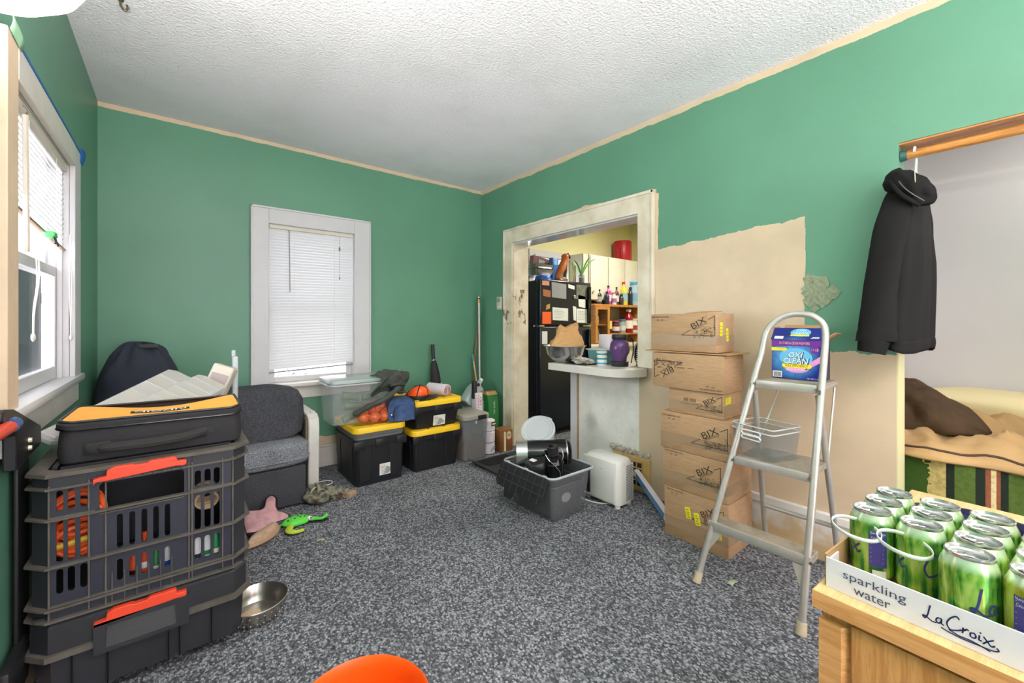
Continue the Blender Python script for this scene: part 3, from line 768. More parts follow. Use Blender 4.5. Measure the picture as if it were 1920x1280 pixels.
for k in range(6): b.box(-.160 + .0297 * k - .001, -.160 + .0297 * k + .0015, 1.843, 1.85, .30, .40)
b.build('rib', 'crate_lip', cr, smooth=0, split=True)
# chamfer corners, sides, back and bottom
b = MB()
for pa, pb in (((.165, 1.85), (.205, 1.895)), ((-.298, 1.85), (-.340, 1.895)), ((.205, 1.895), (.205, 2.235)), ((-.340, 1.895), (-.340, 2.235)), ((.205, 2.235), (-.34, 2.235))):
    d = Vector((pb[0] - pa[0], pb[1] - pa[1], 0)); n = Vector((-d.y, d.x, 0)).normalized() * .004
    if n.dot(Vector((-.07 - pa[0], 2.04 - pa[1], 0))) < 0: n = -n
    b.poly([(pa[0], pa[1], .30), (pb[0], pb[1], .30), (pb[0] + n.x, pb[1] + n.y, .30), (pa[0] + n.x, pa[1] + n.y, .30)], .442)
b.box(-.335, .20, 1.86, 2.23, .302, .312)
b.build('wall_panel', 'black_dusty', cr, smooth=0, split=True)
b = MB()
for z in (.735, .697, .604, .462, .335, .300): lip(b, z, z + .006, -.004, .014 if z > .6 else .016)
b.build('lip', 'crate_lip', cr, smooth=0, split=True)
b = MB(); 
for x0, x1 in ((-.298, -.215), (.045, .165)): b.box(x0, x1, 1.843, 1.8495, .70, .735)
b.box(-.175, .03, 1.838, 1.8495, .695, .712)
for k in range(9): b.box(-.185 + k * .0245, -.182 + k * .0245, 1.834, 1.85, .694, .712)
b.build('rim', 'black_dusty', cr, smooth=0, split=True)
b = MB(); lip(b, .738, .746, -.03, .012); b.build('top_frame', 'crate_lip', cr, smooth=0)
MB().box(-.28, .16, 1.89, 1.90, .744, .752).box(-.30, -.288, 1.90, 2.2, .744, .752).build('top_channel', 'black', cr, smooth=0, split=True)
def latch(parent, z):
    pts = [(-.201, z), (-.172, z + .004), (-.170, z + .022), (-.155, z + .030), (-.112, z + .030), (-.105, z + .026), (-.075, z + .026), (-.068, z + .032), (.000, z + .032), (.004, z + .016), (.028, z + .016), (.028, z + .002), (.020, z - .002), (.001, z + .001), (-.170, z - .010), (-.195, z - .010), (-.201, z - .018)]
    return MB().poly([(x, 1.822, zz) for x, zz in pts], .022, (0, 1, 0)).build('latch', 'red', parent, smooth=0, bev=.002, label='bright orange-red latch')
latch(cr, .713)
# what shows through the slots
t = thing('extension_cable', 'coiled orange cable inside the slotted tool crate', 'cable', (-.24, 1.98, .47))
b = MB()
for k in range(7):
    rr = .055 + .004 * (k % 3); zc = .56 + .018 * (k - 3); yy = 1.905 + .008 * (k % 4)
    b.tube([(-.245 + rr * math.cos(2 * PI * j / 24), yy + .012 * math.sin(2 * PI * j / 24 * 2 + k), zc + rr * .85 * math.sin(2 * PI * j / 24)) for j in range(24)], .0085, 7, closed=True)
b.build('coil', 'orange_cable', t)
MB().tube([(-.30, 1.90, .50), (-.19, 1.90, .515)], .009, 7).build('tie', flat('yellow_tie', (236, 196, 60)), t)
t = thing('rope_hank', 'tan rope hank inside the slotted tool crate', 'rope', (.09, 1.95, .56))
b = MB()
for k in range(6): b.tube([(.088 + .034 * math.cos(2 * PI * j / 18), 1.905 + .01 * k, .548 + .030 * math.sin(2 * PI * j / 18) + .004 * k) for j in range(18)], .006, 6, closed=True)
b.build('coil', flat('tan_rope', (196, 170, 130)), t)
for x, y, h, c1, c2, lb in ((-.112, 1.92, .115, (236, 92, 50), (30, 30, 32), 'orange spray tin with black foot inside the crate'), (-.084, 1.91, .17, (236, 84, 44), (232, 232, 228), 'tall orange spray tin inside the crate'), (-.054, 1.90, .125, (38, 120, 66), (232, 232, 228), 'green bottle inside the crate'), (-.025, 1.91, .13, (226, 230, 232), (46, 92, 190), 'white bottle with blue spot inside the crate'), (.060, 1.90, .125, (226, 228, 226), (40, 60, 60), 'white bottle at the right slots of the crate'), (.088, 1.91, .125, (222, 228, 222), (40, 130, 80), 'white and green bottle in the crate'), (.115, 1.90, .13, (30, 140, 80), (236, 226, 210), 'green bottle at the right edge of the crate')):
    t = thing('bottle', lb, 'bottle', (x, y, .312), group='bottles in the tool crate')
    MB().lathe([(.0115, 0), (.0125, .004), (.0125, h * .8), (.006, h * .88), (.006, h)], (x, y, .312), 14, cap0=True, cap1=True).build('body', flat('bottle_%d_%d' % c1[:2], c1), t)
    MB().lathe([(.0129, h * .30), (.0129, h * .42)], (x, y, .312), 14).build('band', flat('band_%d_%d' % c2[:2], c2), t)
# lower box
lb_ = thing('rolling_tool_box', 'lower black lidded tool box with orange latch and pull handle', 'tool box', (-.07, 2.04, 0))
def ring_loft(zs):
    mb = MB(); mb.loft([[(x, y, z) for x, y in outline(e)] for e, z in zs]); return mb
ring_loft([(-.012, .045), (-.004, .188)]).build('body', 'black_dusty', lb_, smooth=0)
b = MB()
for x in (-.25, -.17, -.02, .01, .10): b.box(x - .0015, x + .0015, 1.845, 1.86, .05, .185)
b.build('groove', 'black_gloss', lb_, smooth=0, split=True)
hole_panel(MB(), -.20, .035, .165, .262, 1.822, 1.845, [(-.172, .0, .178, .245)], .002).build('latch_housing', 'black_dusty', lb_, smooth=0)
MB().poly([(-.172, 1.824, .178), (.0, 1.824, .178), (.0, 1.8445, .245), (-.172, 1.8445, .245)], .003, (0, 1, 0)).build('recess', 'black', lb_, smooth=0)
ring_loft([(.004, .186), (.016, .192), (.016, .20), (.004, .205), (.004, .280), (-.012, .296)]).build('lid', 'black_dusty', lb_, smooth=0)
b = MB(); lip(b, .186, .204, .0, .018); b.build('lid_lip', 'crate_lip', lb_, smooth=0)
latch(lb_, .262)
b = MB()
for x in (-.33, .19):
    b.tube([(x - .012, 2.19, .055), (x + .012, 2.19, .055)], .055, 20)
b.build('wheel', 'black', lb_, split=True)
MB().rbox(-.376, -.350, 1.60, 1.735, .185, .225, .006).build('wheel_guard', 'red', lb_); MB().rbox(-.376, -.352, 1.735, 1.93, .12, .25, .006).build('wheel_bracket', 'black', lb_)
# pull handle on the wall side
MB().box(-.374, -.364, 1.88, 2.00, .10, .80).build('handle_post', 'black', lb_, bev=.003)
MB().poly([(-.376, y, z) for y, z in ((1.66, .965), (1.70, .972), (1.765, .962), (2.055, .862), (2.06, .800), (1.785, .785), (1.785, .885), (1.76, .905), (1.70, .905), (1.66, .945))], .028, (1, 0, 0)).build('handle_bracket', 'black', lb_, bev=.004)
for z in (.822, .845): MB().cyl((-.349, 1.905, z), (-.341, 1.905, z), .0085, .006, 14).build('rivet', 'rivet', lb_)
MB().tube([(-.345, 1.715, .925), (-.345, 1.695, .925), (-.345, 1.40, .925)], [.010, .0165, .0165], 14).build('grip', 'red', lb_, label='orange-red handle grip')
MB().cyl((-.347, 1.745, .925), (-.347, 1.712, .925), .019, .019, 14).build('grip_collar', flat('blue_plastic', (58, 86, 140)), lb_)

# tool bag on top
bg_ = thing('tool_bag', 'flat black zip tool bag with orange top on the crate', 'bag', (-.05, 2.02, .752))
def bag_sec(z, e, dz=0.0):
    pts = rrect(0, 0, 0, .482 + 2 * e, .315 + 2 * e, .035 + e, 6); out = []
    for x, y, _ in pts:
        a = -.02; X_ = x * math.cos(a) - y * math.sin(a) - .045; Y_ = x * math.sin(a) + y * math.cos(a) + 2.042
        sag = .018 * math.sin((x + .24) / .48 * PI * 1.4 + 2.4) if dz else 0
        out.append((X_, Y_, z + sag * dz))
    return out
MB().loft([bag_sec(.752, -.012), bag_sec(.760, .0), bag_sec(.79, .004), bag_sec(.835, .0, .7), bag_sec(.853, -.003, 1)]).build('body', 'canvas_black', bg_)
b = MB(); sec = []
for e, z in ((-.002, .853), (.006, .857), (.006, .870), (-.004, .879)): sec.append(bag_sec(z, e, 1))
b.loft(sec, False, False); b.build('zip_band', 'canvas_black', bg_)
pt = bag_sec(.855, .006, 1); MB().tube(pt, .003, 6, closed=True).build('zip', 'black_gloss', bg_)
pt = bag_sec(.879, -.002, 1); MB().tube(pt, .0045, 6, closed=True).build('piping', 'black', bg_)
def bagtop(u, v):
    x, y = (u - .5) * .468, (v - .5) * .302
    r_ = .03; ax_, ay_ = abs(x) - (.234 - r_), abs(y) - (.151 - r_)
    if ax_ > 0 and ay_ > 0:
        L = math.hypot(ax_, ay_)
        if L > r_: x = math.copysign(.234 - r_ + ax_ * r_ / L, x); y = math.copysign(.151 - r_ + ay_ * r_ / L, y)
    a = -.02; sag = .018 * math.sin((x + .24) / .48 * PI * 1.4 + 2.4)
    return (x * math.cos(a) - y * math.sin(a) - .045, x * math.sin(a) + y * math.cos(a) + 2.042, .880 + sag + .004 * (1 - (2 * u - 1) ** 2) * (1 - (2 * v - 1) ** 2))
top = MB().grid(bagtop, 26, 14).build('top_panel', 'canvas_orange', bg_, label='orange canvas top panel')
# name panel, read from the other side of the bag
def on_top(mb_, lift):
    out = []
    for x, y, z in mb_.v:                                  # x, y: metres on the panel, seen from the far side of the bag
        p = bagtop(.5 - x / .468, .57 - y / .302); out.append((p[0], p[1], p[2] + lift))
    mb_.v = out; return mb_
dc = Decal((0, 0, 0), (1, 0, 0), (0, 1, 0), 0)
pl = MB(); [dc.rect(pl, -.085 + .017 * k, -.068 + .017 * k, -.024, .024) for k in range(10)]; on_top(pl, .0012).build('name_panel', 'black', bg_, smooth=0)
tx = MB(); dc.text(tx, 'RIDGID', 0, 0, .150, .030); on_top(tx, .0022).build('lettering', 'white_print', bg_, smooth=0)
hb = MB(); F = 1.879
for xa, xb in ((-.225, -.165), (.05, .105)): hb.grid(lambda u, v, xa=xa, xb=xb: (xa + (xb - xa) * u, F - .0035 + .03 * (xa + (xb - xa) * u + .05) , .783 + .036 * v + .10 * max(0, (xa + .1) * .15)), 3, 2)
hb.build('handle_patch', 'web', bg_, solid=.003, split=True)
MB().tube(spline([(-.185, F - .006, .800), (-.16, F - .020, .800), (-.06, F - .030, .800), (.02, F - .025, .803), (.06, F - .010, .808), (.085, F - .002, .810)], 5), .013, 8, flat=1.2).build('handle', 'web', bg_)

# clear organiser cases leaning behind the bag
def organiser(label, p0, p1, wid, th, tiltv, cut):
    a, b_ = Vector(p0), Vector(p1); d = (b_ - a); L = d.length; d.normalize()
    w_ = Vector(tiltv); w_ = (w_ - d * w_.dot(d)).normalized(); n = d.cross(w_)
    mx = Matrix((( d.x, w_.x, n.x, a.x), (d.y, w_.y, n.y, a.y), (d.z, w_.z, n.z, a.z), (0, 0, 0, 1)))
    t = thing('organiser_case', label, 'case', p0, group='clear organiser cases')
    def ol(e): return [(-e, -e), (L - .03, -e), (L + e, .03), (L + e, wid - .02), (L - .02, wid + e), (cut, wid + e), (-e, .045)]
    def sec(e, z): return [tuple(mx @ Vector((x, y, z))) for x, y in ol(e)]
    MB().loft([sec(-.004, 0), sec(0, .004), sec(0, th - .004), sec(-.004, th)]).build('shell', 'clear_frost', t, smooth=0)
    MB().loft([sec(.004, th * .42), sec(.004, th * .56)]).build('seam', 'clear_edge', t, smooth=0)
    for k in range(1, 7):
        x = L * k / 7; y1 = wid - .006 if x > cut else .045 + (wid - .06) * x / cut
        MB().box(x - .0015, x + .0015, .004, y1, -.002, th + .002, mx).build('divider', 'clear_edge', t)
    random.seed(len(label)); bb = MB()
    for k in range(70):
        x = random.uniform(.06, L - .04); lim = wid - .02 if x > cut else .03
        bb.blob((x, random.uniform(.01, lim), random.uniform(.010, th * .5)), (.012, .009, .006), .3, 3, 6, 5, seed=k, mx=mx)
    bb.build('beads', 'bead', t, kind='stuff')
    return t
organiser('longer clear organiser case propped against the navy cushion', (-.352, 2.06, .842), (-.02, 2.84, .962), .17, .035, (.6, -.25, -.42), .24)
organiser('shorter clear organiser case leaning in front of the longer one', (-.16, 2.32, .862), (.105, 2.84, .925), .15, .035, (.6, -.28, -.42), .10)
t = thing('cased_meter', 'beige and taupe plastic instrument case standing tilted by the sofa', 'case', (.14, 2.87, .60))
mx = Matrix.Translation((.165, 2.88, .80)) @ Matrix.Rotation(math.radians(22), 4, 'Y') @ Matrix.Rotation(math.radians(-20), 4, 'Z')
MB().rbox(-.055, .055, -.045, .045, -.20, .165, .012, 3, mx).build('shell', 'beige_plastic', t)
MB().rbox(-.042, .042, -.050, -.043, -.18, .115, .006, 2, mx).build('panel', 'taupe_plastic', t)
MB().box(-.03, .03, -.0515, -.049, .018, .022, mx).build('slot', 'ink', t)
MB().rbox(.0, .012, -.056, -.046, -.12, -.02, .002, 2, mx).build('clip', 'beige_plastic', t)
t = thing('blister_pack', 'empty clear blister pack standing upright behind the instrument case', 'packaging', (.27, 2.95, .55))
MB().rbox(.258, .286, 2.93, 2.99, .55, 1.00, .006, 2).build('shell', 'clear_edge', t)
MB().rbox(.255, .275, 2.955, 2.966, .998, 1.035, .003, 2).build('hang_tab', 'clear_edge', t)

# ================================================================== ARMCHAIR, NAVY CUSHION
def cushion(mb, x0, x1, y0, y1, z0, z1, e=.35, amp=.03, seed=0, lean=0.0):
    cx, cy, cz = (x0 + x1) / 2, (y0 + y1) / 2, (z0 + z1) / 2
    o = len(mb.v); mb.blob((0, 0, 0), ((x1 - x0) / 2, (y1 - y0) / 2, (z1 - z0) / 2), amp, 2.2, 40, 26, e, seed)
    for i in range(o, len(mb.v)):
        x, y, z = mb.v[i]; mb.v[i] = (cx + x, cy + y + lean * z, cz + z)
    return mb
ac = thing('armchair', 'low grey tweed armchair with white arm panel', 'armchair', (.20, 3.30, 0))
MB().rbox(-.30, .668, 3.0, 3.60, .012, .262, .012, 3).build('base', 'tweed_dark', ac)
cushion(MB(), -.30, .700, 2.985, 3.42, .262, .418, .28, .03, 2).build('seat', 'tweed_light', ac, smooth=60)
pt = [(-.28, 2.995, .318), (.2, 2.978, .312), (.60, 2.982, .312), (.672, 3.0, .314), (.70, 3.06, .316)]
MB().tube(spline(pt, 4), .006, 8).build('piping', 'tweed_light', ac)
cushion(MB(), -.30, .700, 3.16, 3.44, .395, .758, .36, .05, 5, .25).build('backrest', 'tweed_dark', ac, smooth=60)
b = MB(); sec = []
prof = [(3.13, .0), (3.12, .30), (3.115, .47), (3.13, .53), (3.17, .556), (3.30, .56), (3.55, .56)]
pts = [(y, z) for y, z in prof] + [(3.62, .55), (3.62, 0)]
MB().poly([(.712, y, z) for y, z in pts], .07, (1, 0, 0)).build('arm', 'arm_white', ac, bev=.008, label='yellowed white arm panel')
MB().box(.700, .7115, 3.15, 3.58, .30, .53).build('wicker_panel', 'wicker', ac)
MB().rbox(.745, .775, 3.20, 3.24, .556, .566, .004).build('arm_plug', 'beige_plastic', ac)
MB().box(-.30, .70, 3.56, 3.62, .02, .66).build('back_frame', 'tweed_dark', ac, bev=.01)
nv = thing('floor_cushion', 'big navy velvet cushion slumped in the corner under the window', 'cushion', (-.15, 3.42, .42))
def nav(u, v):
    ph = 2 * PI * u; th = PI * v
    d = Vector((math.sin(th) * math.cos(ph), math.sin(th) * math.sin(ph), math.cos(th)))
    q_ = Vector([math.copysign(abs(k) ** .75, k) for k in d])
    fold = .045 * math.sin(ph * 9 + 2 * noise.noise(d * 2)) * (1 if d.z > 0 else .3) * abs(d.z) ** 1.5
    k = 1 + .05 * noise.noise(d * 2.4) - fold
    z = q_.z * .33 * k; w = 1 - .16 * max(0, z / .33)
    return (-.172 + q_.x * .208 * k * w, 3.46 + q_.y * .16 * k, .735 + z)
MB().grid(nav, 72, 30).build('cover', 'navy_velvet', nv, smooth=60)
MB().rbox(-.175, -.085, 3.36, 3.375, 1.045, 1.068, .003).build('tag', 'olive', nv)

# ================================================================== TOTES BY THE END WALL
def tote(name, label, cx, cy, z0, w, d, h, lid_m='yellow', body_m='black', grp=None, lid=True, ribs=True, taper=.90, collar=None, lidh=.05, sticker=True, marks='HDX'):
    t = thing(name, label, 'tote', (cx, cy, z0), group=grp)
    zt = z0 + h
    mb = MB()
    mb.loft([rrect(cx, cy, z0, w * taper, d * taper, .03), rrect(cx, cy, z0 + .012, w * (taper + .01), d * (taper + .01), .035), rrect(cx, cy, zt - .05, w * .985, d * .985, .04), rrect(cx, cy, zt - .05, w * 1.015, d * 1.015, .045), rrect(cx, cy, zt - .004, w * 1.02, d * 1.02, .045), rrect(cx, cy, zt - .004, w * .985, d * .985, .04), rrect(cx, cy, zt - .05, w * .96, d * .96, .04), rrect(cx, cy, z0 + .014, w * (taper - .01), d * (taper - .01), .03)])
    mb.build('body', body_m, t, smooth=40)
    if ribs:
        rb = MB()
        for sx in (-.30, .30):
            x0 = cx + sx * w
            k = (1 - taper) / 2
            rb.add([(x0 - .045, cy - d / 2 * (taper + .01), z0 + .03), (x0 + .045, cy - d / 2 * (taper + .01), z0 + .03), (x0 + .055, cy - d * .492, zt - .055), (x0 - .055, cy - d * .492, zt - .055),
                    (x0 - .038, cy - d / 2 * (taper + .035), z0 + .034), (x0 + .038, cy - d / 2 * (taper + .035), z0 + .034), (x0 + .046, cy - d * .503, zt - .055), (x0 - .046, cy - d * .503, zt - .055)],
                   [(4, 5, 6, 7), (0, 1, 5, 4), (1, 2, 6, 5), (3, 0, 4, 7), (2, 3, 7, 6)])
        for sy in (-.28, .28):
            y0 = cy + sy * d
            rb.add([(cx - w / 2 * (taper + .01), y0 - .04, z0 + .03), (cx - w / 2 * (taper + .01), y0 + .04, z0 + .03), (cx - w * .492, y0 + .05, zt - .055), (cx - w * .492, y0 - .05, zt - .055),
                    (cx - w / 2 * (taper + .035), y0 - .034, z0 + .034), (cx - w / 2 * (taper + .035), y0 + .034, z0 + .034), (cx - w * .503, y0 + .042, zt - .055), (cx - w * .503, y0 - .042, zt - .055)],
                   [(4, 5, 6, 7), (0, 1, 5, 4), (1, 2, 6, 5), (3, 0, 4, 7), (2, 3, 7, 6)])
        rb.build('rib', body_m, t, smooth=0, split=True)
        b_ = MB()
        for sx in (-.42, 0, .42): b_.rbox(cx + sx * w - .04, cx + sx * w + .04, cy - d * .515, cy - d * .50, zt - .075, zt - .012, .004)
        b_.build('rim_tab', body_m, t, split=True)
    zl = zt
    if collar:
        MB().loft([rrect(cx, cy, zt - .004, w * .97, d * .97, .04), rrect(cx, cy, zt + collar, w * 1.01, d * 1.01, .045)]).build('collar', 'grey_plastic', t, smooth=40)
        MB().loft([rrect(cx, cy, zt + collar * .3, w * .995, d * .995, .04), rrect(cx, cy, zt + collar * .36, w * 1.005, d * 1.005, .04)], False, False).build('collar_line', 'grey_plastic', t)
        zl = zt + collar
    if lid:
        L = [rrect(cx, cy, zl - .012, w * 1.03, d * 1.03, .05), rrect(cx, cy, zl - .012, w * 1.055, d * 1.055, .055), rrect(cx, cy, zl + lidh * .45, w * 1.06, d * 1.06, .055), rrect(cx, cy, zl + lidh * .6, w * 1.04, d * 1.04, .05), rrect(cx, cy, zl + lidh * .6, w * .95, d * .95, .045), rrect(cx, cy, zl + lidh * .3, w * .93, d * .93, .04)]
        lo = MB().loft(L).build('lid', lid_m, t, smooth=40)
        lb = MB()
        for sx in (-.33, 0, .33): lb.rbox(cx + sx * w - .06, cx + sx * w + .06, cy - d * .46, cy - d * .36, zl + lidh * .3, zl + lidh * .62, .006)
        lb.build('lid_rib', lid_m, lo, split=True)
    if sticker:
        kf = cy - d / 2 * (taper + .035)
        yk = lambda z: cy - d / 2 * ((taper + .012) + (.985 - taper) * (z - z0) / h) - .0015
        zc = z0 + h * .28; up = Vector((0, yk(zc + .1) - yk(zc), .1))
        dc = Decal((cx + w * (.03 if marks == 'B' else .12), yk(zc), zc), (1, 0, 0), up, .002)
        a = MB(); dc.rect(a, -.055, .055, -.043, .043); lb = a.build('product_label', 'paper', t, smooth=0)
        a = MB(); dc.text(a, 'HDX', -.03, .026, .034, .016, lift=.0006); a.build('lettering', flat('orange_print', (226, 120, 40)), lb, smooth=0)
        a = MB()
        for j in range(5): dc.rect(a, -.048 + .003 * j, .012 + .006 * (j % 3), .012 - .012 * j, .016 - .012 * j, .0004)
        dc.rect(a, .03, .046, -.030, -.010, .0004); dc.poly(a, [(-.02, -.04), (.02, -.036), (.035, .0), (.0, .02)], .0003); a.build('print', 'paper_grey', lb, smooth=0)
    return t
tA = tote('storage_tote', 'black tote with yellow lid carrying the onions, topped by a grey collar', 1.195, 3.295, 0, .385, .50, .345, collar=.058, grp='yellow-lidded totes', lidh=.05, taper=.93)
tB = tote('storage_tote', 'lower of the two black totes stacked beside the clear bin', 1.675, 3.31, 0, .43, .52, .305, grp='yellow-lidded totes', sticker=False, taper=.9)
tC = tote('storage_tote', 'upper black tote holding the orange cap, on the stack', 1.685, 3.31, .337, .43, .52, .20, grp='yellow-lidded totes', marks='B', taper=.87)
ZA = .345 + .058 + .03
# clear lidded box on tote A with wrapped rolls
cb = thing('clear_box', 'clear lidded plastic box of green wrapped rolls on the yellow lid', 'box', (1.12, 3.36, ZA))
MB().loft([rrect(1.11, 3.36, ZA + .004, .42, .30, .03), rrect(1.11, 3.36, ZA + .30, .46, .34, .035)], True, False).build('body', 'clear_box', cb, smooth=40)
MB().loft([rrect(1.12, 3.36, ZA + .30, .47, .35, .04), rrect(1.12, 3.36, ZA + .312, .50, .38, .05), rrect(1.12, 3.36, ZA + .335, .49, .37, .05), rrect(1.12, 3.36, ZA + .342, .42, .30, .04)]).build('lid', mat('grey_green_lid', (170, 186, 180), .15, alpha=.8), cb, smooth=40)
MB().tube(rrect(1.11, 3.36, ZA + .298, .475, .355, .04), .008, 8, closed=True).build('rim', 'clear_edge', cb)
MB().rbox(.872, .892, 3.28, 3.40, ZA + .27, ZA + .315, .006).build('clip', 'clear_edge', cb)
for k, (x, y, z, a, lbl) in enumerate(((1.04, 3.27, .20, 12, 'upper left green wrapped roll inside the clear box'), (1.19, 3.27, .185, 0, 'upper right green wrapped roll inside the clear box'), (1.05, 3.26, .125, 5, 'middle green wrapped roll inside the clear box'), (1.04, 3.27, .045, -20, 'lowest green wrapped roll inside the clear box'))):
    t = thing('wrapped_roll', lbl, 'roll', (x, y, ZA + z), group='green rolls in the clear box')
    c_, s_ = math.cos(math.radians(a)) * .065, math.sin(math.radians(a)) * .065
    P = [(x - c_, y, ZA + z + s_), (x - c_ * .93, y, ZA + z + s_ * .93), (x + c_ * .93, y, ZA + z - s_ * .93), (x + c_, y, ZA + z - s_)]
    MB().tube(P, [.018, .031, .031, .018], 16).build('wrap', 'green_wrap', t)
    MB().cyl(P[0], (x - c_ * 1.04, y, ZA + z + s_), .014, .012, 12).build('end_twist', 'leaf', t)
# onions in a net bag
on = thing('onion_bag', 'net bag of orange onions lying on the yellow lid', 'onions', (1.20, 3.14, ZA + .012)); random.seed(2)
for x, y, z, r in ((1.09, 3.12, .045, .042), (1.165, 3.10, .042, .044), (1.24, 3.10, .040, .043), (1.12, 3.17, .075, .04), (1.20, 3.16, .09, .043), (1.27, 3.15, .065, .043), (1.155, 3.14, .10, .038), (1.245, 3.155, .105, .036)):
    o = MB().blob((x, y, ZA + z + .012), (r, r, r * .92), .06, 3, 20, 14, seed=x * 9).build('onion', 'onion', on, smooth=80)
    MB().cyl((x, y, ZA + z + r * .85), (x + .006, y, ZA + z + r * 1.18), r * .18, r * .06, 8).build('onion_tip', 'onion', o)
nb = MB()
for k in range(9):
    nb.tube([(1.185 + .135 * math.cos(2 * PI * j / 30) * math.sin(PI * (k + 1) / 10), 3.13 + .085 * math.sin(2 * PI * j / 30) * math.sin(PI * (k + 1) / 10), max(ZA + .014, ZA + .075 + .085 * math.cos(PI * (k + 1) / 10) + .006 * math.sin(j * 2.2))) for j in range(30)], .0012, 4, closed=True)
nb.build('net', flat('red_net', (206, 70, 50)), on, kind='stuff')
# olive jacket over the box
jk = thing('olive_jacket', 'dark olive jacket thrown over the clear box and onions', 'jacket', (1.22, 3.2, ZA + .15))
def fold(p0, p1, w, n=16, amp=.02, sd=0.0, wdir=(0, -1, 0)):
    P0, P1, W = Vector(p0), Vector(p1), Vector(wdir) * w
    def fn(u, v):
        p = P0.lerp(P1, u) + W * (v - .5)
        p.z += .05 * math.sin(PI * u) + amp * math.sin(v * 9 + u * 5 + sd) + amp * noise.noise(Vector((u * 5, v * 5, sd)))
        p.y += amp * .8 * math.sin(u * 11 + v * 3 + sd); return p
    return fn
MB().tube(spline([(1.02, 3.12, ZA + .085), (1.10, 3.065, ZA + .14), (1.22, 3.05, ZA + .185), (1.33, 3.08, ZA + .245), (1.38, 3.14, ZA + .255)], 7), [.018] + [.028 + .005 * math.sin(k * 1.3) for k in range(27)] + [.026], 14, flat=.75).build('sleeve', 'olive', jk, smooth=60)
b = MB(); b.grid(lambda u, v: (1.19 + .25 * u + .02 * math.sin(v * 5) + .02 * math.sin(u * 9 + v * 4), 3.15 - .06 * math.sin(PI * min(1, v * 1.1)) + .010 * math.sin(u * 17 + v * 6) + .02 * noise.noise(Vector((u * 4, v * 4, 2))) + .30 * max(0, .35 - v), ZA + .358 - .20 * max(0, v - .25) - .010 * math.cos(u * 15 + v * 5) + .02 * math.sin(PI * u) + .02 * noise.noise(Vector((u * 5, v * 5, 7)))), 48, 20)
b.build('body', 'olive', jk, smooth=60, solid=.006)
MB().blob((1.35, 3.12, ZA + .29), (.07, .05, .03), .5, 4, 24, 14, seed=4).build('collar', 'olive', jk, smooth=60)
# blue printed lunch bag
bb = thing('blue_bag', 'small blue denim-print bag at the right end of the yellow lid', 'bag', (1.36, 3.10, ZA + .012))
mx = Matrix.Translation((1.368, 3.10, ZA + .012)) @ Matrix.Rotation(math.radians(-14), 4, 'Z')
def bagp(yoff, w, h, r):
    pts = [(-w / 2, 0), (w / 2, 0)] + [(w / 2 - r + r * math.cos(a), h - r + r * math.sin(a)) for a in [math.radians(k * 15) for k in range(7)]] + [(-w / 2 + r - r * math.sin(a), h - r + r * math.cos(a)) for a in [math.radians(k * 15) for k in range(7)]]
    return [tuple(mx @ Vector((x, yoff, z))) for x, z in pts]
MB().loft([bagp(-.068, .17, .155, .05), bagp(-.075, .20, .170, .06), bagp(.06, .20, .170, .06), bagp(.068, .17, .155, .05)]).build('body', 'denim', bb, smooth=40)
MB().loft([bagp(-.088, .10, .11, .045), bagp(-.093, .115, .125, .05), bagp(-.074, .115, .125, .05)]).build('pocket', 'denim', bb, smooth=40)
pts = bagp(-.076, .203, .172, .06)[1:]; MB().tube(pts, .004, 6).build('zip', 'black', bb)
MB().tube(spline([tuple(mx @ Vector(p)) for p in ((-.06, 0, .165), (-.045, 0, .205), (.045, 0, .205), (.06, 0, .165))], 6), .006, 8).build('handle', 'black', bb)
MB().blob(tuple(mx @ Vector((-.075, -.082, .05))), (.010, .006, .010), 0, 1, 10, 8).build('badge', 'steel', bb)
# cap + rolled towel in tote C (resting on its lid)
ZCc = .337 + .20 + .018
cp = thing('baseball_cap', 'orange and black baseball cap lying on the upper tote', 'cap', (1.56, 3.24, ZCc))
def capf(u, v):
    ph = 2 * PI * u; th = v * PI / 2
    return (1.575 + .100 * math.sin(th) * math.cos(ph) * 1.05 + .0 * th, 3.215 - .045 * math.cos(th) + .098 * math.sin(th) * math.sin(ph) * .95, ZCc + .006 + .115 * math.cos(th) ** .7)
MB().grid(capf, 32, 10).build('crown', 'orange', cp, smooth=60)
sb = MB()
for k in range(6): sb.tube([capf(k / 6, j / 8) for j in range(9)], .0045, 6)
sb.blob((1.575, 3.17, ZCc + .124), (.008, .008, .006), 0, 1, 8, 6); sb.build('seam', 'black', cp, split=True)
MB().lathe([(.108, 0), (.110, .004), (.107, .040), (.104, .040)], (1.575, 3.212, ZCc + .004), 32, sx=1.0, sy=.92).build('band', 'black', cp, smooth=50)
MB().grid(lambda u, v: (1.575 + .106 * math.cos(-1.9 + 2.3 * u) * (1 + .70 * v), 3.212 + .096 * math.sin(-1.9 + 2.3 * u) * (1 + .65 * v), ZCc + .010 + .002 * v + .022 * (1 - (2 * u - 1) ** 2) * (1 - .3 * v)), 16, 4).build('brim', 'black', cp, solid=.004)
rt = thing('rolled_towel', 'rolled striped towel lying on the upper tote', 'towel', (1.70, 3.22, ZCc))
MB().tube([(1.77, 3.38, ZCc + .055), (1.845, 3.19, ZCc + .052)], .05, 24).build('roll', 'white_card', rt)
sp = MB(); d = Vector((1.845 - 1.77, 3.19 - 3.38, 0)).normalized(); sd = Vector((-d.y, d.x, 0)); pts = []
for k in range(70):
    a = k * .36; r = .006 + .0006 * k; p = Vector((1.845, 3.19, ZCc + .052)) + d * .002 + sd * r * math.cos(a) + Vector((0, 0, 1)) * r * math.sin(a); pts.append(tuple(p))
sp.tube(pts, .0024, 5); sp.build('spiral', flat('maroon_stripe', (150, 84, 74)), rt)
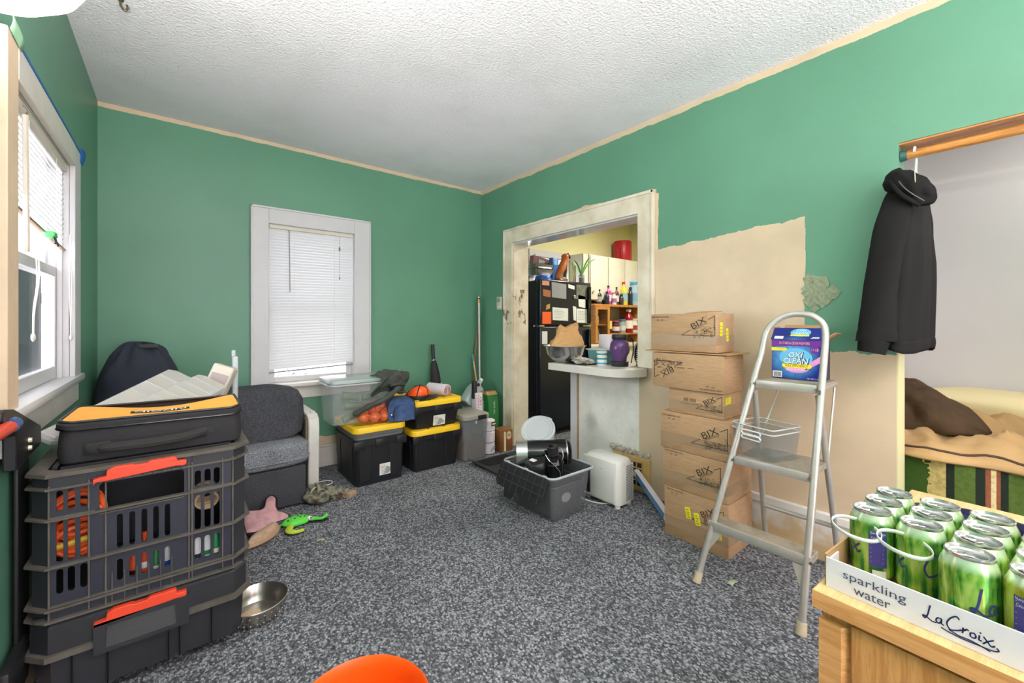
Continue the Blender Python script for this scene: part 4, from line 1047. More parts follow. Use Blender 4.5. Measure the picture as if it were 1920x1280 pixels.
# umbrella behind the totes
um = thing('folded_umbrella', 'folded black umbrella standing against the end wall', 'umbrella', (1.96, 3.60, 0))
MB().tube([(1.965, 3.58, .02), (1.962, 3.585, .40), (1.955, 3.60, .60), (1.952, 3.61, .70), (1.945, 3.62, .80), (1.942, 3.622, .84)], [.012, .050, .052, .044, .030, .016], 14).build('canopy', 'canvas_black', um, smooth=60)
MB().tube([(1.942, 3.622, .83), (1.934, 3.628, .985)], [.017, .018], 12).build('handle', 'black', um)
MB().cyl((1.942, 3.622, .826), (1.941, 3.622, .842), .020, .020, 12).build('collar', 'steel', um)
dc = Decal((1.955, 3.548, .60), (1, 0, 0), (0, 0, 1), 0)
a = MB(); dc.text(a, 'X', -.008, -.01, .035, .030, 25); dc.line(a, [(-.035, -.02), (-.01, .01)], .006); dc.line(a, [(.015, .0), (.035, .02)], .006); a.build('print', 'white_print', um, smooth=0)
# poles in the corner
t = thing('metal_pole', 'slim metal pole with round knob standing in the corner', 'pole', (2.45, 3.58, 0))
MB().cyl((2.44, 3.55, 0), (2.457, 3.60, 1.43), .011, .011, 12).build('tube', 'alu', t)
MB().cyl((2.457, 3.60, 1.40), (2.457, 3.601, 1.44), .015, .015, 12).build('ferrule', flat('brass', (170, 130, 60), .3, metal=.8), t)
MB().blob((2.457, 3.601, 1.458), (.019, .019, .018), 0, 1, 14, 10).build('knob', 'steel', t)
t = thing('wooden_stick', 'bent wooden stick leaning behind the metal pole', 'stick', (2.40, 3.62, 0))
MB().tube(spline([(2.40, 3.62, 0), (2.43, 3.63, .45), (2.425, 3.635, .80), (2.48, 3.64, 1.15), (2.485, 3.645, 1.42)], 6), .012, 8).build('shaft', 'wood_brown', t)
t = thing('thin_brush', 'thin pale brush handle leaning beside the jug', 'brush', (2.40, 3.55, 0))
MB().tube([(2.43, 3.52, .3), (2.385, 3.60, .82)], .008, 8).build('shaft', 'pale_wood', t); MB().cyl((2.387, 3.597, .80), (2.381, 3.607, .87), .010, .006, 8).build('tip', 'teal', t)
t = thing('paint_roller_shaft', 'thin grey rod leaning behind the poles', 'rod', (2.50, 3.66, 0))
MB().tube([(2.50, 3.66, 0), (2.52, 3.675, 1.30)], .007, 6).build('tube', 'grey_plastic', t)
# clear kibble bin with grey lid
kb = thing('kibble_bin', 'clear bin with grey lid and black latch, part full of kibble', 'bin', (2.02, 3.20, 0))
MB().loft([rrect(2.038, 3.20, .0, .236, .34, .03), rrect(2.038, 3.20, .355, .258, .37, .03), rrect(2.038, 3.20, .355, .246, .355, .03), rrect(2.038, 3.20, .006, .226, .33, .03)]).build('body', 'clear_grey', kb, smooth=40)
MB().loft([rrect(2.038, 3.20, .355, .265, .38, .035), rrect(2.038, 3.20, .36, .272, .395, .04), rrect(2.038, 3.20, .388, .272, .395, .04), rrect(2.038, 3.20, .396, .27, .37, .035)]).build('lid', flat('taupe_lid', (156, 150, 138)), kb, smooth=40)
MB().rbox(2.04, 2.13, 2.995, 3.008, .352, .392, .006).build('latch', 'black', kb)
MB().rbox(2.02, 2.032, 3.005, 3.018, .32, .345, .003).build('catch', 'clear_edge', kb)
MB().loft([rrect(2.038, 3.20, .008, .230, .328, .03), rrect(2.038, 3.20, .17, .236, .34, .03)]).build('kibble', 'kibble', kb, kind='stuff')
# water jug, dark handle tool, soda bag, green bags
jg = thing('water_jug', 'milky empty water jug tilted behind the kibble bin', 'jug', (2.2, 3.45, .42))
mx = Matrix.Translation((2.20, 3.44, .40)) @ Matrix.Rotation(math.radians(38), 4, 'Y')
MB().loft([rrect(0, 0, z, w, w * .9, .03) for z, w in ((0, .12), (.01, .14), (.15, .145), (.20, .12), (.235, .06), (.25, .035), (.275, .035))], mx=mx).build('body', 'jug', jg, smooth=40)
MB().cyl(tuple(mx @ Vector((0, 0, .272))), tuple(mx @ Vector((0, 0, .295))), .02, .02, 14).build('cap', 'white_plastic', jg)
MB().tube([tuple(mx @ Vector(p)) for p in spline([(.05, 0, .225), (.085, 0, .20), (.085, 0, .12), (.07, 0, .10)], 5)], .012, 8).build('handle', 'jug', jg)
t = thing('cordless_tool', 'dark upright tool body in front of the jug', 'tool', (2.22, 3.33, .395))
MB().rbox(2.195, 2.235, 3.30, 3.345, .47, .64, .008, 2).build('body', flat('plum_black', (48, 38, 46)), t); MB().rbox(2.225, 2.27, 3.305, 3.335, .585, .615, .006).build('trigger', 'black', t)
sd_ = thing('soda_carton', 'standing white and red ginger ale carton beside the green bags', 'carton', (2.23, 3.30, .0))
MB().rbox(2.205, 2.275, 3.27, 3.36, .0, .53, .006).build('carton', 'white_card', sd_)
a = MB(); dc = Decal((2.24, 3.27, .455), (0, 0, 1), (-1, 0, 0), .001); dc.text(a, 'CANADA', 0, .014, .13, .022); dc.text(a, 'DRY', 0, -.014, .085, .022); a.build('lettering', flat('red_print', (190, 30, 40)), sd_, smooth=0)
a = MB(); Decal((2.24, 3.27, .22), (1, 0, 0), (0, 0, 1), .001).rect(a, -.034, .034, -.2, .13); a.build('print', 'green_bag', sd_, smooth=0)
for x0, x1, y, zt, lbl, txt in ((2.285, 2.37, 3.40, .50, 'left green paper bag with kraft top', 'PREEN'), (2.355, 2.475, 3.33, .49, 'right green paper bag with kraft top', 'MIX EVER')):
    t = thing('green_bag', lbl, 'bag', ((x0 + x1) / 2, y, 0), group='green paper bags')
    MB().loft([rrect((x0 + x1) / 2, y, z, (x1 - x0) * k, .10 * k2, .012) for z, k, k2 in ((0, .9, 1), (.02, 1, 1.1), (.25, 1.02, 1.15), (.40, 1, 1), (zt, 1.03, .7))], True, False).build('body', 'green_bag', t, smooth=40)
    MB().loft([rrect((x0 + x1) / 2, y, zt - .004, (x1 - x0) * 1.03, .07, .012), rrect((x0 + x1) / 2, y + .01, zt + .03, (x1 - x0) * .9, .05, .012)], True, True).build('kraft_top', 'kraft', t, smooth=40)
    a = MB(); Decal(((x0 + x1) / 2, y - .052, .37), (0, 0, 1), (-1, 0, .0), .006).text(a, txt, 0, 0, .12, .018); a.build('lettering', 'white_print', t, smooth=0)
pr_ = thing('towel_rolls', 'tall wrapped pack of white paper rolls on the floor', 'paper rolls', (2.235, 3.12, 0))
for k in range(3): MB().lathe([(.045, .002 + .103 * k), (.062, .008 + .103 * k), (.0625, .095 + .103 * k), (.045, .104 + .103 * k)], (2.235, 3.125, 0), 24, cap0=True, cap1=True).build('roll', 'white_card', pr_)
a = MB(); Decal((2.25, 3.0625, .275), (1, 0, 0), (0, 0, 1), .003).rect(a, -.026, .03, -.018, .018); a.build('label_patch', 'ink_blue', pr_, smooth=0)
a = MB(); d_ = Decal((2.252, 3.0625, .275), (1, 0, 0), (0, 0, 1), .0036); d_.rect(a, -.018, .022, -.006, .006); a.build('label_stripe', 'yellowprint', pr_, smooth=0)
a = MB(); d_ = Decal((2.245, 3.0625, .06), (1, .15, 0), (0, 0, 1), .004); d_.line(a, [(-.03, -.02), (-.01, .0), (.02, .012), (.035, .008)], .006); d_.line(a, [(-.03, -.03), (.0, -.012), (.03, -.005)], .006); a.build('print', flat('steel_blue', (70, 110, 160)), pr_, smooth=0)
rb = thing('root_beer_carton', 'small brown root beer carton beside the casing', 'carton', (2.40, 3.10, 0))
MB().rbox(2.325, 2.465, 3.05, 3.19, 0, .20, .004).build('carton', 'amber', rb)
a = MB(); d_ = Decal((2.395, 3.05, .10), (1, 0, 0), (0, 0, 1), .001); d_.disc(a, .025, .045, .028, .04); d_.rect(a, -.035, -.01, -.095, .085); a.build('print', flat('cream_print', (230, 214, 180)), rb, smooth=0)
a = MB(); d_ = Decal((2.42, 3.05, .145), (1, 0, 0), (0, 0, 1), .002); d_.text(a, 'A&W', 0, .004, .044, .03, -15); a.build('lettering', 'ink', rb, smooth=0)
a = MB(); d_ = Decal((2.42, 3.05, .118), (1, 0, 0), (0, 0, 1), .002); d_.line(a, [(-.024, 0), (0, -.012), (.024, 0)], .008); a.build('swoosh', 'orange', rb, smooth=0)
t = thing('floor_mat', 'black ribbed rubber mat with curled edge by the kitchen step', 'mat', (2.2, 2.75, 0))
MB().grid(lambda u, v: (1.955 + .60 * u - .03 * v, 2.42 + .57 * v, .006 + .035 * max(0, .12 - u) / .12 * v), 24, 24).build('sheet', 'mat_black', t, solid=.006)
b = MB()
for k in range(18): b.box(2.0 + .018 * k, 2.006 + .018 * k, 2.80, 2.97, .009, .013)
b.build('rib', 'black', t, smooth=0, kind='stuff')

# ================================================================== TOYS AND CLOTH ON THE CARPET
fr = thing('frog_toy', 'flat bright green spotted frog toy on the carpet', 'toy', (.55, 2.72, 0))
MB().blob((.555, 2.735, .022), (.075, .055, .026), .12, 2, 28, 16, seed=1, zmin=.004).build('body', 'frog', fr, smooth=80)
for k, (pts, r) in enumerate((([(.52, 2.70, .015), (.50, 2.64, .014), (.53, 2.61, .012), (.57, 2.615, .01)], [.02, .018, .014, .012]), ([(.50, 2.75, .015), (.45, 2.78, .014), (.42, 2.80, .01)], [.018, .012, .012]), ([(.61, 2.735, .016), (.66, 2.70, .018), (.685, 2.675, .022), (.715, 2.685, .03)], [.016, .012, .012, .016]))):
    q_ = spline(pts, 4); rr = [r[min(len(r) - 1, int(i / 4))] for i in range(len(q_))]
    MB().tube(q_, rr, 10, flat=.7).build('leg', 'frog' if k != 0 else 'frog_yellow', fr, smooth=80)
    MB().tube([(x, y, .006) for x, y, z in q_], [k_ * 1.25 for k_ in rr], 8, flat=.35).build('leg_edge', 'black', fr)
b = MB()
for x, y in ((.53, 2.745), (.56, 2.76), (.59, 2.75), (.545, 2.715), (.575, 2.72), (.51, 2.72), (.565, 2.738), (.60, 2.725)): b.blob((x, y, .022 + .0255 * math.sqrt(max(0, 1 - ((x - .555) / .075) ** 2 - ((y - 2.735) / .055) ** 2))), (.006, .006, .0025), 0, 1, 8, 6)
b.build('spot', 'ink', fr, split=True)
MB().blob((.622, 2.705, .03), (.013, .013, .013), 0, 1, 12, 8).build('eye', 'white_print', fr, smooth=80); MB().blob((.627, 2.694, .034), (.005, .004, .005), 0, 1, 8, 6).build('pupil', 'ink', fr)
pk = thing('stuffing_free_toy', 'pink flat plush animal toy leaning on the armchair', 'toy', (.40, 2.84, 0))
body = [(.30, 2.72), (.36, 2.70), (.43, 2.745), (.50, 2.755), (.528, 2.775), (.485, 2.82), (.475, 2.88), (.485, 2.955), (.465, 2.985), (.435, 2.965), (.41, 2.89), (.36, 2.87), (.30, 2.88)]
def zb(x, y): return .020 + max(0, (y - 2.74)) * .33
def plush(outl, zf, m, nm, par, th=.03):
    c_ = Vector((sum(p[0] for p in outl) / len(outl), sum(p[1] for p in outl) / len(outl))); q_ = [Vector((p[0], p[1])) for p in [tuple(k[:2]) for k in spline([(x, y, 0) for x, y in outl + outl[:1]], 4)[:-1]]]
    secs = []
    for k, h in ((1, 0), (.93, .6), (.75, .9), (.45, 1.0), (.1, 1.02)):
        secs.append([((c_ + (p - c_) * k).x, (c_ + (p - c_) * k).y, zf((c_ + (p - c_) * k).x, (c_ + (p - c_) * k).y) + th * h) for p in q_])
    MB().loft(secs, True, True).build(nm, m, par, smooth=80); return q_
q_ = plush(body, zb, 'pink', 'body', pk)
MB().tube([(p.x, p.y, zb(p.x, p.y) + .006) for p in q_], .0105, 7, closed=True).build('trim', 'black', pk)
tn = thing('plush_shell_toy', 'tan striped flat plush toy under the pink one', 'toy', (.37, 2.68, 0))
q_ = plush([(.29, 2.585), (.36, 2.60), (.43, 2.655), (.465, 2.74), (.43, 2.74), (.37, 2.69), (.30, 2.62)], lambda x, y: .012, 'tan_fur', 'body', tn, .045)
MB().tube([(p.x, p.y, .014) for p in q_], .010, 7, closed=True).build('trim', flat('tan_trim', (176, 140, 108)), tn)
cm = thing('camo_cloth', 'crumpled camouflage cloth heap beside the armchair', 'cloth', (.78, 2.99, 0))
MB().blob((.735, 2.985, .052), (.075, .085, .062), .45, 2.6, 40, 26, seed=8, zmin=.003).build('bundle', 'camo', cm, smooth=60)
MB().grid(lambda u, v: (.715 + .20 * u, 2.90 + .12 * v + .05 * u, .012 + .085 * (1 - u) * math.sin(PI * min(1, .25 + v * .75)) + .025 * math.sin(u * 9 + v * 5) * (1 - .4 * u) + .018), 26, 18).build('flap', 'camo', cm, smooth=60, solid=.004)
MB().blob((.87, 2.965, .028), (.07, .04, .032), .6, 4, 30, 18, seed=3, zmin=.002).build('fold', 'camo', cm, smooth=60)
MB().tube(spline([(.685, 2.96, .06), (.70, 2.95, .105), (.735, 2.955, .112), (.748, 2.95, .085)], 5), .006, 8).build('seam', flat('cream_seam', (200, 184, 160)), cm)
t = thing('wood_offcut', 'small pale wood block lying on the carpet', 'wood', (.94, 2.94, 0))
MB().rbox(.905, .975, 2.92, 2.965, .0, .034, .004, 2, Matrix.Translation((.94, 2.94, 0)) @ Matrix.Rotation(.5, 4, 'Z') @ Matrix.Translation((-.94, -2.94, 0))).build('block', 'wood_block', t)
t = thing('shoelace', 'loop of thin white lace on the carpet by the baseboard', 'lace', (.86, 3.3, 0))
MB().tube([(.86 + .055 * math.cos(2 * PI * k / 24), 3.29 + .05 * math.sin(2 * PI * k / 24), .004) for k in range(24)], .0035, 6, closed=True).build('loop', 'cord', t)
bw = thing('pet_bowl', 'hammered steel pet bowl on the carpet beside the crate', 'bowl', (.258, 1.985, 0)); BC = (.258, 1.985, 0)
MB().lathe([(.0, .004), (.070, .004), (.078, .0), (.084, .006), (.096, .035), (.106, .070), (.109, .074), (.112, .072), (.110, .069), (.101, .034), (.088, .010), (.0, .009)], BC, 48).build('shell', 'steel_hammer', bw, smooth=60)
db = MB()
for r in range(3):
    for k in range(26):
        a = 2 * PI * (k + .5 * (r % 2)) / 26; z = .020 + .016 * r; rad = .090 + .33 * (z - .006) * .95
        db.blob((BC[0] + rad * math.cos(a), BC[1] + rad * math.sin(a), z), (.0035, .0035, .004), 0, 1, 6, 4)
db.build('hammered_dimples', 'steel_hammer', bw, smooth=60, kind='stuff')
MB().blob((.225, 1.99, .013), (.045, .03, .006), .4, 3, 20, 8, seed=4).build('food_residue', flat('dried_food', (206, 178, 140)), bw, smooth=60)
ob = thing('orange_bucket', 'orange bucket rim at the bottom edge of the view', 'bucket', (.308, .905, 0)); OC = (.308, .905, 0)
MB().lathe([(.0, .004), (.12, .004), (.122, 0), (.128, .004), (.146, .340), (.152, .342), (.152, .366), (.146, .372), (.142, .366), (.140, .340), (.123, .010), (.0, .012)], OC, 56).build('shell', 'orange', ob, smooth=50)
MB().lathe([(.146, .300), (.153, .302), (.153, .309), (.146, .311)], OC, 56).build('rim_band', 'orange', ob, smooth=50)
for k, (x, y, s) in enumerate(((.62, 2.45, .02), (.90, 2.3, .012), (2.0, .86, .03))):
    tag(MB().grid(lambda u, v: (x + s * (u - .5) * 2, y + s * (v - .5) * .8, .004 + .004 * math.sin(u * 5)), 5, 3).build('paper_scrap' if k != 2 else 'dry_leaf', 'pale_wood' if k != 2 else flat('pale_leaf', (170, 186, 160)), solid=.001), ['thin curl of wood shaving on the carpet by the frog', 'small pale scrap on the open carpet', 'dry pale leaf on the carpet under the ladder'][k], 'debris')

# ================================================================== BIN BY THE HALF WALL
bn = thing('clear_bin', 'smoky clear storage bin with black hinged lid flaps hanging open', 'bin', (1.89, 1.985, 0))
BX, BY = 1.90, 1.985
MB().loft([rrect(BX, BY, 0, .29, .40, .035), rrect(BX, BY, .01, .30, .41, .04), rrect(BX, BY, .262, .35, .445, .04), rrect(BX, BY, .262, .385, .475, .05), rrect(BX, BY, .282, .39, .48, .05)], True, False).build('body', 'clear_grey', bn, smooth=40)
MB().tube(rrect(BX, BY, .278, .39, .48, .05), .007, 8, closed=True).build('rim', 'clear_edge', bn)
def flapo(sx, ya, yb, z0, z1, x0):
    fl = MB(); pts = [(ya, z1), (yb, z1), (yb + .0, z0 + .02), (yb - .03, z0), (yb - .10, z0), (yb - .12, z0 - .045), (yb - .19, z0 - .045), (yb - .205, z0), (yb - .25, z0), (yb - .27, z0 - .045), (yb - .34, z0 - .045), (yb - .36, z0), (ya + .02, z0 + .01), (ya, z0 + .03)]
    fl.poly([(x0 + sx * .06 * (z1 - z) / (z1 - z0), y, z) for y, z in pts], .012, (sx, 0, 0)); o = fl.build('lid_flap', 'black', bn, smooth=0, bev=.003)
    r = MB()
    for k in range(7): y = ya + (yb - ya) * (k + .5) / 7; r.add([(x0 + sx * .012, y - .002, z1), (x0 + sx * .012, y + .002, z1), (x0 + sx * .073, y + .002, z0), (x0 + sx * .073, y - .002, z0), (x0 + sx * .018, y - .002, z1), (x0 + sx * .018, y + .002, z1), (x0 + sx * .079, y + .002, z0), (x0 + sx * .079, y - .002, z0)], [(4, 5, 6, 7), (0, 1, 5, 4), (1, 2, 6, 5), (2, 3, 7, 6), (3, 0, 4, 7)])
    for k in range(1, 3):
        z = z0 + (z1 - z0) * k / 3; x = x0 + sx * (.012 + .06 * (z1 - z) / (z1 - z0)); r.box(min(x, x + sx * .005), max(x, x + sx * .005), ya + .005, yb - .005, z - .002, z + .002)
    r.build('flap_rib', flat('worn_black', (58, 58, 62)), o, smooth=0)
flapo(-1, 1.765, 2.205, .150, .280, 1.700)
MB().rbox(2.098, 2.112, 1.80, 2.17, .09, .278, .012, 3).build('lid_flap', 'black', bn)
for y in (1.80, 1.97, 2.15): MB().cyl((1.700, y - .012, .287), (1.700, y + .012, .287), .006, .006, 10).build('hinge', 'clear_edge', bn)
# contents
kt = thing('black_canister', 'black cylinder with brushed steel band lying across the bin', 'appliance', (1.88, 1.98, .25))
a_, b_ = Vector((1.755, 2.135, .335)), Vector((2.035, 1.905, .345)); d = (b_ - a_).normalized()
MB().tube([a_ + d * .07, a_ + d * .10, b_ - d * .04, b_ - d * .01, b_], [.080, .080, .080, .074, .058], 32).build('body', 'black_gloss', kt, smooth=50)
MB().tube([a_, a_ + d * .002, a_ + d * .075], [.076, .082, .082], 32).build('band', 'steel', kt, smooth=50)
MB().tube([b_ - d * .035, b_ - d * .028], [.0825, .0825], 32).build('end_ring', 'steel', kt)
kl = thing('black_lidded_pot', 'round black pot lid with white sticker inside the bin', 'pot', (1.80, 1.95, .26))
mx = Matrix.Translation((1.80, 1.965, .245)) @ Matrix.Rotation(math.radians(-12), 4, 'Y')
MB().lathe([(.0, .0), (.062, 0), (.068, .01), (.070, .045), (.075, .05), (.075, .072), (.066, .083), (.0, .087)], n=32, mx=mx).build('body', 'black', kl, smooth=40)
a = MB(); p = [tuple(mx @ Vector(q)) for q in ((-.035, .035, .0885), (-.035, -.015, .0885), (-.005, -.015, .0885), (-.005, .035, .0885))]; a.add(p, [(0, 1, 2, 3)]); a.build('sticker', 'paper', kl, smooth=0)
bl = thing('black_grinder', 'black spouted grinder wrapped in wire on top of the bin', 'grinder', (1.86, 1.84, .26))
G0 = Vector((1.85, 1.86, .24)); up = Vector((-.10, .05, 1)).normalized()
MB().tube([G0, G0 + up * .06, G0 + up * .085, G0 + up * .09, G0 + up * .12, G0 + up * .135], [.052, .056, .062, .058, .056, .030], 26).build('body', 'black_gloss', bl, smooth=45)
MB().tube([G0 + up * .12, G0 + up * .155, G0 + up * .185, G0 + up * .19], [.032, .034, .038, .034], 22).build('spout', 'black', bl, smooth=45)
MB().cyl(G0 + up * .186, G0 + up * .1915, .027, .027, 20).build('spout_hole', 'black_gloss', bl)
MB().tube(spline([G0 + up * .14 + Vector((-.05, .02, 0)), G0 + up * .10 + Vector((-.05, -.04, .0)), G0 + up * .12 + Vector((.03, -.05, 0)), G0 + up * .17 + Vector((.055, -.01, 0)), G0 + up * .15 + Vector((.04, .04, 0))], 6), .003, 6).tube(spline([G0 + up * .10 + Vector((-.052, -.04, 0)), G0 + up * .05 + Vector((-.02, -.06, 0)), G0 + Vector((-.02, -.06, 0))], 5), .003, 6).build('wire', 'steel', bl, split=True)
t = thing('charcoal_basket', 'charcoal basket nested inside the smoky bin', 'basket', (1.90, 1.985, .014))
MB().loft([rrect(1.90, 1.985, .013, .255, .36, .03), rrect(1.90, 1.985, .20, .292, .392, .035), rrect(1.90, 1.985, .20, .28, .38, .03), rrect(1.90, 1.985, .02, .245, .35, .03)]).build('shell', flat('charcoal_plastic', (66, 66, 70), .5), t, smooth=40)
MB().tube(rrect(1.90, 1.985, .20, .292, .392, .035), .004, 6, closed=True).build('rim', flat('charcoal_plastic', (66, 66, 70)), t)
a = MB(); Decal((1.86, 1.785, .13), (1, 0, 0), (0, .06, 1), .004).disc(a, 0, 0, .04, .028); a.build('round_label', flat('pale_grey_label', (150, 150, 152)), t, smooth=0)
tb = thing('white_tub', 'translucent white tub tipped over behind the bin with its lid up', 'tub', (2.0, 2.2, .28))
mx = Matrix.Translation((2.02, 2.20, .405)) @ Matrix.Rotation(math.radians(-34), 4, 'Y') @ Matrix.Rotation(math.radians(20), 4, 'X')
tub_m = mat('milky_plastic', (222, 228, 230), .25, alpha=.6)
MB().lathe([(.0, -.13), (.088, -.13), (.095, -.12), (.112, .03), (.120, .032), (.120, .045), (.112, .045)], n=36, mx=mx).build('body', tub_m, tb, smooth=45)
MB().lathe([(.122, .030), (.122, .05), (.110, .054), (.104, .046), (.0, .046)], n=36, mx=mx).build('lid', tub_m, tb, smooth=45)
MB().lathe([(.085, .047), (.088, .051), (.091, .047)], n=36, mx=mx).build('lid_ring', tub_m, tb)
MB().rbox(.108, .14, -.02, .02, .02, .03, .004, 2, mx).build('ear', tub_m, tb)

# portable heater / purifier
au = thing('air_purifier', 'white rounded air purifier with side louvres against the half wall', 'appliance', (2.27, 1.79, 0))
sec = []
for z, e in ((.018, -.012), (.026, 0), (.285, .0), (.305, -.012), (.312, -.03)): sec.append(rrect(2.272, 1.788, z, .165 + 2 * e, .30 + 2 * e, .05 + e * .6, 6))
MB().loft(sec).build('shell', 'white_plastic', au, smooth=40)
MB().rbox(2.183, 2.196, 1.665, 1.93, .03, .300, .01, 3).build('front_panel', 'white_plastic', au)
lv = MB()
for k in range(22): lv.box(2.268, 2.335, 1.6355, 1.640, .045 + .0105 * k, .050 + .0105 * k)
lv.build('louvre', 'wand_grey', au, smooth=0, split=True)
for k in range(1): MB().rbox(2.25, 2.345, 1.637, 1.6395, .035, .285, .004).build('grille', 'white_plastic', au)
for x in (2.22, 2.33):
    for y in (1.67, 1.91): MB().cyl((x, y, 0), (x, y, .022), .018, .02, 14).build('foot', 'white_plastic', au)
MB().cyl((2.182, 1.77, .238), (2.184, 1.77, .238), .003, .003, 8).build('screw', 'ink', au)
t = thing('power_cord', 'white power cord trailing from under the purifier', 'cord', (2.2, 1.9, 0))
MB().tube(spline([(2.24, 1.72, .006), (2.17, 1.80, .006), (2.15, 1.90, .006), (2.17, 1.99, .006), (2.25, 2.03, .006)], 6), .004, 6).build('cable', 'cord', t)
# floor register in the wall
vt = thing('wall_register', 'yellowed iron register low in the half wall', 'vent', (XR, 1.75, 0))
hole_panel_m = MB(); hs = []
for i in range(5):
    for j in range(4): hs.append((i, j))
MB().box(XR - .022, XR - .001, 1.64, 1.945, .02, .25).build('frame', 'vent', vt, bev=.004)
MB().box(XR - .026, XR - .0215, 1.69, 1.92, .05, .22).build('dark_opening', 'ink', vt)
gb = MB()
for k in range(6): gb.box(XR - .032, XR - .0255, 1.69 + .046 * k - .004, 1.69 + .046 * k + .004, .05, .22)
for k in range(5): gb.box(XR - .032, XR - .0255, 1.69, 1.92, .05 + .0425 * k - .004, .05 + .0425 * k + .004)
gb.build('grille_bar', 'vent', vt, smooth=0, split=True)
lv = thing('long_carton', 'long narrow blue and white carton leaning from the register to the boxes', 'carton', (2.36, 1.46, 0))
p0, p1 = Vector((2.515, 1.735, .150)), Vector((2.315, 1.375, .022)); d = (p1 - p0); L = d.length; d.normalize(); sd = Vector((-d.y, d.x, 0)).normalized(); n = d.cross(sd)
mx = Matrix(((d.x, sd.x, n.x, p0.x), (d.y, sd.y, n.y, p0.y), (d.z, sd.z, n.z, p0.z), (0, 0, 0, 1)))
MB().rbox(0, L, -.018, .018, -.022, .022, .002, 1, mx).build('carton', 'white_card', lv)
MB().box(.04, L - .01, -.0188, -.0182, -.02, .020, mx).build('side_print', flat('blue_print', (96, 130, 176)), lv)
MB().box(.08, .15, -.0194, -.0188, -.015, .015, mx).build('print_patch', 'cyan', lv)

# ================================================================== PRODUCE BOXES
def bix(parent, c, r, u, s, flip=False):
    k = -1 if flip else 1
    dc = Decal(c, tuple(k * q for q in r), tuple(k * q for q in u), .0012)
    a = MB(); w = s
    dc.line(a, [(-.60 * w, -.30 * w), (.50 * w, .33 * w), (.50 * w, -.30 * w), (-.60 * w, -.30 * w)], .018 * w)
    ia = a
    bgm = MB(); dc.poly(bgm, [(-.29 * w, -.15 * w), (.31 * w, .19 * w), (.24 * w, .36 * w), (-.36 * w, .02 * w)], .0003); bgm.build('logo_knockout', 'card', parent, smooth=0)
    dc.text(ia, 'BIX', -.02 * w, .105 * w, .52 * w, .19 * w, 29.8, lift=.0006)
    dc.text(ia, 'PRODUCE CO', .06 * w, .005 * w, .48 * w, .055 * w, 29.8, lift=.0006)
    random.seed(int(abs(c[2]) * 1000) + 1)
    for j in range(46):
        x = random.uniform(-.16, .52) * w; y = random.uniform(-.36, -.16 + .25 * (x / w + .16)) * w
        if y > .06 * w: y = .05 * w
        rr = random.uniform(.018, .045) * w; a0 = random.uniform(0, 6.3); n_ = random.choice((4, 5, 6))
        dc.line(ia, [(x + rr * math.cos(a0 + t * .8), y + rr * math.sin(a0 + t * .8)) for t in range(n_)], .009 * w, .0003)
    ia.build('logo', 'ink', parent, smooth=0)
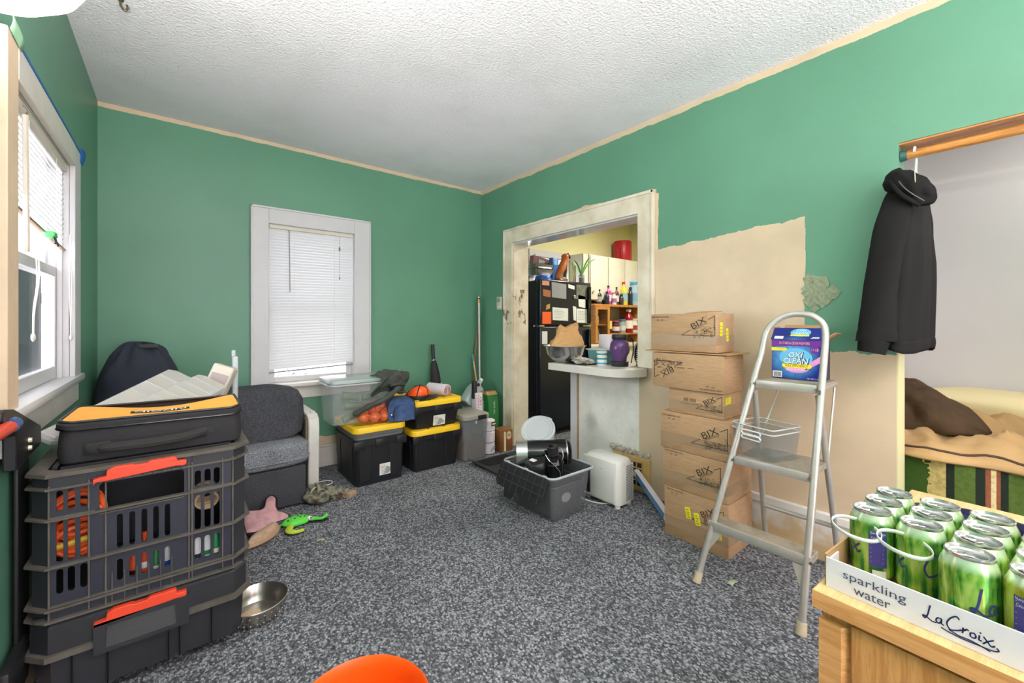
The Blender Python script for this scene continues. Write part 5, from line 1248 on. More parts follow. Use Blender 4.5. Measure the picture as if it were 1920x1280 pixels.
def carton(label, x0, x1, y0, y1, z0, z1, logo=None, keep=None, stickers=(), side_stickers=(), flaps=False, tape=True, rot=0.0, faint=None):
    t = thing('produce_box', label, 'cardboard box', ((x0 + x1) / 2, (y0 + y1) / 2, z0), group='cardboard produce boxes')
    MB().rbox(x0, x1, y0, y1, z0, z1, .004, 2).build('carton', 'card', t)
    # seam between the closed flaps on top
    MB().box((x0 + x1) / 2 - .001, (x0 + x1) / 2 + .001, y0 + .002, y1 - .002, z1 - .001, z1 + .0008).build('flap_seam', 'ink_brown', t)
    if tape:
        a = MB(); zt = z0 + (z1 - z0) * .32
        d1 = Decal((x0, (y0 + y1) / 2, 0), *NX, .0004); d1.rect(a, -(y1 - y0) / 2 + .001, (y1 - y0) / 2 - .001, zt - .026, zt + .026)
        d2 = Decal(((x0 + x1) / 2, y0, 0), *NY, .0004); d2.rect(a, -(x1 - x0) / 2 + .001, (x1 - x0) / 2 - .001, zt - .026, zt + .026)
        a.build('tape', 'card_tape', t, smooth=0, split=True)
    if logo: bix(t, (x0, logo[0], logo[1]), *NX, logo[2], logo[3])
    if keep:
        k = -1 if keep[3] else 1
        dc = Decal((x0, keep[0], keep[1]), (0, -k, 0), (0, 0, k), .001); a = MB()
        dc.text(a, 'KEEP REFRIGERATED', 0, .008, keep[2], .0085); dc.text(a, "34' - 38'", 0, -.008, keep[2] * .38, .009); a.build('lettering', 'ink', t, smooth=0)
    if faint:
        dc = Decal((x0, faint[0], faint[1]), *NX, .001); a = MB()
        for j in range(12): dc.rect(a, .006 * j - .035, .006 * j - .035 + .003 + .001 * (j % 2), -.009, .009) if j != 5 else None
        for j in range(3): dc.rect(a, -.03 + .06 * (j - .4), .02 + .05 * (j - .4), -.024, -.020)
        a.build('barcode', 'ink_brown', t, smooth=0)
    for (yy, zz, w, h, ang) in stickers:
        dc = Decal((x0, yy, zz), (0, -math.cos(ang), math.sin(ang)), (0, math.sin(ang), math.cos(ang)), .0014); a = MB(); dc.rect(a, -w / 2, w / 2, -h / 2, h / 2); s_ = a.build('yellow_label', 'sticker', t, smooth=0)
        a = MB()
        for j in range(4): dc.rect(a, -w * .3, w * .3 - .004 * (j % 2), h * (-.36 + .2 * j), h * (-.31 + .2 * j), .0004)
        a.build('label_print', 'ink', s_, smooth=0)
    for (xx, zz, w, h, ang) in side_stickers:
        dc = Decal((xx, y0, zz), (math.cos(ang), 0, math.sin(ang)), (-math.sin(ang), 0, math.cos(ang)), .0014); a = MB(); dc.rect(a, -w / 2, w / 2, -h / 2, h / 2); s_ = a.build('yellow_label', 'sticker', t, smooth=0)
        a = MB()
        for j in range(3): dc.rect(a, -w * .3, w * .25, h * (-.3 + .25 * j), h * (-.26 + .25 * j), .0004)
        a.build('label_print', 'ink', s_, smooth=0)
    if flaps:
        MB().add([(x0 - .004, y0 - .02, z1 + .004), (x0 - .004, y1 + .045, z1 + .004), (x1, y1 + .045, z1 + .004), (x1 + .03, y0 - .02, z1 + .004), (x0 - .004, y0 - .02, z1 + .009), (x0 - .004, y1 + .045, z1 + .011), (x1, y1 + .045, z1 + .011), (x1 + .03, y0 - .02, z1 + .009)], [(0, 1, 2, 3), (4, 5, 6, 7), (0, 1, 5, 4), (1, 2, 6, 5), (2, 3, 7, 6), (3, 0, 4, 7)]).build('flap', 'card_in', t, smooth=0)
    return t
carton('bottom cardboard produce box standing on the carpet', 2.17, 2.46, .952, 1.308, 0, .274, logo=(1.055, .185, .155, False), keep=(1.245, .255, .10, False), stickers=((1.165, .165, .03, .062, .17), (1.115, .148, .03, .065, .2), (1.035, .10, .03, .03, .1), (1.0, .10, .028, .03, .1)))
carton('cardboard produce box second from the floor with a torn white nick', 2.17, 2.455, .957, 1.318, .2755, .489, logo=(1.075, .400, .165, False), keep=(1.25, .470, .11, False), tape=True)
carton('cardboard produce box third from the floor', 2.17, 2.44, .946, 1.332, .4905, .696, logo=(1.045, .603, .175, False), keep=(1.265, .668, .11, False))
carton('small shallow cardboard produce box, fourth from the floor', 2.185, 2.40, .985, 1.288, .6975, .831, logo=(1.055, .774, .125, False), faint=(1.165, .778, 0), side_stickers=((2.235, .792, .06, .035, .05),))
carton('upside-down cardboard produce box, second from the top', 2.17, 2.40, .976, 1.384, .8325, 1.028, logo=(1.292, .935, .155, True), keep=(1.045, .855, .12, True), faint=(1.235, .972, 0), flaps=True, tape=False)
carton('topmost cardboard produce box with two yellow side labels', 2.17, 2.372, 1.014, 1.394, 1.0405, 1.248, logo=(1.105, 1.180, .165, False), keep=(1.335, 1.222, .11, False), side_stickers=((2.222, 1.165, .028, .072, -.06), (2.292, 1.135, .026, .07, .12)))
MB().add([(2.20, 1.20, 1.249), (2.20, 1.09, 1.2505), (2.34, 1.06, 1.262), (2.34, 1.19, 1.262)], [(0, 1, 2, 3)]).build('top_flap', 'card_in', [o for o in bpy.data.objects if o.name.startswith('produce_box') and o.type == 'EMPTY'][-1], smooth=0, solid=.003)

# ================================================================== STEP LADDER
ld = thing('step_ladder', 'folding aluminium step ladder with looped handrail', 'ladder', (2.1, .76, 0))
LR = lambda z: Vector((1.879 + .27 * z, .969 - .16 * z, z))
RR = lambda z: Vector((1.872 + .275 * z, .552 + .0 * z, z))
pts = [LR(.03), LR(.3), LR(.6), LR(.9)] + [Vector(q) for q in spline([tuple(LR(1.06)), (2.180, .783, 1.16), (2.195, .74, 1.215), (2.205, .69, 1.237), (2.205, .64, 1.238), (2.2, .595, 1.225), (2.188, .556, 1.175), tuple(RR(1.06))], 5)] + [RR(.9), RR(.6), RR(.3), RR(.03)]
MB().tube(pts, .0135, 14).build('handrail_frame', 'alu', ld, smooth=60)
for p in (LR, RR): MB().tube([p(0), p(.045)], [.019, .017], 14).build('rubber_foot', 'rubber_tan', ld)
for z, dep, th, nm in ((.250, .085, .03, 'bottom_step'), (.552, .255, .026, 'middle_step'), (.905, .29, .026, 'top_platform')):
    l, r = LR(z), RR(z); x0 = (l.x + r.x) / 2 + (.0 if dep < .1 else .004)
    y0, y1 = r.y + (.016 if dep > .1 else -.014), l.y - (.016 if dep > .1 else -.014)
    o = MB().box(x0, x0 + dep, y0, y1, z - th + .024, z + .024).build(nm, 'alu_step', ld, bev=.003)
    MB().rbox(x0 - .008, x0 + .003, y0, y1, z - th + .018, z + .028, .003).build('nosing', 'alu', o)
    gr = MB()
    for k in range(int(dep / .012)): gr.box(x0 + .008 + .012 * k, x0 + .012 + .012 * k, y0 + .006, y1 - .006, z + .024, z + .026)
    gr.build('tread_rib', 'alu_step', o, smooth=0, kind='stuff')
    for yy in (y0 - .002, y1 + .002): MB().cyl((x0 - .016, yy, z + .01), (x0 - .008, yy, z + .01), .006, .006, 8).build('bolt', 'bolt', o)
for s_, (a_, b_) in enumerate((((2.135, .818, .885), (2.50, .90, .0)), ((2.135, .566, .885), (2.50, .575, .0)))):
    MB().tube([a_, b_], .0125, 12).build('rear_leg', 'alu', ld)
    MB().tube([Vector(b_) + Vector((0, 0, .0)), Vector(b_) + (Vector(a_) - Vector(b_)) * .04], [.018, .016], 12).build('rubber_foot', 'rubber_tan', ld)
    MB().rbox(a_[0] - .03, a_[0] + .012, a_[1] - (.010 if s_ else -.006), a_[1] - (.014 if s_ else -.010), .84, .915, .002).build('hinge_plate', 'bolt', ld)
MB().tube([(2.40, .875, .245), (2.40, .57, .245)], .0105, 10).build('rear_brace', 'alu', ld)
MB().tube([(2.41, .80, .895), (2.27, .86, .57)], .005, 8).build('support_rod', 'alu', ld); MB().tube([(2.41, .575, .895), (2.29, .572, .57)], .005, 8).build('support_rod', 'alu', ld)
MB().tube([(2.14, .80, .91), (2.42, .80, .915)], .009, 8).tube([(2.14, .572, .91), (2.42, .572, .915)], .009, 8).build('platform_arm', 'alu', ld, split=True)
for p, s_ in ((LR, 1), (RR, -1)):
    q0 = p(.13); q1 = p(.235); MB().add([q0 + Vector((.0, -.004 * s_, 0)), q1 + Vector((0, -.05 * s_, 0)), q1 + Vector((0, -.004 * s_, 0)), q0 + Vector((.008, -.004 * s_, 0)), q1 + Vector((.008, -.05 * s_, 0)), q1 + Vector((.008, -.004 * s_, 0))], [(0, 1, 2), (3, 5, 4), (0, 1, 4, 3), (1, 2, 5, 4)]).build('gusset', 'alu', ld, smooth=0)
# detergent carton on the platform
ZP = .933
ox = thing('detergent_box', 'blue detergent carton with open lid on the ladder platform', 'carton', (2.36, .70, ZP))
def navy():
    q = NT('navy_detergent_print'); v = q.coord('Object'); x, y, z = q.sep(v)
    r = q.math('SQRT', q.math('ADD', q.math('POWER', y, 2.0), q.math('POWER', q.math('SUBTRACT', z, .10), 2.0)))
    g_ = q.smooth(r, .115, .05); st = q.noise(v, 45, 4)
    c = q.mix(q.math('MULTIPLY', g_, q.math('ADD', st, .2)), lin((22, 38, 128)), lin((90, 176, 236))); q.set(Base_Color=c, Roughness=.3); return q.m
M['navy_box'] = navy()
X0, X1, Y0, Y1, H_ = 2.27, 2.40, .592, .792, .185
MB().box(X0, X1, Y0, Y1, ZP, ZP + H_).build('carton', 'navy_box', ox, smooth=0, bev=.002)
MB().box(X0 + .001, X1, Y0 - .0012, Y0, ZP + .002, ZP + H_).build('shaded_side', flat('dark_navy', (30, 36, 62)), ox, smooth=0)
lidm = MB().add([(X0, Y0 - .004, ZP + H_), (X0, Y1 + .004, ZP + H_), (X0 + .055, Y1 + .004, ZP + H_ + .055), (X0 + .055, Y0 - .010, ZP + H_ + .055)], [(0, 1, 2, 3)])
lo = lidm.build('lid_flap', 'navy_box', ox, smooth=0, solid=.003)
MB().add([(X1, Y0, ZP + H_), (X1, Y1, ZP + H_), (X1 + .02, Y1 - .01, ZP + H_ + .07), (X1 + .02, Y0 + .01, ZP + H_ + .07)], [(0, 1, 2, 3)]).add([(X0 + .02, Y0, ZP + H_), (X1, Y0, ZP + H_), (X1, Y0 - .045, ZP + H_ + .03), (X0 + .03, Y0 - .045, ZP + H_ + .035)], [(0, 1, 2, 3)]).add([(X0 + .02, Y1, ZP + H_), (X1, Y1, ZP + H_), (X1, Y1 + .01, ZP + H_ + .06), (X0 + .05, Y1 + .01, ZP + H_ + .06)], [(0, 1, 2, 3)]).build('inner_flap', 'card_in', ox, smooth=0, solid=.003, split=True)
dc = Decal((X0, (Y0 + Y1) / 2, ZP + .09), *NX, .0012)
def prt(nm, m, fn): a = MB(); fn(a); a.build(nm, m, ox, smooth=0)
prt('violet_band', 'violet', lambda a: dc.rect(a, -.1, .1, .066, .094)); prt('pink_swirl', 'pinkprint', lambda a: (dc.disc(a, .005, -.035, .05, .024), dc.poly(a, [(.04, -.045), (.1, -.005), (.1, .025), (.05, -.015)])))
prt('blue_swirl', 'skyblue', lambda a: (dc.disc(a, .0, .012, .068, .045, lift=.0001),)); prt('round_badge', 'violet', lambda a: dc.disc(a, .078, .052, .018, lift=.0004))
prt('yellow_pill', 'yellowprint', lambda a: dc.poly(a, [(-.045 - .01 * math.cos(k * .3927 - PI / 2), -.026 - .01 * math.sin(k * .3927 - PI / 2)) for k in range(9)] + [(.055 + .01 * math.cos(k * .3927 - PI / 2), -.026 + .01 * math.sin(k * .3927 - PI / 2)) for k in range(9)], .0006)); prt('yellow_flag', 'yellowprint', lambda a: (dc.poly(a, [(-.1, .042), (-.04, .042), (-.033, .05), (-.04, .058), (-.1, .058)], .0006)))
prt('lettering_shadow', 'ink', lambda a: (dc.text(a, 'OXI', .001, .024, .062, .031, shear=.2, lift=.0007), dc.text(a, 'CLEAN', .002, -.004, .106, .031, shear=.2, lift=.0007), dc.text(a, 'MAX EFFICIENCY', .005, -.026, .092, .011, shear=.15, lift=.001)))
prt('lettering', 'white_print', lambda a: (dc.text(a, 'OXI', 0, .025, .056, .026, shear=.2, lift=.0012), dc.text(a, 'CLEAN', 0, -.003, .099, .026, shear=.2, lift=.0012), dc.text(a, 'ODOR BLASTERS', 0, -.043, .075, .008, lift=.0012), dc.text(a, 'NET WT 11 LB', .07, -.082, .045, .006, lift=.0012)))
prt('band_lettering', flat('peach_print', (250, 200, 180)), lambda a: (dc.text(a, '2X STAIN & ODOR FIGHTERS', -.005, .080, .125, .012, lift=.0012), dc.text(a, '11 LB', .078, .052, .026, .011, lift=.0012)))
prt('barcode_patch', 'paper', lambda a: dc.rect(a, -.095, -.055, -.085, -.055, .0006)); prt('barcode', 'ink', lambda a: [dc.rect(a, -.09 + .004 * k, -.088 + .004 * k, -.082, -.060, .001) for k in range(8)])
d2 = Decal((X0 + .0275, (Y0 + Y1) / 2, ZP + H_ + .0275), (0, -1, 0), (1, 0, 1), .0025)
prt('lid_swirl', 'skyblue', lambda a: d2.disc(a, .012, .008, .042, .026)); prt('lid_pill', 'yellowprint', lambda a: d2.rect(a, -.026, .05, -.016, -.006, .0004))
prt('lid_lettering', 'white_print', lambda a: (d2.text(a, 'OXI', .012, .022, .036, .014, shear=.2, lift=.0008), d2.text(a, 'CLEAN', .012, .004, .060, .014, shear=.2, lift=.0008), d2.rect(a, -.09, -.052, -.036, -.018, .0004), d2.rect(a, .06, .092, -.03, -.027, .0004), d2.rect(a, .065, .092, -.024, -.021, .0004)))
# nested clear bins on the middle step
for k, lbl in enumerate(('lower of two nested clear plastic bins on the middle step', 'upper of two nested clear plastic bins on the middle step')):
    t = thing('clear_bin', lbl, 'bin', (2.145, .775, .580 + .022 * k), math.radians(-14), group='nested clear bins')
    z0 = .004 + .0 * k
    MB().loft([rrect(0, 0, z0, .185, .185, .018), rrect(0, 0, .125, .205, .205, .02)], True, False).build('shell', 'clear', t, smooth=40, world=False)
    MB().tube(rrect(0, 0, .125, .206, .206, .02), .0032, 6, closed=True).build('rim', 'clear_edge', t, world=False)
    MB().tube([(-.102, -.042, .085), (-.103, -.046, .095), (-.103, -.04, .103), (-.103, .04, .103), (-.103, .046, .095), (-.102, .042, .085)], .0034, 6, closed=True).build('handle', flat('bright_edge', (236, 238, 240), .2), t, world=False)

# ================================================================== HOODIE IN THE DOORWAY
rd = thing('hanging_rod', 'honey wood rod across the top of the bedroom doorway', 'rod', (2.60, -.1, 1.96))
MB().tube([(2.595, DY1 - .03, 1.962), (2.595, DY0 + .002, 1.962)], .019, 16).build('pole', 'wood_honey', rd)
MB().cyl((2.595, DY1 - .008, 1.962), (2.595, DY1 - .03, 1.962), .026, .022, 16).build('end_cup', flat('dark_teal', (46, 92, 88)), rd)
hg = thing('clothes_hanger', 'white plastic hanger hooked on the wooden rod', 'hanger', (2.595, .325, 1.88))
MB().tube(spline([(2.575, .325, 1.965), (2.58, .325, 1.985), (2.60, .325, 1.990), (2.618, .325, 1.965), (2.612, .323, 1.93), (2.595, .322, 1.895), (2.595, .322, 1.87)], 5), .0045, 8).build('hook', 'white_plastic', hg)
MB().tube([(2.50, .33, 1.745), (2.54, .325, 1.79), (2.595, .322, 1.872), (2.65, .32, 1.79), (2.69, .315, 1.745)], .006, 8).build('shoulder_bar', 'white_plastic', hg)
ho = thing('black_hoodie', 'black hooded sweatshirt hanging in the bedroom doorway', 'sweatshirt', (2.59, .33, 1.10))
def body(u, v):
    a = 2 * PI * u; z = 1.800 - .665 * v
    hx = .06 + .155 * min(1, v * 3.2) ** .7 + .015 * v; hy = .042 + .022 * min(1, v * 2) + .012 * v
    rip = 1 + (.10 * math.sin(a * 6 + 1.3) + .07 * math.sin(a * 11 + v * 3)) * min(1, v * 1.6)
    x, y = hx * math.cos(a), hy * math.sin(a) * rip
    return (2.60 + x, .328 + .022 * v + y - .012 * math.cos(a) * v, z + .01 * math.sin(a * 3))
MB().grid(body, 72, 26).build('body', 'hoodie', ho, smooth=70)
def hem(u, v):
    x, y, z = body(u, 1.0); a = 2 * PI * u
    return (2.60 + (x - 2.60) * (.985 - .01 * math.sin(PI * v)), .350 + (y - .350) * (.96 + .05 * math.sin(PI * v)), z - .058 * v)
MB().grid(hem, 72, 4).build('hem_band', 'hoodie', ho, smooth=70, solid=.004)
def sleeve(pts, rad, nm, sd):
    c_ = spline(pts, 5); n = len(c_)
    def fn(u, v):
        i = min(n - 1, int(u * (n - 1) + .5)); p = Vector(c_[i]); r = rad[0] + (rad[1] - rad[0]) * u
        a = 2 * PI * v; k = 1 + .07 * math.sin(a * 3 + u * 6 + sd) + .10 * noise.noise(Vector((math.cos(a) * 1.2, math.sin(a) * 1.2, u * 7 + sd)))
        if u > .86: k *= 1.05
        return (p.x + r * .62 * k * math.cos(a), p.y + r * k * math.sin(a), p.z)
    MB().grid(fn, n - 1, 28).build(nm, 'hoodie', ho, smooth=70)
    e = Vector(c_[-1]); f = Vector(c_[-3]); d = (e - f).normalized(); q = e + d * .052
    MB().tube([e - d * .004, e + d * .02, q], [rad[1] * .82, rad[1] * .78, rad[1] * .72], 18, flat=1.0).build('cuff', 'hoodie', ho, smooth=70)
sleeve([(2.50, .345, 1.80), (2.42, .362, 1.70), (2.385, .385, 1.52), (2.37, .402, 1.34), (2.365, .415, 1.19), (2.36, .425, 1.12)], (.050, .066), 'sleeve', 0)
sleeve([(2.70, .335, 1.80), (2.77, .335, 1.70), (2.79, .335, 1.50), (2.79, .335, 1.30), (2.78, .335, 1.12)], (.045, .052), 'sleeve', 3)
# hood slumped over the near shoulder: a soft oval pouch with a rolled mouth
e1 = Vector((0, -.58, -.81)).normalized(); e3 = Vector((-1, 0, 0)); e2 = e3.cross(e1); HC = Vector((2.405, .306, 1.765))
hmx = Matrix(((e1.x, e2.x, e3.x, HC.x), (e1.y, e2.y, e3.y, HC.y), (e1.z, e2.z, e3.z, HC.z), (0, 0, 0, 1)))
MB().blob((0, 0, 0), (.092, .050, .050), .22, 1.8, 40, 28, 1.0, 2.0, mx=hmx).build('hood', 'hoodie', ho, smooth=80)
MB().tube([tuple(hmx @ Vector((-.075 + .150 * k / 24, -.030 - .012 * math.sin(PI * k / 24), .012 + .034 * math.sin(PI * k / 24)))) for k in range(25)], .009, 10).build('hood_edge', 'hoodie', ho, smooth=70)
MB().tube([tuple(hmx @ Vector((-.070 + .145 * k / 24, -.010 - .010 * math.sin(PI * k / 24), .020 + .033 * math.sin(PI * k / 24)))) for k in range(25)], .0022, 7).build('hood_seam', flat('seam_grey', (96, 92, 84)), ho)
MB().tube([tuple(hmx @ Vector((-.05 + .05 * k / 12, .045 - .030 * k / 12, .028 + .022 * k / 12))) for k in range(13)], .0022, 6).build('drawstring', flat('pale_drawstring', (180, 172, 150)), ho)
MB().blob((2.455, .362, 1.815), (.060, .046, .058), .2, 2.0, 28, 20, seed=5).build('neck_fold', 'hoodie', ho, smooth=80)

# ================================================================== BED IN THE NEXT ROOM
bd = thing('bed', 'bed with green striped blanket seen through the doorway', 'bed', (3.35, -.3, 0))
def m_blanket():
    q = NT('green_striped_blanket'); v = q.coord(); x, y, z = q.sep(v)
    G, K, R_, C_, T_ = lin((86, 106, 50)), lin((38, 46, 40)), lin((142, 86, 62)), lin((214, 196, 146)), lin((190, 170, 112))
    c = q.mix(0.0, G, G)
    def band(c, a, b, col): return q.mix(AND(q, gt(q, y, a), lt(q, y, b)), c, col)
    y = q.math('SUBTRACT', y, .3)
    c = band(c, .236, .62, T_); c = band(c, .213, .240, K)
    c = band(c, .121, .150, K); c = band(c, .105, .121, R_); c = band(c, .090, .105, C_); c = band(c, .078, .090, R_); c = band(c, .056, .078, K)
    tree = AND(q, gt(q, q.math('ADD', y, q.math('MULTIPLY', q.noise(v, 20, 3), .16)), .375), lt(q, y, .9))
    c = q.mix(tree, c, lin((58, 84, 36)))
    c = q.mix(q.math('MULTIPLY', q.smooth(q.noise(v, 60, 3), .4, .7), .3), c, lin((50, 56, 30)))
    q.set(Base_Color=c, Roughness=.95); q.bump(q.noise(v, 160, 3), .5, .004); q.b.inputs['Specular IOR Level'].default_value = .1; return q.m
MB().rbox(2.765, 3.93, -1.45, .78, .03, .58, .03, 3).build('mattress', 'cream_cloth', bd)
bl_ = MB().grid(lambda u, v: (2.745 + .008 * math.sin(v * 30) + (0 if u < .8 else (u - .8) * 2.5), -.62 + 1.40 * v, .10 + .475 * min(1, u / .8) + (.008 if u > .8 else 0)), 20, 60).build('blanket', m_blanket(), bd, smooth=60, solid=.008)
qd = thing('tan_comforter', 'rumpled tan comforter spread over the bed', 'comforter', (3.2, 0, .6))
def quilt(u, v):
    x = 2.715 + 1.10 * u; y = -.66 + 1.42 * v
    p = Vector((x * 3.2, y * 3.2, 1))
    z = .605 + .045 * math.sin(PI * min(1, u * 3.5) / 2) + (.065 * (noise.noise(p) * .6 + abs(noise.noise(p * 2.1)) * .75) + .085 * (.35 - abs(noise.noise(p * 2.6 + Vector((4, 1, 0))))) + .02 * noise.noise(p * 7)) * min(1, u * 6) + .03 * math.sin(y * 14 + x * 9) * min(1, u * 4) + .09 * max(0, y - .1) * min(1, u * 2.5)
    if u < .08: z -= .035 * (1 - u / .08) ; 
    return (x + .018 * math.sin(y * 17) * (1 - u), y, z)
MB().grid(quilt, 60, 80).build('cover', 'tan_quilt', qd, smooth=70, solid=.012)
MB().tube([Vector(quilt(.035, j / 60)) + Vector((0, 0, .010)) for j in range(61)], .0055, 6).build('piping', 'piping', qd)
jb = thing('brown_quilt', 'dark brown quilted bundle heaped at the head of the bed', 'quilt', (3.1, .45, .68))
def heap(u, v):
    y = .74 - .62 * v; a = PI * u
    h = .33 * (1 - v) ** .7 * (1 - .25 * max(0, .35 - v)) + .03; w = .24 * (1 - .25 * v)
    d_ = Vector((math.cos(a), v * 3, math.sin(a))); k = 1 + .12 * noise.noise(d_ * 3.1) + .05 * math.sin(v * 18 + a * 2) + .07 * (.3 - abs(noise.noise(d_ * 6)))
    if v > .8: k *= math.sqrt(max(.01, 1 - ((v - .8) / .2) ** 2))
    return (3.10 - w * math.cos(a) * k, y, .66 + h * max(0, math.sin(a)) ** .8 * k)
MB().grid(heap, 30, 40).build('cover', 'brown_cloth', jb, smooth=70, solid=.01)
cpil = thing('cream_pillow', 'cream pillow against the bedroom wall', 'pillow', (3.72, .05, .64))
cushion(MB(), 3.50, 3.93, -.45, .50, .60, .80, .6, .10, 7).build('case', 'cream_cloth', cpil, smooth=70)

# ================================================================== DESK WITH SPARKLING WATER
dk = thing('oak_desk', 'oak laminate desk at the right edge carrying the can tray', 'desk', (.882, .243, 0), math.radians(-2.5))
ZD = .73
# local frame: x = away from the window side, y = along the front towards the camera is negative
MB().rbox(0, .74, -.95, 0, ZD - .032, ZD, .002, 1).build('top', 'oak_x', dk, world=False)
MB().box(-.0012, 0, -.95, 0, ZD - .031, ZD - .001).build('front_edging', 'oak_y', dk, world=False)
MB().box(.018, .70, -.93, -.012, .01, ZD - .033).build('carcass', 'oak_z', dk, world=False)
MB().poly([(.006, -.008, .02), (.006, -.040, .02), (.020, -.052, .02), (.020, -.008, .02)], ZD - .070).build('corner_stile', 'oak_y', dk, world=False)
MB().rbox(.008, .020, -.93, -.053, .03, ZD - .040, .003).build('drawer_front', 'oak_z', dk, world=False)
MB().tube([(.002, -.42, .50), (-.022, -.44, .50), (-.022, -.56, .50), (.002, -.58, .50)], .006, 8).build('pull', 'steel', dk, world=False)
DZm = Matrix.Translation((.882, .243, 0)) @ Matrix.Rotation(math.radians(-2.5), 4, 'Z')
ty = thing('can_tray', 'white carton tray of sparkling water with blue lettering', 'tray', (.90, .235, ZD + .0005), math.radians(-4.5))
TL, TW, TH = .44, .285, .052; FX, FY = .012, -.005
tm = 'white_card'
MB().box(FX, FX + TW, FY - TL, FY, .0, .003).build('bottom', 'card_in', ty, world=False)
MB().box(FX - .003, FX, FY - TL, FY, 0, TH).build('front_wall', tm, ty, world=False)
MB().box(FX + TW, FX + TW + .003, FY - TL, FY, 0, TH).build('back_wall', tm, ty, world=False)
MB().box(FX, FX + TW, FY, FY + .003, 0, TH + .004).build('end_wall', 'card_in', ty, world=False)
MB().box(FX + .001, FX + .05, FY - .0025, FY, 0.0, TH - .006).build('glue_flap', tm, ty, world=False)
MB().box(FX, FX + TW, FY - TL - .003, FY - TL, 0, TH).build('end_wall', tm, ty, world=False)
def lpr(nm, m, par, dcl, fn): a = MB(); fn(dcl, a); return a.build(nm, m, par, smooth=0, world=False)
dc = Decal((FX - .003, FY, 0), (0, -1, 0), (0, 0, 1), .0006)
lpr('lettering', flat('slate_ink', (70, 72, 104)), ty, dc, lambda d, a: (d.text(a, 'sparkling', .066, .032, .082, .018), d.text(a, 'water', .064, .013, .048, .012)))
LC = {  # handwritten word as pen strokes in units of x-height
    'L': [(0.55, 1.9), (0.45, 1.4), (0.3, .6), (0.05, .05), (-.15, .25), (.15, .3), (.7, -.05), (1.1, .0)],
    'a': [(1.6, .75), (1.25, .7), (1.1, .3), (1.3, .05), (1.55, .3), (1.62, .7), (1.6, .2), (1.8, .05)],
    'C': [(3.2, 1.6), (2.95, 1.85), (2.4, 1.3), (2.1, .5), (2.4, -.1), (3.0, .1), (3.4, .4)],
    'r': [(3.5, .1), (3.55, .75), (3.6, .45), (3.85, .75), (4.0, .7)],
    'o': [(4.5, .65), (4.2, .5), (4.2, .1), (4.5, .05), (4.65, .35), (4.5, .65)],
    'i': [(4.95, .65), (4.9, .1), (5.1, .1)], 'dot': [(5.0, 1.0), (5.05, 1.05)],
    'x1': [(5.3, .7), (5.6, .3), (5.9, -.1), (6.2, .1)], 'x2': [(6.1, .75), (5.6, .3), (5.25, -.15)],
    'u1': [(1.6, -.35), (2.4, -.55), (3.6, -.65), (4.8, -.6), (6.0, -.55), (6.5, -.3), (6.4, -.05)], 'u2': [(2.3, -.2), (3.2, -.45), (4.4, -.45), (5.8, -.75)]}
def penword(d, a, x, y, s, keys, lift=0):
    for k in keys:
        q = [(p[0], p[1]) for p in spline([(u, v, 0) for u, v in LC[k]], 5)]
        d.line(a, [(x + u * s, y + v * s) for u, v in q], s * .16, lift)
lpr('script_lettering', 'ink_blue', ty, dc, lambda d, a: penword(d, a, .128, .018, .0115, LC.keys()))
# cans
def m_can(name, a, b, c):
    q = NT(name); v = q.coord('Object'); x, y, z = q.sep(v)
    st = q.stretch(v, (1, 1, .12)); n = q.noise(st, 38, 3, .6, 1.2); n2 = q.noise(v, 30, 3)
    col = q.ramp(q.math('ADD', q.math('MULTIPLY', n, .75), q.math('MULTIPLY', n2, .25)), [(.42, lin(a)), (.50, lin(b)), (.60, lin(c))])
    sh = q.smooth(z, .098, .112); col = q.mix(sh, col, lin((206, 222, 190)))
    q.set(Base_Color=col, Roughness=.22, Metallic=.55); return q.m
M['can_lime'] = m_can('lime_can', (30, 112, 60), (120, 176, 60), (196, 214, 110))
M['can_lemon'] = m_can('lemon_can', (140, 160, 30), (206, 208, 60), (236, 226, 130))
lid_m = mat('can_lid', (206, 204, 202), .22, .9)
def make_can(m):
    t = thing('soda_can', 'can', 'can', (0, 0, 0), group='sparkling water cans')
    MB().lathe([(.022, .0), (.026, .001), (.0328, .010), (.033, .014), (.033, .098), (.0318, .104), (.0272, .1155), (.0265, .117)], n=36, cap0=True).build('body', m, t, smooth=50, world=False)
    l = MB().lathe([(.0265, .1165), (.0277, .1185), (.0277, .1215), (.0262, .1218), (.0250, .1165), (.0235, .1155), (.0, .1155)], n=36).build('lid', lid_m, t, smooth=40, world=False)
    MB().rbox(-.006, .006, -.004, .020, .1162, .1172, .0005, 1).tube([(.0065 * math.cos(2 * PI * k / 14), .012 + .008 * math.sin(2 * PI * k / 14), .1176) for k in range(14)], .0012, 5, closed=True).build('pull_tab', lid_m, l, world=False)
    MB().tube([(.013 * math.cos(2 * PI * k / 20) * .8, -.010 + .011 * math.sin(2 * PI * k / 20), .1158) for k in range(20)], .0006, 4, closed=True).build('score_line', 'wand_grey', l, world=False)
    return t
cA, cB = make_can('can_lime'), make_can('can_lemon'); usedA = usedB = False
TM = Matrix.Translation((.90, .235, ZD + .0005)) @ Matrix.Rotation(math.radians(-4.5), 4, 'Z')
rows = ['frontmost', 'second', 'third', 'rearmost']; ordn = ['first', 'second', 'third', 'fourth', 'fifth', 'sixth']; random.seed(9); cans = {}
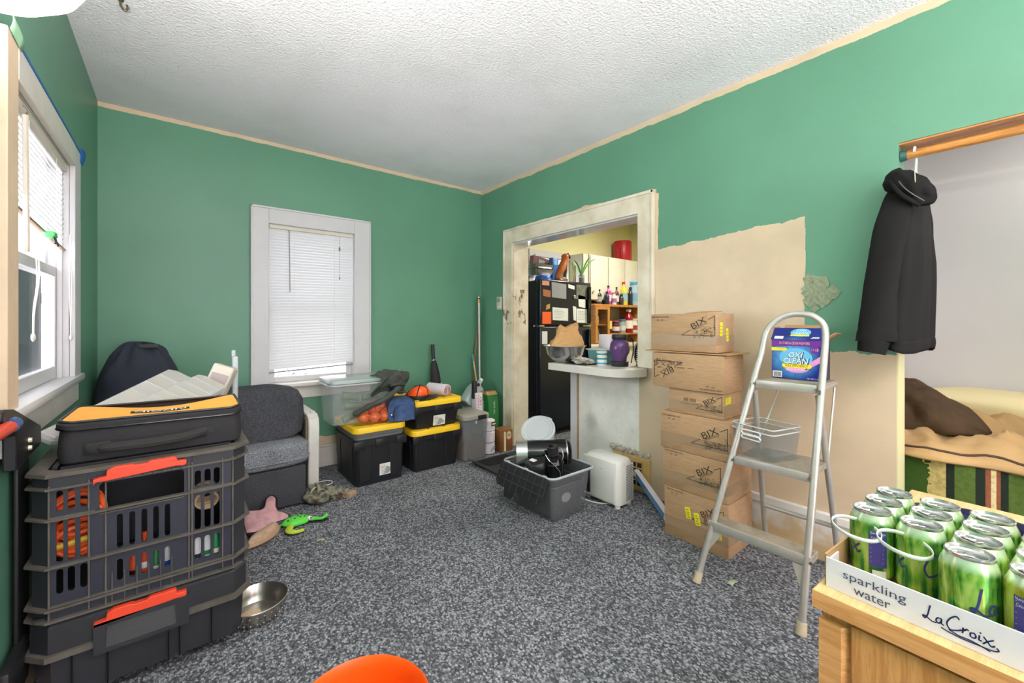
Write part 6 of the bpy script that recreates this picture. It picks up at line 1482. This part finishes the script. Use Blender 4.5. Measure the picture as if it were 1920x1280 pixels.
for j in range(4):
    for i in range(-1, 3):
        if i == -1 and j < 2: continue
        loc = TM @ Vector((FX + .036 + .0665 * (i + 1) + .003, FY - .036 - .0665 * j, .0035))
        lem = j >= 3; src = cB if lem else cA
        lbl = '%s sparkling water can, %s file from the left, %s in that file' % ('yellow-green' if lem else 'lime green', ordn[j], rows[i + 1])
        rz = random.uniform(-.6, .6)
        if not lem and not usedA: usedA = True; o = cA; o.location = loc; o['label'] = lbl; o.rotation_euler = (0, 0, rz)
        elif lem and not usedB: usedB = True; o = cB; o.location = loc; o['label'] = lbl; o.rotation_euler = (0, 0, rz)
        else: o = dup(src, loc, lbl, rz)
        cans[(i, j)] = o
def wrap(o, az, nm, m, fn, R=.0334):
    """flat print pieces bent round a can: fn(decal, mb) draws in metres; az = world azimuth that the print faces"""
    d = Decal((0, 0, 0), (1, 0, 0), (0, 1, 0), 0); a = MB(); fn(d, a)
    loc = o.location; out = []
    for x, y, z in a.v:
        th = az + x / R; out.append((loc.x + (R + z) * math.cos(th), loc.y + (R + z) * math.sin(th), loc.z + .058 + y))
    a.v = out; a.build(nm, m, o, smooth=0)
def facing(o, off=0.0): return math.atan2(-o.location.y, -o.location.x) + off
for key, word, off in (((-1, 2), ['L', 'a'], .35), ((-1, 2), None, 0), ((0, 0), ['x1', 'x2'], -.75), ((0, 1), ['x1', 'x2'], -.9), ((0, 1), ['C', 'r'], .55)):
    if key in cans and word:
        o = cans[key]; x0 = {'L': .5, 'x1': 5.7, 'C': 3.0}[word[0]]
        wrap(o, facing(o, off), 'script_lettering', 'ink_blue', lambda d, a, w=word, x0=x0: [d.line(a, [((u - x0) * .016, (v - .6) * .019) for u, v, _ in spline([(p, q, 0) for p, q in LC[k]], 5)], .0030) for k in w], .0336)
for key, off in (((0, 0), .25), ((-1, 3), -.35)):
    if key in cans:
        o = cans[key]
        wrap(o, facing(o, off), 'nutrition_panel', flat('panel_violet', (72, 66, 140)), lambda d, a: [d.rect(a, -.013 + .0052 * k, -.0078 + .0052 * k, -.030, .034) for k in range(5)], .0334)
        wrap(o, facing(o, off), 'panel_print', 'pinkprint', lambda d, a: [d.rect(a, -.011, .008, .026 - .008 * k, .027 - .008 * k) for k in range(7)], .0337)
for key, off in (((0, 0), .25), ((-1, 3), -.35)):
    if key in cans: wrap(cans[key], facing(cans[key], off), 'panel_lettering', 'white_print', lambda d, a: (d.text(a, 'Nutrition Facts', 0, .0305, .022, .004), d.text(a, 'Calories', -.003, .022, .014, .004)), .0339)
o = cans[(0, 0)]
wrap(o, facing(o, .30), 'barcode_patch', 'paper', lambda d, a: [d.rect(a, -.010 + .005 * k, -.005 + .005 * k, -.052, -.036) for k in range(4)], .0336)
# plastic carrier rings
rg = thing('carrier_ring', 'translucent plastic six-pack ring sticking out over the tray end', 'ring', tuple(TM @ Vector((.05, .0, .11))))
def ringf(cx, cy, rx, ry, z): return [tuple(TM @ Vector((cx + rx * math.cos(2 * PI * k / 32), cy + ry * math.sin(2 * PI * k / 32), z + .006 * math.sin(2 * PI * k / 32)))) for k in range(32)]
ring_m = mat('frosted_ring', (226, 230, 226), .3, alpha=.75)
for cx, cy in ((.052, -.036), (.052, -.100)):
    P = ringf(cx, cy, .040, .034, .104); b = MB(); lo_ = [(x, y, z - .003) for x, y, z in P]; hi = [(x, y, z + .003) for x, y, z in P]
    b.loft([lo_, hi], False, False); b.build('ring', ring_m, rg, solid=.0012)
bw2 = thing('dark_dish', 'dark blue glazed dish behind the cans on the desk', 'dish', (1.26, .11, ZD))
MB().lathe([(.0, .0), (.05, 0), (.055, .004), (.10, .030), (.135, .036), (.136, .040), (.10, .036), (.05, .010), (0, .009)], (1.295, .07, ZD), 40).build('shell', 'dark_glass', bw2, smooth=50)

# ================================================================== LAMP, HOOK, THERMOSTAT
def torchiere(label, x, y, power, dz=0.0):
    tl = thing('torchiere_lamp', label, 'lamp', (x, y, 0), group='torchiere floor lamps')
    MB().lathe([(.0, .0), (.13, 0), (.13, .012), (.03, .03), (.012, .05)], (x, y, 0), 32).build('base', 'black', tl, smooth=40)
    MB().tube([(x, y, .04), (x, y, 1.655 + dz)], .011, 14).build('pole', 'black', tl)
    MB().lathe([(.0, 1.655), (.04, 1.657), (.085, 1.672), (.118, 1.70), (.138, 1.74), (.134, 1.742), (.112, 1.704), (.08, 1.678), (.0, 1.664)], (x, y, dz), 48).build('shade', 'lamp_glass', tl, smooth=60)
    MB().lathe([(.0, 1.640), (.014, 1.645), (.018, 1.658), (.006, 1.662)], (x, y, dz), 16).build('finial', 'bolt', tl)
    l = bpy.data.lights.new('lamp_bulb', 'AREA'); l.shape = 'DISK'; l.size = .2; l.energy = power; l.color = (1, .93, .88)
    o = bpy.data.objects.new('lamp_bulb', l); COL.objects.link(o); o.location = (x, y, 1.745 + dz); o.rotation_euler = (PI, 0, 0)
torchiere('white glass bowl lamp glowing at the upper left corner', -.245, 1.0, 20, .05)
torchiere('added unseen bowl uplight behind the viewpoint by the desk', 1.35, -1.15, 12)  # unseen uplight added to brighten the ceiling
torchiere('added unseen bowl uplight behind the viewpoint by the window wall', .25, -.7, 45)  # another added uplight out of view, for bounce off the ceiling
hk = thing('ceiling_hook', 'small brass hook screwed into the ceiling', 'hook', (-.18, 2.47, 2.6))
MB().tube(spline([(-.187, 2.47, 2.6), (-.187, 2.47, 2.575), (-.175, 2.47, 2.555), (-.165, 2.47, 2.57), (-.168, 2.47, 2.585)], 5), .004, 8).build('hook', flat('old_brass', (110, 96, 76), .4, metal=.8), hk)
MB().cyl((-.187, 2.47, 2.6), (-.187, 2.47, 2.594), .012, .010, 12).build('plate', flat('old_brass', (110, 96, 76)), hk)
th = thing('thermostat', 'small beige thermostat on the wall beside the casing', 'thermostat', (XR, 3.355, 1.36))
MB().rbox(XR - .022, XR, 3.315, 3.395, 1.325, 1.455, .006).build('case', 'beige_plastic', th)
MB().rbox(XR - .026, XR - .021, 3.325, 3.385, 1.40, 1.445, .002).build('display', flat('lcd', (150, 160, 150)), th)
for k in range(2): MB().rbox(XR - .026, XR - .021, 3.330 + .028 * k, 3.350 + .028 * k, 1.345, 1.365, .002).build('button', 'white_plastic', th)

# ================================================================== KITCHEN
fg = thing('refrigerator', 'black top-freezer refrigerator covered with papers and magnets', 'refrigerator', (3.31, 3.5, 0))
MB().rbox(2.91, 3.70, 3.225, 3.88, .02, 1.635, .008).build('cabinet', 'black', fg)
MB().rbox(2.912, 3.698, 3.15, 3.22, 1.165, 1.645, .012, 3).build('freezer_door', 'fridge', fg)
MB().rbox(2.912, 3.698, 3.15, 3.22, .08, 1.152, .012, 3).build('fridge_door', 'fridge', fg)
for z0, z1 in ((1.19, 1.60), (.60, 1.12)): MB().rbox(3.625, 3.655, 3.105, 3.152, z0, z1, .01, 3).build('handle', 'black_gloss', fg)
MB().rbox(2.895, 2.96, 3.14, 3.24, 1.150, 1.170, .004).build('hinge', 'steel', fg)
MB().rbox(3.56, 3.69, 3.142, 3.152, 1.150, 1.166, .003).build('trim_bar', 'steel', fg)
FD = lambda x, z: Decal((x, 3.15, z), (1, 0, 0), (0, 0, 1), .002)
for nm, lbl, x, z, w, h, ang, m in (('magnet', 'small pink magnet at the top left of the fridge', 2.985, 1.605, .10, .045, 0, flat('salmon', (214, 150, 120))), ('photo', 'black and white photo at the top of the fridge', 3.18, 1.535, .22, .16, -3, 'paper_grey'), ('magnet', 'pale fish-shaped magnet on the freezer door', 3.37, 1.585, .10, .04, -8, 'paper'), ('photo', 'tree and house photo on the freezer door', 3.54, 1.535, .18, .16, 0, flat('photo_dark', (120, 122, 112), var=.9, vs=30)), ('photo', 'white dog cut-out photo on the freezer door', 3.54, 1.43, .12, .13, -8, 'paper'), ('magnet', 'brown magnet under the pink one', 3.0, 1.50, .11, .07, -6, flat('rust', (170, 104, 70))), ('magnet', 'round gold magnet on the freezer door', 3.02, 1.36, .05, .05, 20, flat('gold', (190, 150, 70))), ('note', 'orange sticky note on the fridge', 3.0, 1.245, .125, .125, 0, flat('orange_note', (250, 104, 48))), ('note', 'large torn white note left on the fridge', 3.20, 1.285, .235, .135, -2, 'paper'), ('note', 'narrow white slip on the fridge', 3.42, 1.295, .055, .155, -10, 'paper'), ('note', 'large white note right on the fridge', 3.555, 1.27, .205, .155, -2, 'paper'), ('magnet', 'white sticker below the freezer split', 2.97, 1.04, .075, .13, 0, 'paper')):
    t = tag(FD(x, z).poly(MB(), [(-w / 2 * math.cos(math.radians(ang)) + h / 2 * math.sin(math.radians(ang)) * -1, -h / 2 - w / 2 * math.sin(math.radians(ang))), (w / 2, -h / 2 + w / 2 * math.sin(math.radians(ang))), (w / 2 - h * .0, h / 2 + w / 2 * math.sin(math.radians(ang))), (-w / 2, h / 2 - w / 2 * math.sin(math.radians(ang)))]).build(nm, m, smooth=0, solid=.002), lbl, nm)
    if nm == 'note' and w > .1 and 'orange' not in lbl:
        a = MB(); d_ = FD(x, z)
        for k in range(6): d_.rect(a, -w * .40, w * (.1 + .05 * (k * 7 % 5)), h * (.32 - .12 * k), h * (.345 - .12 * k), .0016)
        a.build('handwriting', 'paper_grey', t, smooth=0)
tag(MB().lathe([(.0, 0), (.02, 0), (.022, .008), (.012, .014), (0, .014)], n=16, mx=Matrix.Translation((3.42, 3.148, 1.475)) @ Matrix.Rotation(PI / 2, 4, 'X')).build('magnet', 'steel'), 'round steel knob magnet in the middle of the freezer door', 'magnet')
# things on the fridge
ZT = 1.637
t = thing('foil_pan', 'stack of foil pans at the left of the fridge top', 'pan', (3.03, 3.3, ZT))
for k in range(2): MB().loft([rrect(3.06, 3.40, ZT + .06 + .055 * k, .22, .30, .02), rrect(3.06, 3.40, ZT + .12 + .055 * k, .27, .36, .03), rrect(3.06, 3.40, ZT + .12 + .055 * k, .29, .38, .03)], True, False).build('pan', 'steel', t, smooth=40, label='crinkled foil pan')
t = thing('blue_food_cover', 'blue plastic food cover lying on the fridge top', 'cover', (3.05, 3.28, ZT)); MB().lathe([(.0, .0), (.09, 0), (.095, .02), (.08, .055), (.0, .06)], (3.08, 3.29, ZT), 24).build('cap', flat('blue_lid', (36, 92, 190)), t, smooth=50); MB().lathe([(.097, .006), (.1, .012), (.097, .018)], (3.08, 3.29, ZT), 24).build('rim', flat('blue_lid', (36, 92, 190)), t)
t = thing('cereal_box', 'dark cereal box leaning on the foil pans', 'box', (3.12, 3.35, ZT + .17)); MB().rbox(-.13, .12, -.03, .03, 0, .10, .004, 1, Matrix.Translation((3.13, 3.40, ZT + .175)) @ Matrix.Rotation(.12, 4, 'Y')).build('carton', flat('maroon_box', (104, 50, 46), var=.6, vs=14), t); MB().rbox(-.05, .04, -.035, -.028, .02, .07, .002, 1, Matrix.Translation((3.13, 3.40, ZT + .175)) @ Matrix.Rotation(.12, 4, 'Y')).build('print', 'paper_grey', t)
t = thing('blue_carton', 'small blue carton on the fridge top', 'carton', (3.22, 3.28, ZT)); MB().rbox(3.185, 3.275, 3.25, 3.31, ZT + .01, ZT + .265, .003).build('carton', flat('bright_blue', (36, 92, 170)), t); MB().box(3.205, 3.255, 3.2485, 3.2498, ZT + .19, ZT + .23).build('label_patch', 'skyblue', t)
pa = thing('carved_parrot', 'carved wooden parrot figure on the fridge', 'figurine', (3.32, 3.25, ZT))
MB().tube(spline([(3.24, 3.25, ZT + .03), (3.28, 3.25, ZT + .10), (3.34, 3.25, ZT + .19), (3.375, 3.25, ZT + .27), (3.37, 3.25, ZT + .325)], 4), [.012, .02, .028, .034, .038, .042, .045, .046, .044, .042, .04, .04, .041, .043, .042, .034, .015], 16).build('body', flat('parrot_wood', (186, 100, 40), var=.6, vs=18), pa, smooth=60)
MB().tube(spline([(3.40, 3.24, ZT + .31), (3.43, 3.235, ZT + .30), (3.435, 3.235, ZT + .265)], 4), [.02, .02, .018, .016, .014, .012, .01, .008, .004], 10).build('beak', 'ink', pa, smooth=60)
MB().blob((3.385, 3.212, ZT + .325), (.008, .006, .008), 0, 1, 10, 8).build('eye', 'ink', pa)
MB().blob((3.31, 3.25, ZT + .03), (.09, .05, .035), .4, 4, 24, 14, seed=5, zmin=ZT).build('perch', 'wood_brown', pa, smooth=60)
for nm, lbl, x, r, h in (('steel_canister', 'tall steel canister on the fridge', 3.50, .075, .27), ('steel_canister', 'slim steel shaker beside the plant', 3.59, .038, .22)):
    t = thing(nm, lbl, 'canister', (x, 3.33, ZT), group='steel canisters'); MB().lathe([(0, 0), (r, 0), (r, h * .9), (r * 1.02, h * .9), (r * 1.02, h * .96), (r * .6, h), (0, h)], (x, 3.33, ZT), 28).build('body', 'steel', t, smooth=40); MB().lathe([(.004, h), (.012, h + .008), (.012, h + .02), (0, h + .024)], (x, 3.33, ZT), 12).build('knob', 'black', t)
pt_ = thing('spider_plant', 'spiky green plant in a glass jar on the fridge', 'plant', (3.645, 3.26, ZT)); MB().lathe([(0, 0), (.034, 0), (.036, .10), (.026, .115), (.024, .115), (.03, .1), (.03, .004), (0, .004)], (3.64, 3.24, ZT), 20).build('jar', 'clear_grey', pt_, smooth=40); MB().lathe([(0, .005), (.03, .005), (.03, .07), (0, .07)], (3.64, 3.24, ZT), 16).build('soil', flat('soil', (74, 78, 50)), pt_)
for k in range(9):
    a = k * 2.4; L = .15 + .03 * (k % 3); dx, dy = math.cos(a), math.sin(a) * .6; c0 = Vector((3.64, 3.24, ZT + .09))
    q = [c0 + Vector((dx * L * s, dy * L * s, L * (2.1 * s - 1.15 * s * s))) for s in (0, .2, .4, .6, .8, 1.0)]
    MB().tube(q, [.006, .010, .011, .009, .006, .001], 6, flat=.3).build('leaf', 'leaf', pt_)
# upper cabinets, one per door
for k, (x0, x1) in enumerate(((4.215, 4.585), (4.59, 4.955), (4.96, 5.33))):
    t = thing('wall_cabinet', ['wall cabinet nearest the fridge', 'middle wall cabinet', 'right-hand wall cabinet at the corner'][k] + ', cream painted', 'cabinet', ((x0 + x1) / 2, 3.75, 1.49), group='cream wall cabinets')
    MB().box(x0, x1, 3.62, 3.899, 1.49, 2.09).build('carcass', 'cabinet', t)
    d_ = MB().rbox(x0 + .008, x1 - .008, 3.60, 3.62, 1.50, 2.08, .003).build('door', 'cabinet', t)
    MB().cyl((x0 + .04, 3.60, 1.60), (x0 + .04, 3.578, 1.60), .008, .014, 12).build('knob', 'steel', d_)
t = thing('side_panel', 'narrow cream filler panel between the kitchen window and cabinets', 'panel', (4.12, 3.7, 1.3)); MB().box(4.10, 4.21, 3.64, 3.87, 1.25, 2.09).build('board', 'cabinet', t); MB().box(4.10, 4.112, 3.63, 3.64, 1.25, 2.09).build('edge', 'wood_block', t)
rc = thing('red_canister', 'red enamel canister on top of the wall cabinets', 'canister', (5.09, 3.72, 2.09))
MB().lathe([(0, 0), (.125, 0), (.13, .01), (.13, .27), (.122, .285), (0, .29)], (5.09, 3.74, 2.09), 32).build('body', flat('red_enamel', (176, 26, 40)), rc, smooth=40)
MB().tube(spline([(4.98, 3.70, 2.26), (4.955, 3.66, 2.25), (4.955, 3.66, 2.16), (4.98, 3.70, 2.14)], 5), .012, 8).build('handle', flat('red_enamel', (176, 26, 40)), rc)
# base counter and hutch
t = thing('kitchen_counter', 'kitchen base counter under the hutch', 'counter', (4.7, 3.6, 0)); MB().box(3.80, 5.51, 3.34, 3.89, 0, .88).build('base', 'cabinet', t); MB().rbox(3.78, 5.515, 3.31, 3.89, .88, .915, .004).build('worktop', 'beige_plastic', t)
hu = thing('wood_hutch', 'honey wood counter hutch with shelves of bottles', 'hutch', (4.7, 3.6, .915))
MB().box(4.20, 4.23, 3.52, 3.88, .915, 1.435).box(4.46, 4.49, 3.52, 3.88, .915, 1.435).build('side', 'wood_honey', hu, split=True)
MB().box(5.19, 5.21, 3.52, 3.88, .915, 1.435).build('side', 'wood_honey', hu, split=True)
MB().rbox(4.18, 5.225, 3.50, 3.89, 1.405, 1.435, .003).build('top_shelf', 'wood_honey', hu)
MB().box(4.49, 5.19, 3.53, 3.88, 1.028, 1.05).build('middle_shelf', 'wood_honey', hu)
MB().box(4.23, 4.46, 3.53, 3.88, 1.155, 1.170).build('inner_shelf', 'wood_honey', hu)
MB().box(4.20, 4.245, 3.50, 3.52, .93, 1.405).box(4.445, 4.49, 3.50, 3.52, .93, 1.405).box(4.245, 4.445, 3.50, 3.52, 1.365, 1.405).box(4.245, 4.445, 3.50, 3.52, .93, .97).build('door_frame', 'wood_honey', hu, split=True)
MB().box(4.245, 4.445, 3.508, 3.512, .97, 1.365).build('door_pane', 'glass', hu)
MB().box(4.23, 5.19, 3.87, 3.88, .915, 1.405).build('back', 'cabinet', hu)
def bottle(lbl, x, y, z, r, h, col, cap, neck=.35, body_lab=None, nm='bottle'):
    t = thing(nm, lbl, nm, (x, y, z), group='bottles and jars on the kitchen hutch')
    MB().lathe([(0, 0), (r * .95, 0), (r, .006), (r, h * .62), (r * .9, h * .68), (r * neck, h * .80), (r * neck, h * .92), (0, h * .92)], (x, y, z), 20).build('body', flat('glass_%d_%d_%d' % col, col, .2), t, smooth=45)
    MB().lathe([(0, h * .9), (r * neck * 1.25, h * .9), (r * neck * 1.25, h), (0, h)], (x, y, z), 16).build('cap', flat('cap_%d_%d_%d' % cap, cap), t, smooth=45)
    if body_lab: MB().lathe([(r * 1.02, h * .18), (r * 1.02, h * .52)], (x, y, z), 20).build('label_band', flat('lab_%d_%d_%d' % body_lab, body_lab), t)
for a in (('dark glass bottle, leftmost on the hutch top', 4.40, 3.62, 1.435, .045, .20, (52, 54, 60), (28, 28, 30), .5, (150, 150, 150)), ('black pump bottle on the hutch top', 4.50, 3.56, 1.435, .035, .17, (40, 44, 60), (24, 24, 28), .4, None), ('magenta bottle on the hutch top', 4.58, 3.60, 1.435, .042, .26, (190, 60, 140), (40, 40, 44), .35, (230, 200, 220)), ('pale jar with pink cap on the hutch top', 4.68, 3.58, 1.435, .036, .17, (220, 214, 210), (210, 110, 150), .6, (150, 110, 160)), ('brown bottle on the hutch top', 4.76, 3.60, 1.435, .036, .25, (90, 60, 50), (40, 36, 34), .35, (214, 200, 190)), ('short dark jar on the hutch top', 4.82, 3.56, 1.435, .030, .15, (60, 50, 56), (30, 30, 34), .6, None), ('tall yellow bottle on the hutch top', 4.90, 3.58, 1.435, .055, .33, (222, 206, 70), (200, 60, 50), .3, (150, 180, 190)), ('dark flask beside the yellow bottle', 5.03, 3.56, 1.435, .03, .26, (44, 48, 60), (20, 20, 24), .5, None), ('blue topped clear jar at the hutch corner', 5.13, 3.57, 1.435, .058, .34, (170, 196, 214), (60, 160, 220), .9, (120, 170, 200)),
          ('red labelled sauce bottle on the middle shelf', 4.565, 3.58, 1.05, .045, .32, (60, 34, 30), (190, 40, 40), .35, (230, 206, 110)), ('round pink labelled jar on the middle shelf', 4.70, 3.57, 1.05, .055, .17, (70, 50, 46), (190, 60, 110), .8, (226, 190, 200)), ('blue lidded glass jar on the middle shelf', 4.86, 3.58, 1.05, .05, .19, (150, 160, 160), (60, 120, 170), .8, (200, 200, 196)), ('red ketchup squeeze bottle on the middle shelf', 5.00, 3.57, 1.05, .06, .33, (150, 22, 36), (236, 236, 232), .45, (232, 226, 214)), ('white jar at the right of the middle shelf', 5.13, 3.57, 1.05, .05, .2, (224, 220, 216), (210, 206, 200), .8, (170, 60, 60)),
          ('cream jar inside the glass door of the hutch', 4.34, 3.64, 1.17, .06, .17, (214, 200, 160), (190, 170, 120), .8, None), ('grey jar low inside the glass door', 4.34, 3.62, .93, .06, .18, (120, 120, 124), (90, 90, 94), .8, None)):
    bottle(*a)
# counter top things at the opening
bw3 = thing('mixing_bowl', 'large steel mixing bowl on the breakfast counter', 'bowl', (2.42, 2.33, .88)); BC = (2.42, 2.33, .8805)
MB().lathe([(0, 0), (.06, 0), (.10, .020), (.14, .065), (.158, .128), (.168, .132), (.168, .135), (.154, .131), (.136, .066), (.098, .024), (0, .006)], BC, 48).build('shell', 'steel', bw3, smooth=60)
MB().tube([(BC[0] + .168 * math.cos(2 * PI * k / 48), BC[1] + .168 * math.sin(2 * PI * k / 48), BC[2] + .1335) for k in range(48)], .003, 6, closed=True).build('rim', 'steel', bw3)
kb_ = thing('paper_bag', 'crumpled kraft paper bag sitting in the mixing bowl', 'bag', (2.42, 2.33, .97))
def kbag(u, v):
    a = 2 * PI * u; cq = math.copysign(abs(math.cos(a)) ** .55, math.cos(a)); sq = math.copysign(abs(math.sin(a)) ** .55, math.sin(a))
    kx = 1 - .30 * v ** 1.5; ky = 1 - .68 * v ** 1.6
    cr_ = 1 + .10 * noise.noise(Vector((cq * 3, sq * 3, v * 5)))
    r0 = .112 + .028 * math.sin(PI * min(1, v * 1.6))
    X_ = r0 * kx * cq * cr_; Y_ = r0 * ky * sq * cr_
    th = -.68                                            # long side of the bag mouth
    return (2.425 + X_ * math.cos(th) - Y_ * math.sin(th) + .015 * v, 2.33 + X_ * math.sin(th) + Y_ * math.cos(th) - .01 * v, .955 + .215 * v + .045 * v * cq * .5 + .03 * v * noise.noise(Vector((cq * 2, sq * 2, 9))))
def kcr(u, v):
    x, y, z = kbag(u, v); n = noise.noise_vector(Vector((x * 22, y * 22, z * 22))) * .022 * min(1, .3 + v)
    return (x + n.x, y + n.y, z + n.z * .8)
MB().grid(kcr, 22, 9).build('paper', 'kraft', kb_, smooth=0, solid=.002)
t = thing('plastic_tub', 'clear tub of food on the breakfast counter behind the cups', 'tub', (2.56, 2.08, .88)); MB().loft([rrect(2.585, 2.09, .881, .13, .17, .02), rrect(2.585, 2.09, .985, .15, .19, .02), rrect(2.585, 2.09, .985, .14, .18, .02), rrect(2.585, 2.09, .886, .12, .16, .02)]).build('body', mat('teal_clear', (110, 170, 176), .15, alpha=.6), t, smooth=40); MB().rbox(2.505, 2.665, 1.99, 2.19, .985, .995, .004).build('lid', 'clear_edge', t)
t = thing('paper_cup_stack', 'stack of white cups with teal print on the counter', 'cups', (2.46, 2.01, .88)); 
for k in range(3): MB().lathe([(.0, .0), (.034, 0), (.038, .030), (.040, .031), (.040, .034), (.0, .034)], (2.47, 2.0, .8805 + .034 * k), 24).build('cup', 'white_plastic', t, smooth=40); MB().lathe([(.0362, .010), (.0380, .022)], (2.47, 2.0, .8808 + .034 * k), 24).build('cup_print', 'teal' if k else 'cyan', t)
t = thing('black_tray', 'thin black tray with a grey cloth on the counter', 'tray', (2.42, 2.13, .88)); MB().rbox(2.345, 2.47, 2.05, 2.26, .8805, .888, .003).build('board', 'black', t)
t = thing('grey_cloth', 'crumpled pale grey cloth on the black tray', 'cloth', (2.42, 2.15, .888)); MB().blob((2.41, 2.13, .905), (.05, .085, .026), .7, 4, 30, 16, seed=6, zmin=.8885).build('bundle', flat('pale_cloth', (176, 170, 158)), t, smooth=60)
t = thing('napkin_block', 'square white block of paper standing behind the tub', 'paper', (2.72, 2.16, .88)); MB().rbox(2.70, 2.78, 2.10, 2.22, .881, 1.10, .003).build('stack', 'white_card', t)
fd = thing('pet_feeder', 'round purple jar with black lid and base on the counter', 'jar', (2.53, 1.885, .88)); FC = (2.53, 1.885, .8805)
MB().lathe([(0, 0), (.062, 0), (.064, .006), (.064, .034), (.055, .038), (0, .038)], FC, 32).build('base', 'black', fd, smooth=40)
MB().lathe([(.050, .038), (.054, .07), (.070, .10), (.072, .13), (.066, .165), (.05, .19), (.045, .195)], FC, 32).build('jar', 'purple', fd, smooth=50)
MB().lathe([(0, .195), (.052, .195), (.055, .20), (.055, .225), (.05, .232), (0, .234)], FC, 32).build('lid', 'black', fd, smooth=40)
MB().lathe([(0, .04), (.046, .04), (.050, .07), (.0, .08)], FC, 20).build('contents', 'amber', fd)
MB().tube(spline([(2.58, 1.86, 1.10), (2.61, 1.835, 1.08), (2.62, 1.83, 1.0), (2.60, 1.835, .90)], 6), .004, 7).build('hose', 'black_gloss', fd)
t = thing('black_roaster', 'dark rounded pan standing at the right of the counter', 'pan', (2.72, 1.80, .88)); MB().lathe([(0, 0), (.085, 0), (.09, .01), (.08, .015), (0, .015)], n=32, mx=Matrix.Translation((2.715, 1.835, .975)) @ Matrix.Rotation(PI / 2, 4, 'X')).build('pan', 'black', t, smooth=40); MB().lathe([(.088, .0), (.094, .006), (.088, .012)], n=32, mx=Matrix.Translation((2.715, 1.835, .975)) @ Matrix.Rotation(PI / 2, 4, 'X')).build('rim', 'steel', t)
t = thing('printed_carton', 'black and white printed carton on the counter behind the jar', 'carton', (2.66, 1.80, .88)); MB().rbox(2.63, 2.70, 1.765, 1.815, .881, 1.005, .003).build('carton', 'ink', t)
a = MB(); d_ = Decal((2.63, 1.79, .945), *NX, .001); [d_.rect(a, -.02, .016 - .006 * (k % 3), .045 - .014 * k, .050 - .014 * k) for k in range(8)]; d_ = Decal((2.665, 1.765, .945), *NY, .001); [d_.rect(a, -.028, .026 - .008 * (k % 3), .045 - .014 * k, .050 - .014 * k) for k in range(8)]; a.build('print', 'white_print', t, smooth=0)
